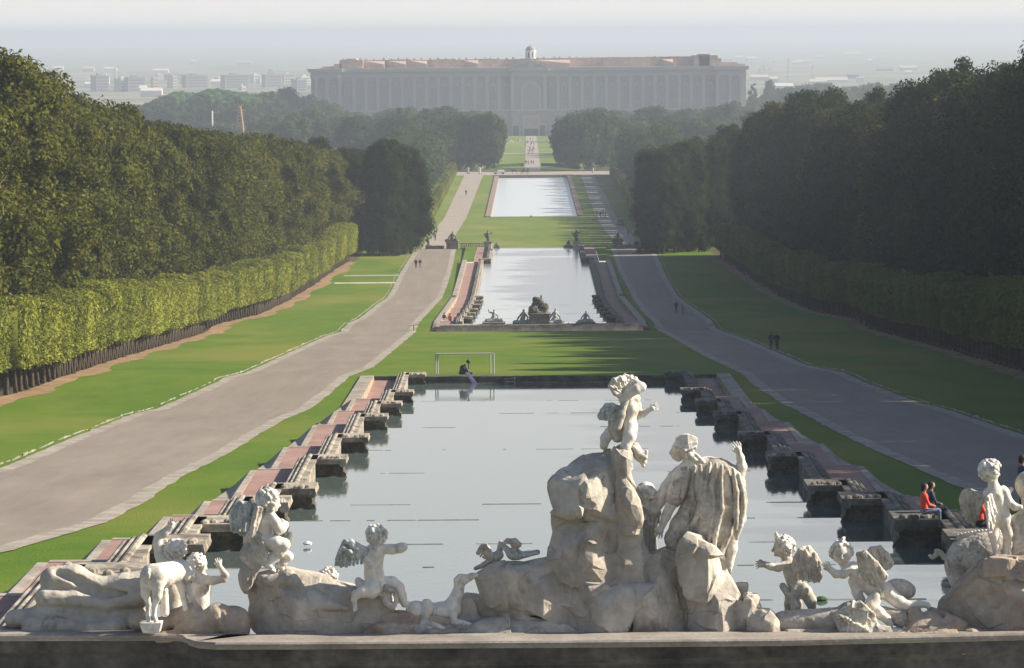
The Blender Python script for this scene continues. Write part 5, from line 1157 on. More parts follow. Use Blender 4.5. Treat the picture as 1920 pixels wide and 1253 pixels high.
for x in (-.9, .9):
    for y in (-.75, .75): mb = MB(); mb.lathe([(.55, -.04), (.6, -.04), (.6, .04), (.55, .04), (.55, -.04)], (0, 0, 0), 18); mb.box(-.57, .57, -.03, .03, -.02, .02); mb.box(-.03, .03, -.57, .57, -.02, .02); mb.V = [(x + vx, y + vz, .6 + vy) for vx, vy, vz in mb.V]; mb.build('wheel', 'metal_dark', e)
person('sit', (b[0] - .2, 1655, G(1655) + 1.2), 1.5, 'cloth_black', 'cloth_black', 'coachman sitting on the carriage by the far pool')
# low box hedges curving in front of the palace lawns
for s, side in ((-1, 'left'), (1, 'right')):
    mb = MB(); pth = []
    for k in range(13):
        t = k / 12; x = s * (3.2 + 14 * t); y = 1790 - 60 * t * t; pth.append((x, y, G(y), 0, 1))
    mb.ext([(-3.5, -.2), (-3.5, 1.1), (3.5, 1.1), (3.5, -.2)], pth); tag(mb.build('box_hedge', 'far_leaf'), 'dark curved box hedge on the %s of the palace path' % side, 'hedge')
# ------------------------------------------------------------------ foreground: the basin rim
RZ = 59 - 10.17
def rim():
    pts = []
    cur = [(-30, 80.55), (-12, 80.45), (-7.35, 80.3), (-7.12, 80.22), (-6.98, 80.0), (-6.9, 79.6), (-6.72, 79.25), (-6.45, 79.1), (-5.0, 79.05), (0, 79.05), (3.0, 79.1), (8.0, 79.75), (22, 80.6)]
    for i, (x, y) in enumerate(cur):
        a = cur[max(i - 1, 0)]; b = cur[min(i + 1, len(cur) - 1)]; tx, ty = b[0] - a[0], b[1] - a[1]; l = math.hypot(tx, ty); pts.append((x, y, RZ, ty / l, -tx / l))
    # offset is towards the viewer
    pr = [(0.10, 0.0), (0.13, -0.03), (0.13, -0.07), (0.06, -0.09), (0.04, -0.13), (-0.02, -0.19), (-0.04, -0.33), (-0.12, -0.36), (-0.16, -0.41), (-0.2, -0.45), (-0.2, -2.6), (-1.0, -2.6), (-1.0, 0.0)]
    e = empty('fountain_rim', (0, 79, RZ), 'long moulded stone rim of the fountain basin across the foreground', 'basin wall')
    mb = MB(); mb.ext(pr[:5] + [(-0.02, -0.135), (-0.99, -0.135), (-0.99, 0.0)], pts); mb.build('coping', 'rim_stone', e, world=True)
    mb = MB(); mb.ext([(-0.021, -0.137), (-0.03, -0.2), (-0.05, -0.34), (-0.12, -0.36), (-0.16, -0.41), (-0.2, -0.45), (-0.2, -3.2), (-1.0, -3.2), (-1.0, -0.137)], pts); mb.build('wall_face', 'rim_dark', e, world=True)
rim()

# ------------------------------------------------------------------ rocks
def rock(name, S, D, anc, label, m='rock', rough=2.2, rsc=14, fc=0.0, cell=None):
    p = atd(anc[0], anc[1], D); e = empty(name, p, label, 'rock'); me = S.mesh('stone', m, D, anc, rough=rough, rsc=rsc, cell=cell)
    if fc: me = facet(me, fc / max(1, len(me.polygons)))
    link('stone', me, e, True); return e
# main rock with chiselled blocks
S = Sculpt((815, 820, -100), (1450, 1240, 60), 2.2)
def blk(poly, w0, w1, u, a1, a2, b=0.0, v=None, bev=4.0, k=3.5, top=None, extra=()):
    """outline + two front facets meeting along a ridge at u: a1 recession to the left, a2 to the right"""
    v = v if v is not None else sum(p[1] for p in poly) / len(poly)
    pl = [(u, v, w0, -a1, b), (u, v, w0, a2, b)]
    if top is not None: pl.append((u, top, w0, 0, -1.3))
    g = random.Random(int(u * 3 + v)); us = [p[0] for p in poly]; vs = [p[1] for p in poly]; wd, hg = max(us) - min(us), max(vs) - min(vs)
    for q in range(5):
        fu, fv = g.uniform(-.45, .45), g.uniform(-.45, .45); cu, cv = (min(us) + max(us)) / 2 + fu * wd, (min(vs) + max(vs)) / 2 + fv * hg
        pl.append((cu, cv, w0 + 2 + abs(cu - u) * (a2 if cu > u else a1) * .8, fu * 2.6 + g.uniform(-.3, .3), fv * 2.6 + g.uniform(-.3, .3)))
    S.block(poly, w0 - 15, w1, pl + list(extra), k, min(bev, 9) * .75, 0.03)
blk([(1027,903),(1045,880),(1088,856),(1122,836),(1153,838),(1163,868),(1170,925),(1172,962),(1150,975),(1110,972),(1062,966),(1036,955)], -62, 20, 1108, 0.45, 1.0, -0.1, extra=((1090, 900, -52, -.3, -1.5), (1070, 950, -58, .1, .9), (1140, 870, -40, 1.6, -.5)), bev=5)
S.cap((1075, 935, -62), (1140, 945, -58), 7, 6, k=6, cut=True)                       # the mouth-like cleft
S.path([(1166, 852, -8, 20), (1170, 900, -8, 18), (1180, 940, -14, 22), (1190, 972, -14, 20)], 4, fl=(1, 1, .8)); blk([(1160,846),(1184,848),(1186,900),(1160,905)], -30, 20, 1176, 0.3, 1.4, 0)
blk([(1160,920),(1186,922),(1212,966),(1206,996),(1160,1000)], -40, 20, 1184, 0.5, 1.3, 0)
S.block([(1040,960),(1200,960),(1206,1110),(1030,1110)], -20, 40, (), 3, 6)
blk([(1036,985),(1060,975),(1165,975),(1166,1060),(1172,1098),(1120,1110),(1050,1085),(1028,1050),(1030,1010)], -55, 25, 1105, 0.4, 0.9, 0, extra=((1110, 1010, -52, .2, -.5),))
S.cap((1085, 1015, -66), (1160, 1012, -45), 3, 4, k=4, cut=True); S.cap((1100, 1040, -66), (1160, 1036, -45), 2.5, 3, k=3, cut=True)
blk([(1165,985),(1208,990),(1210,1030),(1228,1075),(1215,1095),(1170,1092)], -40, 25, 1185, 0.3, 1.1, 0, extra=((1190, 1075, -42, 0, -.9),))
blk([(888,1080),(905,1066),(930,1056),(960,1052),(1030,1046),(1075,1085),(1080,1130),(1040,1150),(985,1150),(930,1148),(897,1118)], -45, 20, 960, 0.5, 0.3, 0, extra=((960, 1075, -50, .1, -1.1), (930, 1110, -60, -.3, .7)), bev=10)
blk([(950,1085),(1040,1075),(1110,1098),(1150,1120),(1160,1170),(1120,1190),(1060,1170),(985,1140)], -62, 20, 1010, 0.5, 0.75, 0, extra=((1040, 1110, -60, .15, -.9),), bev=9)
blk([(1080,1100),(1184,1096),(1190,1130),(1180,1165),(1150,1200),(1115,1222),(1070,1200),(1060,1150)], -70, 20, 1130, 0.9, 0.35, 0, extra=((1140, 1125, -70, 0, -1.0), (1130, 1175, -74, .2, .8)), bev=7)
blk([(1186,1094),(1248,1090),(1272,1118),(1286,1160),(1284,1212),(1188,1212)], -68, 20, 1228, 0.35, 1.2, 0, extra=((1225, 1118, -66, .1, -.9), (1235, 1160, -70, -.5, .6)), bev=7)
blk([(822,1212),(850,1190),(900,1160),(950,1150),(1010,1158),(1070,1170),(1125,1222),(830,1226)], -70, 15, 950, 0.25, 0.2, 0, extra=((930, 1180, -66, -.1, -1.2),), bev=14)
blk([(1205,1045),(1250,1030),(1285,1040),(1295,1110),(1225,1112)], -20, 35, 1240, 0.3, 0.6, -0.3)
blk([(1270,1055),(1276,1015),(1289,992),(1312,1004),(1338,1018),(1356,1042),(1364,1072),(1345,1098),(1325,1128),(1290,1122),(1276,1095)], -72, 10, 1330, 0.25, 1.5, 0, extra=((1300, 1020, -70, -.1, -.9),), bev=7)
blk([(1282,1112),(1325,1108),(1366,1072),(1384,1105),(1396,1145),(1386,1195),(1372,1212),(1294,1212)], -66, 10, 1352, 0.9, 0.9, 0, extra=((1340, 1130, -62, .3, -.7),), bev=7)
S.cap((1330, 1122, -66), (1366, 1100, -50), 5, 4, k=4, cut=True)
blk([(1375,1120),(1398,1130),(1412,1170),(1410,1212),(1375,1212)], -50, 10, 1392, 0.6, 0.8, 0)
S.block([(850,1120),(1400,1100),(1400,1226),(840,1226)], 5, 45, (), 2, 6)
for (a, b) in (((1186, 1095, -75), (1187, 1215, -72)), ((1167, 985, -66), (1169, 1095, -64)), ((1286, 1110, -78), (1288, 1215, -74)), ((1060, 978, -66), (1168, 978, -60)), ((1120, 1098, -76), (1230, 1094, -60))): S.cap(a, b, 1.6, k=2, cut=True)
rock('carved_rock', S, 80.6, (1120, 1100), 'tallest chiselled rock mass in the centre right, built of stacked facetted blocks', 'rock', 2.5, 30, fc=2200, cell=(58, 8.0))
# small blocks to its right
S = Sculpt((1380, 1105, -60), (1480, 1235, 30), 1.6)
blk([(1392,1130),(1400,1114),(1422,1116),(1426,1140),(1410,1160),(1394,1160)], -25, 20, 1408, 0.3, 0.9, 0, bev=4, extra=((1408, 1125, -25, 0, -.8),))
blk([(1400,1152),(1420,1140),(1446,1144),(1462,1165),(1472,1180),(1468,1208),(1400,1212)], -45, 20, 1445, 0.25, 1.0, 0, bev=6, extra=((1430, 1160, -42, 0, -.7),))
rock('boulder', S, 80.3, (1430, 1180), 'squarish boulder on the rim right of the tallest rock mass', 'rock', 2.0, 18, fc=300, cell=(34, 4))
S = Sculpt((1455, 1135, -60), (1610, 1235, 40), 1.8)
S.cap((1470, 1165, -5), (1600, 1160, -5), 24, 28, k=4, fl=(1, 1.15, 1)); S.cap((1478, 1190, -30), (1640, 1192, -30), 15, 14, k=3)
rock('stone_drum', S, 80.3, (1540, 1180), 'long low rounded stone lying under the two winged cherubs', 'rock', 1.0, 9)
S = Sculpt((1560, 1120, -70), (1700, 1215, 40), 1.5)
S.block([(1560,1150),(1584,1134),(1612,1126),(1634,1146),(1648,1190),(1600,1194),(1572,1180)], -40, 20, [(1600, 1165, -40, -.2, -.3), (1625, 1165, -38, .5, .1)], 3, 2.5)
for i in range(7): S.path([(1570 + i * 5, 1150 + i * 2, -40, 3), (1590 + i * 6, 1160 + i * 3, -46, 4), (1586 + i * 8, 1184, -44, 3)], 1.5)
S.cap((1620, 1180, -30), (1700, 1188, -30), 16, 12, k=6)
rock('carved_quiver', S, 80.2, (1620, 1160), 'rough carved lion skin bundle beneath the reclining cherub', 'marble_worn', 3.0, 9, fc=1200, cell=(24, 4.5))
S = Sculpt((1676, 1128, -75), (1860, 1240, 50), 2.0)
blk([(1690,1180),(1716,1160),(1740,1142),(1780,1150),(1810,1168),(1820,1200),(1815,1214),(1690,1216)], -60, 20, 1770, 0.12, 1.0, 0, bev=10, extra=((1750, 1175, -56, .1, -1.1),))
S.ell((1822, 1190, -30), (24, 18, 24), k=5)
S.block([(1684,1184),(1790,1180),(1800,1214),(1690,1218)], -68, 10, (), 3, 5)
S.cap((1716, 1150, 5), (1722, 1172, -10), 14, 18, k=6)
rock('flat_boulder', S, 80.2, (1760, 1180), 'flat slab-like boulder on the rim right of the reclining cherub', 'rock_warm', 2, 20, fc=500, cell=(44, 5))
S = Sculpt((1750, 1030, -90), (2080, 1240, 60), 2.6)
blk([(1757,1130),(1775,1112),(1800,1092),(1830,1068),(1850,1050),(1900,1045),(2040,1060),(2060,1215),(1840,1215),(1790,1190),(1762,1160)], -60, 40, 1920, 0.5, 0.2, 0, bev=16, extra=((1860, 1100, -55, .1, -1.0), (1900, 1150, -70, .2, .4)))
blk([(1842,1045),(1862,1040),(1905,1044),(1908,1078),(1840,1080)], -55, 20, 1885, 0.5, 0.8, 0, bev=5)
blk([(1905,1048),(1950,1040),(1960,1082),(1905,1080)], -60, 20, 1925, 0.5, 0.8, 0, bev=5)
rock('carved_rock', S, 80.4, (1860, 1120), 'broad rounded rock mass at the right edge under the cherub with the boar', 'rock_warm', 3, 34, fc=1400, cell=(60, 7))
# left rocks: long water-worn strata
S = Sculpt((5, 1040, -70), (275, 1225, 60), 2.0)
S.path([(100, 1088, 5, 26), (140, 1084, 5, 24), (185, 1102, 0, 20), (235, 1100, 0, 24), (270, 1092, 5, 22)], 8, fl=(1, 1, .8))
S.path([(88, 1118, -12, 22), (140, 1122, -12, 20), (200, 1132, -14, 18), (262, 1118, -10, 24)], 6, fl=(1, 1.1, .8))
S.path([(62, 1174, -30, 20), (100, 1168, -34, 22), (170, 1176, -32, 18), (222, 1172, -30, 19)], 6, fl=(1, 1, .8)); S.path([(26, 1160, -8, 18), (60, 1158, -5, 18), (90, 1150, -5, 26), (180, 1155, -5, 28), (250, 1160, 0, 28)], 7)
S.path([(110, 1070, -16, 7), (150, 1086, -24, 8), (190, 1108, -26, 7), (240, 1112, -26, 5)], 7, cut=True); S.path([(85, 1152, -44, 3), (160, 1158, -44, 5), (250, 1150, -44, 6)], 5, cut=True)
rock('worn_rock', S, 81.2, (140, 1120), 'low water-worn rock in long swooping layers at the left edge', 'rock', 1.6, 20)
S = Sculpt((-60, 1155, -40), (50, 1215, 30), 1.6)
blk([(-40,1190),(0,1178),(20,1172),(45,1178),(46,1190),(-10,1200)], -20, 20, 10, 0.4, 0.6, 0, bev=5)
rock('rim_stone', S, 81.3, (5, 1185), 'small pale rough stone on the rim at the far left', 'kerb_stone', 1.2, 6)
S = Sculpt((225, 1110, -60), (480, 1225, 50), 2.0)
S.path([(345, 1180, -20, 18), (385, 1168, -22, 24), (410, 1158, -20, 28), (445, 1162, -18, 26)], 7); S.ell((440, 1175, -10), (30, 38, 30), k=8)
S.path([(255, 1165, -5, 16), (300, 1172, -8, 14), (330, 1160, 0, 18), (360, 1150, 0, 22)], 6); S.cap((300, 1192, -26), (350, 1188, -26), 11, 12, k=5); S.cap((418, 1140, -44), (424, 1186, -52), 3, 2, k=4, cut=True)
rock('worn_rock', S, 80.6, (390, 1165), 'smooth rounded pair of rocks right of the white hound', 'rock_warm', 1.8, 16)
S = Sculpt((445, 1045, -85), (775, 1240, 60), 2.2)
blk([(458,1100),(468,1082),(500,1066),(535,1062),(580,1078),(640,1098),(700,1110),(735,1122),(742,1150),(730,1190),(700,1206),(500,1206),(468,1180),(462,1140)], -62, 30, 560, 0.55, 0.22, 0, bev=20, extra=((560, 1110, -50, .1, -1.3), (620, 1120, -58, .15, -.9), (520, 1150, -70, -.5, .45)))
S.path([(505, 1085, -32, 12), (540, 1078, -28, 12), (560, 1092, -34, 8)], 8); S.path([(590, 1132, -52, 8), (618, 1128, -50, 10), (650, 1136, -48, 7)], 6); S.path([(700, 1120, -10, 16), (722, 1140, -10, 18)], 8)
S.path([(470, 1150, -60, 4), (520, 1172, -68, 6), (600, 1180, -66, 5)], 8, cut=True)
S.ell((462, 1082, -10), (14, 30, 16), k=6); S.path([(660, 1200, -50, 9), (640, 1204, -50, 6)], 4)
rock('carved_rock', S, 80.7, (600, 1130), 'big dark rounded rock between the crouching cherub and the cherub with outstretched arm', 'rock', 3, 30, fc=2000, cell=(64, 6))
S = Sculpt((670, 1125, -70), (905, 1235, 50), 1.9)
blk([(684,1180),(700,1168),(745,1166),(785,1176),(792,1198),(786,1208),(700,1212),(686,1204)], -50, 20, 740, 0.3, 0.8, 0, bev=8, extra=((740, 1186, -46, .1, -.9),))
blk([(788,1180),(860,1178),(885,1180),(880,1196),(840,1206),(792,1206)], -40, 20, 830, 0.4, 0.6, 0, bev=7, extra=((830, 1186, -36, 0, -1),))
S.block([(718,1150),(770,1148),(790,1170),(900,1172),(905,1212),(700,1212)], -10, 30, (), 4, 5, .1)
rock('boulder', S, 80.5, (780, 1190), 'low pale rock under the resting hound', 'rock_warm', 1.5, 14, fc=900, cell=(36, 3.5))

# ------------------------------------------------------------------ marble figures (coordinates: photo pixels, third value = away from the viewer)
def statue(name, label, cat, D, anc, parts):
    p = atd(anc[0], anc[1], D); e = empty(name, p, label, cat)
    for pn, S, m, rough, rsc in parts: link(pn, S.mesh(pn, m, D, anc, rough=rough, rsc=rsc), e, True)
    return e
def hand(S, p, d, L, r, k=1.2, curl=0.0, spread=0.35, side=(0, 0, 1)):
    """palm, four fingers of different length and a thumb; p wrist, d direction of the hand, L hand length"""
    d = np.array(d, float); d /= np.linalg.norm(d); s = np.array(side, float); s -= d * s.dot(d); s /= np.linalg.norm(s); n = np.cross(d, s); p = np.array(p, float)
    pc = p + d * L * 0.3; S.cap(p, pc, r * 1.0, r * 1.25, k); S.cap(pc - s * r * .6, pc + s * r * .6, r * .9, k=k)
    for i, l in enumerate((.86, 1.0, .94, .74)):
        t = (i - 1.5) / 1.5; b = pc + s * t * r * 1.1 + d * L * .12; q = b + (d + s * t * spread) * L * .26 * l; q2 = q + (d + s * t * spread * .5 + n * curl) * L * .26 * l
        S.path([(*b, r * .36), (*q, r * .33), (*q2, r * .27)], k * .5)
    b = p + d * L * .12 - s * r; q = b + (d * .6 - s * .8) * L * .25; q2 = q + (d * .9 - s * .2) * L * .2; S.path([(*b, r * .42), (*q, r * .36), (*q2, r * .3)], k * .5)
def foot(S, p, d, L, r, k=1.5):
    d = np.array(d, float); d /= np.linalg.norm(d); p = np.array(p, float); s = np.cross(d, [0, 1, 0]); s /= np.linalg.norm(s) + 1e-9
    S.cap(p, p + d * L * .55 + np.array([0, r * .3, 0]), r, r * .75, k)
    for i in range(5): t = (i - 2) / 2; b = p + d * L * .6 + s * t * r * .8 + np.array([0, r * .45, 0]); S.cap(b, b + d * L * (.3 - .04 * i), r * .3, r * .26, .6)
def head(S, c, r, f, up=(0, -1, 0)):
    """child-like head facing f, with brow, nose, cheeks, mouth, chin and ears"""
    c = np.array(c, float); f = np.array(f, float); f /= np.linalg.norm(f); up = np.array(up, float); up -= f * up.dot(f); up /= np.linalg.norm(up); s = np.cross(f, up)
    S.ell(c, (r, r * 1.05, r), k=1); P = lambda a, b, d: c + r * (a * f + b * up + d * s)
    S.ell(P(.35, -.38, 0), r * .66, k=r * .2)
    for q in (-1, 1): S.ell(P(.60, -.30, .34 * q), r * .30, k=r * .15); S.ell(P(.93, .08, .36 * q), (r * .27,) * 3, k=r * .10, cut=True); S.ell(P(.76, .07, .36 * q), r * .13, k=r * .05); S.cap(P(.88, .24, .16 * q), P(.78, .24, .52 * q), r * .08, r * .06, k=r * .1); S.ell(P(0, -.12, 1.0 * q), (r * .13, r * .22, r * .13), k=r * .08)
    S.cap(P(.95, .14, 0), P(1.14, -.20, 0), r * .08, r * .17, k=r * .06); S.ell(P(.86, -.72, 0), r * .20, k=r * .12)
    S.cap(P(.99, -.42, .14), P(.99, -.42, -.14), r * .085, k=r * .05); S.cap(P(.96, -.52, .1), P(.96, -.52, -.1), r * .08, k=r * .05); S.cap(P(1.08, -.47, .24), P(1.08, -.47, -.24), r * .085, k=r * .04, cut=True)
def wing(S, lead, trail, r0=6, n=10, rt=3.6, k=0.7, lift=1.0):
    """feathered wing: thick leading edge, long feathers fanning to the trailing edge, two rows of short coverts"""
    A = np.array(lead, float); B = np.array(trail, float); m = len(A)
    S.path([(*p, r0 * (1 - .35 * i / (m - 1))) for i, p in enumerate(A)], 2.5, fl=(1, 1, 1.5))
    def at(P, t): x = t * (len(P) - 1); i = min(int(x), len(P) - 2); return P[i] + (P[i + 1] - P[i]) * (x - i)
    for row, (q, dw, rr) in enumerate(((1.0, 0.0, rt), (.62, -1.8, rt * .92), (.34, -3.2, rt * .85))):
        for i in range(n):
            t = (i + .5 * (row % 2)) / (n - 1 + .5); a_, b_ = at(A, t), at(B, t); b2 = a_ + (b_ - a_) * q * (1 + .05 * (i % 2))
            o = np.array([0, 0, dw * lift + (1.3 if i % 2 else -1.3)]); S.cap(a_ + o, b2 + o, rr, rr * .72, k, fl=(1, 1, 1.3))
# 1 white hound standing, seen from behind
S = Sculpt((258, 1040, -40), (385, 1182, 60), 1.1)
S.path([(288, 1077, -14, 22), (306, 1078, 0, 22), (324, 1074, 16, 20), (336, 1072, 28, 19)], 8); S.ell((282, 1082, -14), (17, 22, 16), k=8); S.ell((300, 1078, -20), (14, 22, 14), k=6)
S.path([(338, 1066, 30, 13), (348, 1070, 32, 11), (355, 1078, 32, 11)], 6); S.ell((356, 1080, 30), (12.5, 12, 12), k=3); S.path([(360, 1084, 28, 9), (368, 1091, 26, 6.4), (373, 1095, 26, 4.8)], 3); S.ell((351, 1082, 18), (5.5, 11, 4), rot=15, k=1.2); S.ell((362, 1078, 20), 2, k=1)
S.path([(276, 1092, -14, 13), (273, 1112, -12, 8.5), (279, 1132, -10, 4.6), (277, 1150, -14, 4.0), (279, 1160, -18, 4.4)], 3); S.path([(297, 1092, -22, 14), (297, 1115, -26, 8.5), (291, 1134, -20, 4.8), (290, 1152, -22, 4.2), (294, 1163, -27, 4.6)], 3)
S.path([(333, 1086, 26, 11), (338, 1108, 24, 6.2), (342, 1128, 22, 4.4), (346, 1145, 18, 4.4)], 3); S.path([(345, 1088, 40, 10), (350, 1110, 40, 6), (360, 1130, 36, 4.4), (366, 1142, 34, 4.4)], 3)
S.path([(281, 1064, -32, 3.4), (280.5, 1073, -37, 3.6), (281, 1079, -36, 2.6)], 1.5)
S2 = Sculpt((258, 1095, -60), (325, 1190, 50), 1.1)
S2.path([(308, 1108, 4, 7), (308, 1150, 4, 8.5)], 2); S2.block([(265, 1166), (303, 1166), (299, 1182), (270, 1182)], -34, 4, (), 1, 2)
statue('hound_statue', 'white marble hound standing with its back turned on a small plinth', 'statue', 80.2, (310, 1100), [('body', S, 'marble', 0.5, 5), ('plinth', S2, 'marble', 0.5, 4)])
# 2 cherub with raised arm behind the hound
S = Sculpt((280, 962, -40), (360, 1175, 40), 1.1)
S.path([(322, 1170, 8, 20), (322, 1110, 8, 20), (320, 1070, 5, 18), (322, 1056, 5, 16)], 8); S.path([(303, 1052, 4, 11), (300, 1040, 4, 10.5), (296, 1018, 2, 9), (298, 1006, 2, 8.5), (309, 998, 0, 7.5), (322, 986, -2, 5.5)], 4)
hand(S, (322, 987, -2), (.35, -.94, 0), 20, 4.0, side=(.9, .3, .2), curl=-.3); head(S, (330, 1030, 0), 16.5, (.25, .1, 1))
Hh = Sculpt((300, 1000, -40), (360, 1062, 40), 1.1); Hh.ell((329, 1026, -2), (18, 17, 18), k=2); Hh.curls((329, 1030, -2), (18, 17.5, 18), 70, 4.4, 3, (.2, -.1, 1), .55)
statue('cherub_statue', 'white marble cherub raising one arm high behind the standing hound', 'statue', 80.9, (325, 1060), [('body', S, 'marble', 0.4, 6), ('hair', Hh, 'marble', 0.4, 3)])
# 3 cherub right of the hound, hand up
S = Sculpt((345, 1025, -40), (440, 1160, 45), 1.1)
S.path([(374, 1150, 0, 19), (374, 1122, 0, 17), (378, 1104, 0, 14.5), (379, 1088, 0, 14)], 7); S.path([(384, 1086, -6, 9), (400, 1088, -10, 8.2), (420, 1084, -12, 7.2), (424, 1078, -12, 6.5), (412, 1060, -10, 5)], 3)
hand(S, (412, 1061, -10), (-.05, -1, 0), 17, 3.8, side=(1, 0, .3), curl=.6); head(S, (374, 1056, 0), 15, (.75, .45, .3)); S.cap((376, 1068, 0), (378, 1082, 0), 8, 9, 3); S.path([(366, 1100, 8, 9), (356, 1120, 14, 7), (362, 1140, 10, 6)], 3)
Hh = Sculpt((345, 1028, -32), (400, 1082, 32), 1.1); Hh.ell((368, 1053, 0), (15.5, 15.5, 17), k=2); Hh.curls((369, 1055, 0), (16, 17, 17), 60, 3.2, 8, (.75, .5, .2), .45, k=2.2)
statue('cherub_statue', 'white marble cherub right of the hound holding an open hand up to its face', 'statue', 81.6, (380, 1090), [('body', S, 'marble', 0.4, 6), ('hair', Hh, 'marble', 0.5, 3)])
# 4 winged cherub crouching on drapery
S = Sculpt((445, 905, -50), (560, 1080, 50), 1.1)
S.path([(498, 1012, 2, 15), (497, 996, 0, 14), (497, 978, -2, 14.5), (502, 967, -2, 13)], 6); S.path([(508, 965, -8, 9.5), (518, 978, -12, 9.5), (525, 992, -14, 9), (530, 990, -12, 8.5), (535, 984, -2, 7), (528, 978, 8, 5)], 3)
head(S, (508, 940, -2), 17.5, (.78, .25, .45)); S.cap((506, 952, -2), (503, 964, -2), 9, 11, 3)
S.path([(500, 1014, -10, 15), (520, 1018, -16, 14), (533, 1020, -16, 11.5), (524, 1036, -14, 10), (508, 1046, -14, 8), (500, 1058, -16, 6.5)], 4); S.path([(505, 1024, 10, 13), (530, 1040, 8, 10.5), (540, 1045, 6, 9), (530, 1058, 4, 6.5), (520, 1062, 2, 5.5)], 4)
foot(S, (502, 1058, -16), (.8, .5, -.3), 22, 6); foot(S, (520, 1062, 2), (.9, .4, -.2), 20, 5.5)
Hh = Sculpt((478, 905, -36), (540, 975, 36), 1.1); Hh.ell((503, 934, -2), (18, 18, 19), k=2); Hh.curls((504, 937, -2), (20, 20, 20), 90, 4.6, 11, (.9, .35, .3), .55)
W = Sculpt((420, 925, -60), (500, 1010, 60), 1.1); wing(W, [(488, 958, 6), (470, 948, 12), (450, 944, 18), (438, 955, 22), (432, 970, 26)], [(478, 990, 10), (462, 996, 14), (450, 992, 18), (440, 999, 24), (431, 995, 26)], 6, 9, 4.6)
W2 = Sculpt((450, 930, -60), (510, 1010, 30), 1.1); wing(W2, [(492, 964, -12), (493, 950, -20), (486, 947, -26), (479, 958, -30)], [(486, 978, -18), (482, 992, -24), (475, 1003, -30), (469, 1002, -32)], 5, 6, 3.4)
Dr = Sculpt((440, 985, -60), (512, 1110, 50), 1.2); Dr.path([(474, 1004, -6, 12), (492, 1016, -16, 8), (496, 1036, -20, 7), (494, 1052, -18, 8)], 4, fl=(1, 1, .8)); Dr.path([(472, 1010, -2, 13), (468, 1035, -6, 14), (474, 1058, -6, 15), (468, 1085, 0, 12), (462, 1100, 4, 10)], 5); Dr.ell((462, 1040, -8), (14, 14, 14), k=4)
for i in range(6): Dr.path([(476 + i * 3, 1000 + i * 3, -19, 2.0), (470 + i * 4, 1030, -23, 2.4), (474 + i * 4, 1056 - i, -22, 2.0)], 2)
statue('winged_cherub_statue', 'winged marble cherub crouching on drapery, curly head turned away', 'statue', 80.7, (500, 1000), [('body', S, 'marble', 0.4, 6), ('hair', Hh, 'hair_stone', 0.5, 3), ('wing', W, 'marble_grey', 0.8, 4), ('wing', W2, 'marble_worn', 0.7, 4), ('drapery', Dr, 'marble_worn', 0.8, 6)])
# 5 head of a cherub half hidden behind the rock
S = Sculpt((590, 1055, -30), (650, 1130, 30), 1.1); head(S, (615, 1083, 0), 14, (.3, .2, 1)); S.path([(615, 1095, 2, 9), (618, 1112, 4, 16), (620, 1126, 4, 18)], 5)
Hh = Sculpt((592, 1058, -28), (642, 1108, 28), 1.1); Hh.ell((616, 1081, 0), (15, 15, 15), k=2); Hh.curls((616, 1081, 0), (15.5, 15.5, 15.5), 60, 3.6, 13, (0, .2, 1), .7)
statue('cherub_statue', 'curly head of a marble cherub peeping over the big dark rock', 'statue', 81.8, (615, 1085), [('body', S, 'marble', 0.3, 6), ('hair', Hh, 'marble', 0.4, 3)])
# 6 winged cherub with outstretched arm
S = Sculpt((652, 985, -50), (775, 1145, 50), 1.1)
S.path([(704, 1096, 0, 20), (701, 1076, 0, 17.5), (700, 1056, 0, 17), (703, 1038, 0, 17), (705, 1030, 0, 15)], 6); S.cap((692, 1032, 0), (716, 1029, 0), 9, 9.5, 4)
S.path([(716, 1029, 0, 10), (736, 1030, -2, 9.4), (752, 1027, -4, 9.2), (757, 1025, -5, 8.5)], 3); S.path([(692, 1034, -2, 9), (686, 1046, -10, 7.5), (694, 1056, -18, 6)], 3)
S.cap((706, 1012, 0), (706, 1026, 0), 9, 11, 3); head(S, (707, 1004, 0), 15.5, (.25, .1, 1))
S.path([(708, 1100, -6, 16), (696, 1108, -18, 13), (680, 1108, -24, 10.5), (668, 1112, -26, 8), (664, 1122, -26, 6)], 4); foot(S, (664, 1122, -26), (.15, 1, -.15), 22, 5.5)
S.path([(690, 1104, 6, 10), (676, 1098, 10, 9.5), (671, 1090, 8, 7)], 4); S.path([(716, 1096, 2, 15), (734, 1094, 2, 12.5), (747, 1103, 0, 11), (752, 1118, 0, 9.5), (758, 1134, 0, 7)], 4)
S.cap((704, 1044, -19), (706, 1078, -20), 1.6, k=3, cut=True); S.cap((714, 1082, -20), (712, 1104, -24), 1.8, k=3, cut=True)
Hh = Sculpt((680, 980, -36), (734, 1045, 32), 1.0); Hh.ell((706, 1001, -2), (16, 16, 16), k=2); Hh.curls((706, 1002, -1), (18, 17, 17), 80, 4.2, 17, (.2, 0, 1), .6)
for i in range(5): Hh.path([(698 + i * 4, 1006, -17, 2.2), (700 + i * 2.6, 1020, -15, 2.0), (702 + i * 1.5, 1034, -16, 1.4)], 1)
W = Sculpt((615, 995, -60), (700, 1075, 40), 1.1); wing(W, [(688, 1031, -10), (672, 1022, -18), (658, 1012, -24), (646, 1016, -28), (638, 1030, -30)], [(686, 1052, -14), (668, 1054, -20), (652, 1057, -26), (640, 1057, -28), (628, 1054, -30)], 6.5, 10, 4.0)
for p in ((650, 1012, -34), (660, 1018, -36), (668, 1024, -32), (646, 1024, -38), (656, 1030, -38)): W.ell(p, (7, 5.5, 4), rot=30, k=2)
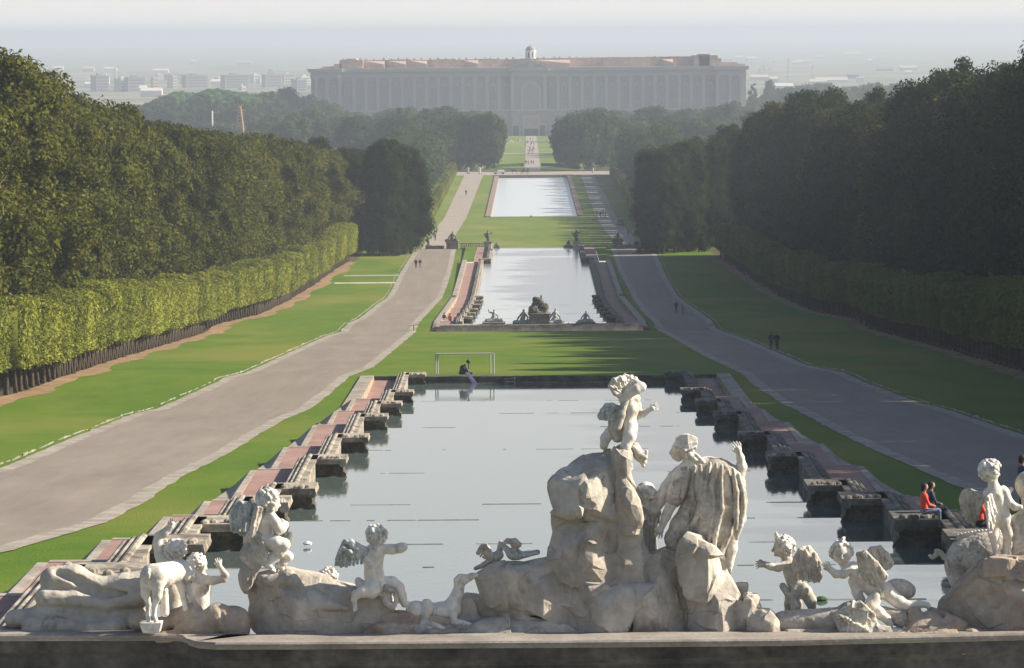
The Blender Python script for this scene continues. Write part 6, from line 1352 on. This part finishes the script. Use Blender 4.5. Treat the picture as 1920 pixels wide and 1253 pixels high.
Dr = Sculpt((715, 1085, -40), (765, 1150, 20), 1.1); Dr.path([(724, 1102, -14, 8), (740, 1108, -16, 4), (743, 1126, -16, 4), (737, 1138, -16, 5), (726, 1130, -14, 7), (718, 1112, -12, 7)], 3); Dr.path([(728, 1108, -12, 6), (730, 1130, -10, 6)], 2)
statue('winged_cherub_statue', 'winged marble cherub seen from behind with one arm stretched out to the side', 'statue', 80.4, (705, 1060), [('body', S, 'marble', 0.4, 6), ('hair', Hh, 'hair_stone', 0.4, 3), ('wing', W, 'marble_grey', 0.8, 4), ('drapery', Dr, 'marble_worn', 0.5, 5)])
# 7 resting hound with raised muzzle
S = Sculpt((750, 1068, -40), (900, 1190, 45), 1.1)
S.path([(782, 1146, 0, 18), (805, 1146, 0, 15.5), (828, 1146, 0, 17), (848, 1142, 0, 17)], 4); S.ell((780, 1146, -6), (20, 21, 17), k=4); S.ell((848, 1142, -8), (13, 18, 12), k=3)
S.path([(850, 1132, 0, 15), (858, 1114, 0, 11), (862, 1098, 0, 10)], 5); S.ell((866, 1087, 0), (13, 11.5, 11), k=3); S.path([(874, 1085, -1, 8), (885, 1080, -2, 6), (895, 1078, -2, 4.6)], 2.5); S.cap((870, 1092, -2), (884, 1087, -2), 4, 2.5, 2); S.path([(862, 1079, -10, 4), (856, 1086, -12, 5), (855, 1094, -12, 4)], 1.2); S.ell((875, 1081, -6), 1.6, k=.8)
S.path([(800, 1132, -12, 11), (798, 1152, -18, 8), (794, 1166, -22, 6), (812, 1168, -26, 5), (832, 1176, -28, 4.4)], 2); S.path([(850, 1152, -14, 8), (852, 1164, -20, 6), (870, 1166, -24, 5), (888, 1171, -26, 4.4)], 2); S.path([(846, 1160, 4, 6), (868, 1170, 2, 4), (884, 1176, 0, 4)], 3)
S.path([(766, 1152, -10, 4), (766, 1166, -14, 3.4), (776, 1172, -20, 3), (786, 1171, -24, 2.6)], 2)
for i in range(4): S.path([(806 + i * 5, 1138, -17, 1.5), (804 + i * 5, 1150, -18, 1.6)], 2)
S2 = Sculpt((750, 1160, -40), (900, 1196, 40), 1.4); S2.block([(758, 1172), (892, 1172), (888, 1184), (762, 1184)], -30, 20, (), 1, 3)
statue('hound_statue', 'pale marble hound lying down with its muzzle raised to the right', 'statue', 80.6, (820, 1130), [('body', S, 'marble', 0.4, 5), ('plinth', S2, 'marble_worn', 0.6, 5)])
# 8, 9 doves
S = Sculpt((885, 1010, -30), (952, 1075, 30), 0.9)
S.ell((930, 1044, 0), (15, 10, 10), rot=-20, k=3); S.path([(936, 1036, 0, 6.5), (938, 1026, 0, 5), (939, 1018, 0, 4.6)], 3); S.cap((940, 1017, 0), (945, 1020, 0), 1.8, .6, 1); S.path([(920, 1050, 0, 6), (906, 1060, 0, 5), (891, 1066, 0, 3.6)], 3, fl=(1, 1, .6))
W = Sculpt((885, 1008, -30), (934, 1056, 30), 0.9); W.path([(922, 1044, -6, 7), (913, 1034, -8, 8)], 3); wing(W, [(921, 1042, -6), (917, 1028, -8), (911, 1020, -10), (902, 1022, -12)], [(912, 1048, -6), (905, 1044, -8), (896, 1038, -10), (893, 1034, -12)], 3.2, 7, 2.6)
statue('dove_statue', 'stone dove with one lifted wing, left of the pair beside the tallest rock', 'statue', 80.8, (925, 1045), [('body', S, 'marble_worn', .5, 3), ('wing', W, 'marble_worn', .6, 3)])
S = Sculpt((935, 1010, -30), (1015, 1060, 30), 0.9)
S.ell((964, 1039, 0), (15, 12, 11), k=3); S.path([(954, 1034, 0, 7), (948, 1028, 0, 5), (945, 1024, 0, 4.4)], 3); S.cap((944, 1024, 0), (939, 1026, 0), 1.8, .6, 1); S.path([(974, 1042, 0, 8), (990, 1039, 0, 5.5), (1008, 1036, 0, 5)], 3, fl=(1, 1, .6))
W = Sculpt((935, 1005, -30), (985, 1036, 30), 0.9); wing(W, [(964, 1032, -7), (962, 1022, -8), (956, 1014, -10), (966, 1012, -10)], [(968, 1030, -7), (972, 1026, -8), (975, 1022, -9), (976, 1018, -10)], 4, 6, 3.0); W.path([(942, 1020, -7, 3), (952, 1013, -8, 4.5), (966, 1013, -8, 4.5), (974, 1020, -8, 4)], 3)
statue('dove_statue', 'stone dove with straight tail, right of the pair beside the tallest rock', 'statue', 80.6, (965, 1038), [('body', S, 'marble_grey', .5, 3), ('wing', W, 'marble_worn', .6, 3)])
# 10 cherub on top of the tallest rock
S = Sculpt((1115, 700, -50), (1250, 890, 50), 1.1)
S.path([(1176, 806, 0, 17), (1178, 786, 0, 15), (1182, 766, -2, 14.5), (1180, 748, -2, 13)], 6); S.cap((1170, 746, 0), (1192, 748, -2), 9, 9, 4); head(S, (1172, 722, 2), 15, (.75, .2, .3))
S.path([(1168, 748, -12, 8.5), (1180, 736, -18, 9), (1194, 728, -20, 9.4), (1203, 724, -18, 8.5), (1192, 716, -10, 6), (1184, 712, -4, 4.5)], 3)
S.path([(1194, 760, 2, 9), (1196, 778, 4, 8), (1206, 776, 2, 6.5), (1218, 768, 0, 5)], 3); hand(S, (1218, 768, 0), (.9, -.35, 0), 20, 3.8, side=(0, 1, .3), curl=.4)
S.path([(1182, 800, -10, 14), (1180, 816, -20, 12.5), (1172, 836, -24, 9.5), (1168, 855, -24, 6.5)], 4); foot(S, (1168, 856, -24), (.8, .55, -.3), 24, 6.5)
S.path([(1160, 808, 4, 14), (1144, 812, 2, 11), (1135, 822, 0, 9.5), (1132, 836, 0, 8)], 4)
Hh = Sculpt((1132, 696, -40), (1215, 752, 36), 1.0); Hh.ell((1167, 718, 0), (15, 14, 17), k=2); Hh.curls((1176, 718, 2), (19, 13, 15), 50, 4.0, 23, (.7, .5, -.2), .6)
W2 = Sculpt((1130, 695, -50), (1185, 755, 20), 1.0); wing(W2, [(1166, 746, -16), (1152, 736, -20), (1143, 722, -24), (1150, 709, -24), (1163, 705, -22), (1172, 710, -18)], [(1172, 748, -16), (1167, 742, -18), (1162, 734, -20), (1164, 726, -20), (1169, 720, -18), (1174, 716, -16)], 3.6, 10, 3.0)
W = Sculpt((1112, 748, -50), (1172, 810, 30), 1.1); wing(W, [(1160, 765, -12), (1147, 759, -16), (1137, 759, -18), (1129, 768, -20), (1123, 778, -22)], [(1157, 800, -12), (1150, 796, -14), (1141, 785, -18), (1132, 784, -20), (1123, 783, -22)], 6, 8, 4.0)
Dr = Sculpt((1140, 740, -44), (1225, 888, 40), 1.1); Dr.path([(1172, 752, -14, 7), (1164, 776, -16, 8), (1158, 800, -18, 8)], 5); Dr.path([(1150, 780, -6, 10), (1150, 800, -4, 11), (1158, 818, -4, 12)], 5)
Dr.path([(1190, 838, -2, 9), (1198, 854, -4, 10), (1206, 866, -4, 7)], 4)
for i in range(5): Dr.path([(1186 + i * 3, 836 + i * 2.5, -12, 2.6), (1194 + i * 4, 850 + i * 2, -14, 3.2), (1206 + i * 1.5, 874 - i * 7, -10, 3.2)], 2)
statue('winged_cherub_statue', 'marble cherub perched on top of the tallest rock with an arm bent over its face', 'statue', 80.7, (1175, 790), [('body', S, 'marble', 0.5, 6), ('hair', Hh, 'marble', 0.5, 3), ('wing', W, 'marble_grey', 0.6, 4), ('wing', W2, 'marble', 0.6, 3), ('drapery', Dr, 'marble_worn', 0.6, 5)])
# 11 tall draped man seen from behind
S = Sculpt((1225, 800, -60), (1412, 1090, 60), 1.3)
S.ell((1283, 836, 0), (19, 21, 20), rot=-10, k=2); S.path([(1272, 842, 0, 13), (1268, 852, 0, 9), (1272, 858, 0, 7)], 4); S.cap((1262, 842, 0), (1258, 848, 0), 3, 3.6, 3); S.cap((1290, 850, 2), (1300, 872, 0), 11, 15, 5)
S.path([(1290, 884, 4, 20), (1330, 882, 4, 24), (1376, 890, 4, 18)], 8); S.path([(1322, 900, 4, 40), (1322, 980, 4, 34), (1326, 1040, 4, 30)], 10, fl=(1, 1, 1.3))
S.path([(1385, 892, 0, 13), (1391, 876, -2, 10), (1389, 858, -4, 7), (1386, 848, -4, 5.6)], 4); hand(S, (1386, 849, -4), (-.25, -1, 0), 24, 5, side=(1, .1, .4), curl=.9)
S.path([(1276, 892, -4, 16), (1264, 920, -8, 13), (1258, 945, -6, 10.5), (1248, 968, -4, 8.5), (1240, 988, -4, 6)], 4); hand(S, (1239, 988, -4), (-.35, .94, 0), 24, 5, side=(1, .3, .3), curl=.2)
S.path([(1372, 1000, 2, 13), (1371, 1030, 2, 12), (1367, 1058, 2, 8), (1364, 1075, 2, 7)], 3); S.path([(1335, 1020, 6, 16), (1340, 1060, 6, 12)], 4)
Hh = Sculpt((1252, 804, -34), (1336, 882, 34), 1.1); Hh.ell((1286, 832, 1), (21, 20, 22), rot=-8, k=2); Hh.path([(1264, 836, -14, 2.6), (1284, 842, -22, 2.6), (1304, 836, -16, 2.6)], 1.5)
for i in range(14): Hh.path([(1268 + i * 3, 813 + (i - 6.5) ** 2 * .16, -12 - (6 - abs(i - 7)) * .8, 1.7), (1270 + i * 2.8, 828, -20 + abs(i - 7) * .9, 1.8), (1276 + i * 2.2, 840, -20 + abs(i - 7) * .9, 1.5)], 1)
Hh.ell((1293, 852, -16), (9, 8, 8), k=3)
for i in range(7): Hh.path([(1296 + i * 2, 844 + i * 1.5, -12, 3.0), (1306 + i * 2, 852 + i * 2, -16, 3.2), (1314 + i * 2, 862 + i * 1.2, -12, 3.0), (1306 + i * 3, 872 - i, -12, 2.2)], 1)
Dr = Sculpt((1238, 858, -75), (1412, 1085, 60), 1.3)
Dr.path([(1305, 884, 0, 20), (1340, 880, 0, 23), (1378, 892, 0, 17)], 8); Dr.path([(1346, 902, 0, 38), (1345, 950, 0, 42), (1336, 990, 0, 39), (1332, 1030, 0, 32)], 12, fl=(1, 1, 1.35))
Dr.path([(1385, 905, 0, 14), (1390, 940, 0, 11), (1386, 975, 0, 12), (1376, 1000, 0, 8)], 6); Dr.path([(1300, 940, -4, 18), (1275, 985, -6, 18), (1262, 1010, -6, 16), (1264, 1028, -4, 12)], 8)
fold = [[(1302, 872), (1296, 910), (1300, 940), (1285, 968), (1262, 996), (1250, 1010)], [(1312, 870), (1312, 900), (1312, 950), (1296, 985), (1280, 1010)], [(1330, 866), (1322, 900), (1318, 950), (1312, 1000), (1300, 1030)],
        [(1342, 868), (1334, 905), (1340, 960), (1330, 1000), (1322, 1040)], [(1352, 870), (1350, 900), (1352, 950), (1340, 1000), (1336, 1035)], [(1362, 874), (1366, 910), (1368, 960), (1364, 1000), (1352, 1030), (1345, 1050)],
        [(1374, 878), (1380, 920), (1380, 960), (1378, 1000)], [(1384, 888), (1392, 920), (1394, 950), (1388, 985), (1380, 1008)], [(1358, 872), (1344, 930), (1326, 980), (1300, 1012)], [(1290, 878), (1284, 905), (1278, 930)]]
for i, fo in enumerate(fold):
    n = len(fo); pts = []
    for j, (u, v) in enumerate(fo):
        x = (u - 1342) / 56.0; x = max(-.98, min(.98, x)); wv = -math.sqrt(1 - x * x) * (30 + 6 * math.sin(i * 2.1)) - 2
        if u < 1300: wv = -19 - (i % 2) * 3
        pts.append((u, v, wv, 3.0 + 2.2 * math.sin(math.pi * (j + .6) / (n + .2))))
    Dr.path(pts, 3.2)
for fo in ([(1306, 885), (1305, 930), (1292, 965)], [(1325, 880), (1326, 950), (1320, 990)], [(1348, 885), (1345, 945), (1336, 985)], [(1358, 890), (1360, 950), (1352, 1000)], [(1372, 900), (1374, 950), (1370, 990)]):
    Dr.path([(u, v, -math.sqrt(max(.05, 1 - ((u - 1342) / 56) ** 2)) * 34 - 4, 2.6) for u, v in fo], 4, cut=True)
Sl = Sculpt((1240, 865, -50), (1310, 962, 50), 1.2); Sl.path([(1290, 890, 0, 22), (1276, 908, -2, 20), (1266, 930, -4, 16.5), (1262, 936, -4, 16)], 7)
for i in range(5): Sl.path([(1284 - i * 3, 890 + i * 10, -20, 2.2), (1262 + i * 2, 905 + i * 9, -20, 2.0)], 3)
statue('draped_man_statue', 'tallest marble figure, cloaked man seen from behind with one hand raised', 'statue', 80.9, (1320, 950), [('body', S, 'marble', 0.5, 7), ('hair', Hh, 'hair_stone', 0.3, 3), ('cloak', Dr, 'marble_worn', 0.9, 8), ('sleeve', Sl, 'marble_worn', 0.7, 6)])
# 12 woman reaching up to the man's shoulder
S = Sculpt((1180, 860, -50), (1310, 1080, 50), 1.2)
S.path([(1216, 1060, 8, 20), (1214, 1010, 6, 16), (1219, 975, 4, 15), (1220, 956, 2, 14)], 6); S.path([(1226, 952, -6, 13), (1240, 932, -12, 12.5), (1250, 912, -14, 11.5), (1262, 892, -14, 9.5), (1272, 878, -14, 6.5)], 4); hand(S, (1272, 878, -14), (.95, -.2, 0), 20, 4.4, side=(0, 1, .2), curl=.2)
head(S, (1208, 926, 2), 16, (-.55, .5, .3)); S.cap((1210, 934, 2), (1217, 948, 2), 8.5, 11, 4)
Hh = Sculpt((1178, 894, -30), (1240, 954, 34), 1.1); Hh.ell((1211, 920, 2), (18, 17, 18), k=2)
for i in range(10): Hh.path([(1196 + i * 3, 908 + abs(i - 4.5), -12, 2.2), (1202 + i * 3, 920, -17, 2.4), (1210 + i * 2.2, 932, -14, 2.2)], 1.2)
Hh.ell((1228, 934, -6), (6, 7, 6), k=2); Hh.ell((1190, 922, 2), (6, 7, 6), k=2)
Dr = Sculpt((1190, 945, -40), (1250, 1085, 44), 1.2); Dr.path([(1214, 962, 2, 15), (1228, 962, 0, 12)], 4); Dr.path([(1212, 985, 4, 16), (1208, 1020, 6, 16), (1212, 1070, 8, 24)], 6)
for i in range(5): Dr.path([(1204 + i * 8, 966, -14, 2.0), (1206 + i * 7, 975 + i, -14, 2.2)], 1.5); Dr.path([(1202 + i * 6, 985, -12, 2.2), (1198 + i * 7, 1030, -12, 2.6)], 2)
statue('woman_statue', 'marble woman with bound hair reaching up to the cloaked man, half hidden by rock', 'statue', 81.1, (1225, 950), [('body', S, 'marble', 0.4, 6), ('hair', Hh, 'hair_stone', .3, 3), ('dress', Dr, 'marble_worn', .7, 6)])
# 13 standing winged cherub looking left
S = Sculpt((1408, 995, -50), (1545, 1180, 50), 1.1)
S.path([(1497, 1104, 0, 16), (1489, 1090, 0, 13.5), (1484, 1074, 0, 14), (1480, 1060, 0, 13)], 6); S.ell((1505, 1104, -8), (12, 14, 12), k=5); S.ell((1490, 1108, -8), (11, 13, 12), k=5)
S.path([(1474, 1058, -6, 9), (1458, 1062, -12, 8.4), (1444, 1060, -16, 7), (1430, 1055, -18, 6)], 3); hand(S, (1431, 1055, -18), (-1, .05, 0), 17, 4.4, side=(0, 1, .2), curl=1.2)
S.path([(1490, 1112, -4, 12), (1494, 1132, -8, 9), (1500, 1150, -6, 7.5), (1502, 1168, -4, 6.5)], 4); S.path([(1510, 1110, 2, 13), (1520, 1128, 4, 11), (1524, 1146, 8, 7)], 4); S.path([(1480, 1110, 8, 8), (1478, 1135, 8, 7), (1480, 1170, 8, 9)], 4)
head(S, (1466, 1026, 0), 16, (-.95, .15, .1)); S.cap((1470, 1038, 0), (1477, 1052, 0), 8.5, 10.5, 3)
Hh = Sculpt((1442, 994, -30), (1495, 1056, 30), 1.0); Hh.ell((1472, 1022, 0), (16.5, 17, 17), k=2); Hh.curls((1470, 1023, 0), (18, 18, 18), 80, 4.0, 29, (-1, .5, 0), .45); Hh.path([(1459, 1010, 0, 5), (1456, 1003, 0, 4), (1455, 998, 0, 2.4)], 2)
W = Sculpt((1478, 1015, -60), (1550, 1095, 40), 1.0); wing(W, [(1487, 1062, -12), (1491, 1045, -18), (1499, 1029, -22), (1509, 1031, -26), (1523, 1052, -28), (1537, 1078, -30)], [(1490, 1084, -14), (1498, 1084, -18), (1508, 1084, -22), (1518, 1086, -26), (1528, 1087, -28), (1536, 1086, -30)], 5.5, 10, 3.8)
W2 = Sculpt((1478, 1010, -30), (1550, 1080, 60), 1.1); wing(W2, [(1494, 1050, 6), (1505, 1030, 12), (1518, 1028, 18), (1530, 1042, 22), (1540, 1060, 26)], [(1500, 1070, 8), (1512, 1075, 12), (1524, 1078, 18), (1534, 1080, 22), (1541, 1076, 26)], 5, 9, 3.8)
Tr = Sculpt((1455, 1088, -40), (1500, 1180, 30), 1.1); Tr.path([(1467, 1098, -8, 6.5), (1480, 1118, -14, 7), (1490, 1138, -14, 7.5), (1484, 1172, -10, 9)], 3)
statue('winged_cherub_statue', 'standing winged marble cherub stretching an arm to the left, beside the reclining cherub', 'statue', 80.8, (1490, 1090), [('body', S, 'marble_worn', 0.5, 6), ('hair', Hh, 'hair_stone', .4, 3), ('wing', W, 'marble_worn', .7, 4), ('wing', W2, 'marble_worn', .7, 4), ('tree_stump', Tr, 'marble_worn', 1.2, 5)])
# 14 reclining winged cherub facing the viewer
S = Sculpt((1535, 1000, -60), (1765, 1195, 50), 1.1)
S.path([(1640, 1108, -4, 17), (1626, 1092, -2, 16), (1612, 1078, 0, 16), (1600, 1066, 0, 14)], 7); S.ell((1658, 1106, -6), (17, 16, 15), k=6); S.ell((1642, 1112, -12), (14, 15, 13), k=5)
S.path([(1594, 1066, -8, 9.5), (1580, 1074, -14, 8.6), (1566, 1074, -18, 7.4), (1554, 1064, -20, 5.8)], 3); hand(S, (1554, 1065, -20), (-.5, -.85, 0), 18, 4.2, side=(.9, -.4, .2), curl=.7)
S.path([(1640, 1118, -18, 13.5), (1631, 1134, -26, 12), (1646, 1146, -28, 10), (1660, 1158, -28, 8), (1667, 1168, -28, 6)], 4); foot(S, (1667, 1168, -28), (-.1, 1, -.35), 22, 6)
S.path([(1664, 1112, 0, 15), (1684, 1128, -6, 12.5), (1700, 1136, -10, 9.5), (1722, 1132, -12, 7.5), (1738, 1134, -12, 5.6)], 4); foot(S, (1739, 1135, -12), (.45, .9, 0), 22, 5)
head(S, (1578, 1038, -4), 17, (-.05, .12, -1)); S.cap((1580, 1052, -2), (1588, 1064, 0), 9, 11, 4); S.path([(1600, 1090, 0, 10), (1606, 1110, -4, 9), (1612, 1124, -6, 10)], 4)
Hh = Sculpt((1550, 998, -34), (1612, 1066, 26), 1.0); Hh.ell((1578, 1030, 3), (17, 15, 16), k=2); Hh.curls((1578, 1034, 1), (20, 19, 18), 90, 3.8, 31, (0, .5, -1), .35); Hh.path([(1578, 1014, -8, 4), (1580, 1009, -6, 3.6), (1583, 1006, -4, 2)], 2)
W = Sculpt((1595, 1020, -60), (1675, 1100, 30), 1.0); wing(W, [(1615, 1072, -14), (1611, 1052, -20), (1608, 1036, -24), (1620, 1032, -28), (1641, 1052, -30), (1660, 1076, -30)], [(1620, 1096, -14), (1630, 1094, -18), (1638, 1090, -22), (1648, 1088, -26), (1655, 1087, -28), (1660, 1083, -30)], 5.5, 12, 3.8)
W2 = Sculpt((1610, 1015, -20), (1690, 1080, 60), 1.1); wing(W2, [(1622, 1042, 6), (1635, 1030, 12), (1651, 1028, 18), (1665, 1041, 22), (1675, 1057, 26)], [(1640, 1060, 8), (1650, 1066, 12), (1660, 1068, 18), (1668, 1068, 22), (1675, 1064, 26)], 5, 9, 3.8)
Dr = Sculpt((1620, 1080, -50), (1725, 1195, 50), 1.2); Dr.ell((1690, 1108, 22), (30, 20, 16), rot=12, k=4); Dr.path([(1645, 1092, -20, 5), (1650, 1118, -24, 4.6)], 2); Dr.path([(1655, 1150, -10, 14), (1690, 1160, -14, 16), (1712, 1168, -12, 14)], 6); Dr.path([(1650, 1182, -26, 7), (1680, 1182, -30, 8), (1706, 1184, -28, 5)], 4)
for i in range(4): Dr.path([(1640 + i * 3, 1090, -22, 1.6), (1646 + i * 3, 1118, -26, 1.6)], 1)
statue('winged_cherub_statue', 'reclining winged marble cherub facing the viewer with legs trailing to the right', 'statue', 80.5, (1640, 1100), [('body', S, 'marble', 0.5, 6), ('hair', Hh, 'hair_stone', .4, 3), ('wing', W, 'marble_worn', .7, 4), ('wing', W2, 'marble_worn', .7, 4), ('drapery', Dr, 'marble_worn', .7, 6)])
# 15 boar
S = Sculpt((1735, 985, -80), (1990, 1160, 80), 1.6)
S.path([(1822, 1052, 10, 46), (1850, 1046, 10, 48), (1890, 1044, 10, 46), (1940, 1050, 10, 40)], 10); S.ell((1806, 1062, 4), (34, 46, 36), k=10); S.path([(1800, 1090, -10, 20), (1806, 1130, -10, 10)], 6)
S.path([(1785, 1050, 0, 9), (1770, 1044, 0, 5), (1762, 1036, 0, 5), (1756, 1033, 0, 4), (1754, 1041, 0, 4), (1748, 1045, 0, 3.4), (1743, 1041, 0, 3)], 3)
Hh = Sculpt((1788, 985, -20), (1900, 1025, 40), 1.2)
for i in range(14): Hh.path([(1800 + i * 6.5, 1014 - 9 * math.sin(i / 13 * 2.2) + (i % 2), 6, 6.0), (1796 + i * 6.5, 1003 - 9 * math.sin(i / 13 * 2.2), 2, 2.6)], 1.2)
statue('boar_statue', 'pale stone boar with curled tail and bristling back at the right edge', 'statue', 81.8, (1830, 1050), [('body', S, 'marble_worn', 1.6, 7), ('mane', Hh, 'marble', .8, 4)])
# 16 standing winged cherub beside the boar
S = Sculpt((1832, 855, -60), (1925, 1055, 60), 1.1)
S.path([(1878, 970, 0, 17), (1876, 951, 0, 14.5), (1870, 934, 0, 15), (1864, 920, 0, 14)], 6); S.cap((1868, 930, -16), (1876, 962, -17), 1.8, k=3, cut=True); S.cap((1852, 924, 0), (1882, 922, 0), 9, 10, 4)
S.path([(1884, 924, -2, 9), (1892, 942, -6, 8), (1902, 950, -10, 7), (1912, 950, -12, 5)], 3); S.ell((1908, 951, -11), (6, 5, 5), k=2); S.path([(1882, 918, 10, 7), (1892, 924, 20, 6), (1898, 920, 24, 5)], 3)
S.ell((1866, 972, -8), (12, 13, 12), k=5); S.ell((1882, 970, -6), (12, 13, 12), k=5); S.path([(1864, 980, -6, 12.5), (1862, 1002, -8, 10), (1866, 1022, -6, 7), (1867, 1040, -6, 6)], 4); S.path([(1884, 980, 0, 12), (1890, 1002, -2, 9.5), (1888, 1022, 2, 7), (1884, 1040, 2, 6)], 4)
foot(S, (1867, 1040, -6), (.3, .2, -1), 18, 5.5); foot(S, (1884, 1040, 2), (.5, .2, -.8), 18, 5.5); head(S, (1856, 884, 0), 17, (.85, .15, .3)); S.cap((1860, 900, 0), (1864, 914, 0), 9, 11, 3)
Hh = Sculpt((1830, 856, -30), (1888, 920, 34), 1.0); Hh.ell((1853, 880, 0), (18.5, 18, 19), k=2); Hh.curls((1856, 881, 0), (19.5, 19, 19), 85, 4.2, 37, (.9, .5, .3), .5, k=1.6)
W = Sculpt((1790, 905, -40), (1862, 1000, 60), 1.1); wing(W, [(1850, 926, 4), (1833, 927, 8), (1819, 921, 14), (1809, 924, 18), (1803, 938, 22)], [(1838, 950, 4), (1834, 968, 8), (1826, 984, 14), (1814, 976, 18), (1804, 952, 22)], 6, 11, 4.4)
W2 = Sculpt((1838, 915, -60), (1872, 1010, 20), 1.1); wing(W2, [(1856, 928, -14), (1850, 932, -20), (1847, 942, -24), (1849, 956, -26)], [(1866, 960, -18), (1862, 978, -22), (1857, 992, -26), (1850, 998, -26)], 5, 7, 3.6)
statue('winged_cherub_statue', 'standing winged marble cherub with curly head beside the boar at the right edge', 'statue', 80.7, (1865, 950), [('body', S, 'marble', 0.5, 6), ('hair', Hh, 'hair_stone', .4, 3), ('wing', W, 'marble_worn', .7, 4), ('wing', W2, 'marble', .7, 4)])
# 17 partly seen figures at the right edge
S = Sculpt((1892, 885, -50), (2010, 1060, 60), 1.5)
S.path([(1925, 1050, 0, 26), (1930, 1000, 0, 28), (1938, 970, 0, 26)], 8); S.path([(1905, 1005, -14, 12), (1900, 975, -16, 10), (1922, 962, -16, 12)], 5); S.path([(1906, 1012, -20, 9), (1900, 1040, -20, 6)], 4); S.ell((1926, 910, 10), (22, 26, 22), k=4); S.path([(1930, 930, 10, 16), (1938, 960, 6, 20)], 6)
for i in range(5): S.path([(1902 + i * 5, 978, -24, 3), (1904 + i * 5, 1030, -24, 3)], 3)
statue('kneeling_figure_statue', 'draped stone figure cut by the right edge of the view beyond the cherub', 'statue', 80.9, (1925, 970), [('body', S, 'marble_worn', 1.0, 7)])
# weeds and lost bits lying on the weirs
for k, (px, py, D) in enumerate([(577, 1021, 140.2), (1540, 1126, 102)]):
    p = atd(px, py, D); mb = MB(); mb.lathe([(0, 0), (.12, .0), (.14, .05), (.06, .1), (0, .1)], (p[0], D - .1, p[2]), 8); tag(mb.build('leaf_clump', ['cloth_white', 'weed'][k]), ['small white scrap floating at a weir on the left', 'small dark weed clump floating at the nearest weir'][k], 'debris')

# ------------------------------------------------------------------ haze: one even volume round the camera and everything on the ground
def haze():
    mb = MB(); mb.box(-9500, 9500, -400, 26500, -14, 76)
    m = bpy.data.materials.new('haze'); MATS['haze'] = m; m.use_nodes = True; n = m.node_tree; n.nodes.clear()
    o = n.nodes.new('ShaderNodeOutputMaterial'); v = n.nodes.new('ShaderNodeVolumePrincipled'); v.inputs['Color'].default_value = (0.59, 0.655, 0.745, 1); v.inputs['Density'].default_value = HAZE; v.inputs['Anisotropy'].default_value = 0.2
    n.links.new(v.outputs[0], o.inputs['Volume']); tag(mb.build('haze', 'haze'), kind='stuff')
haze()
print('objects', len(bpy.data.objects), 'meshes', len(bpy.data.meshes))
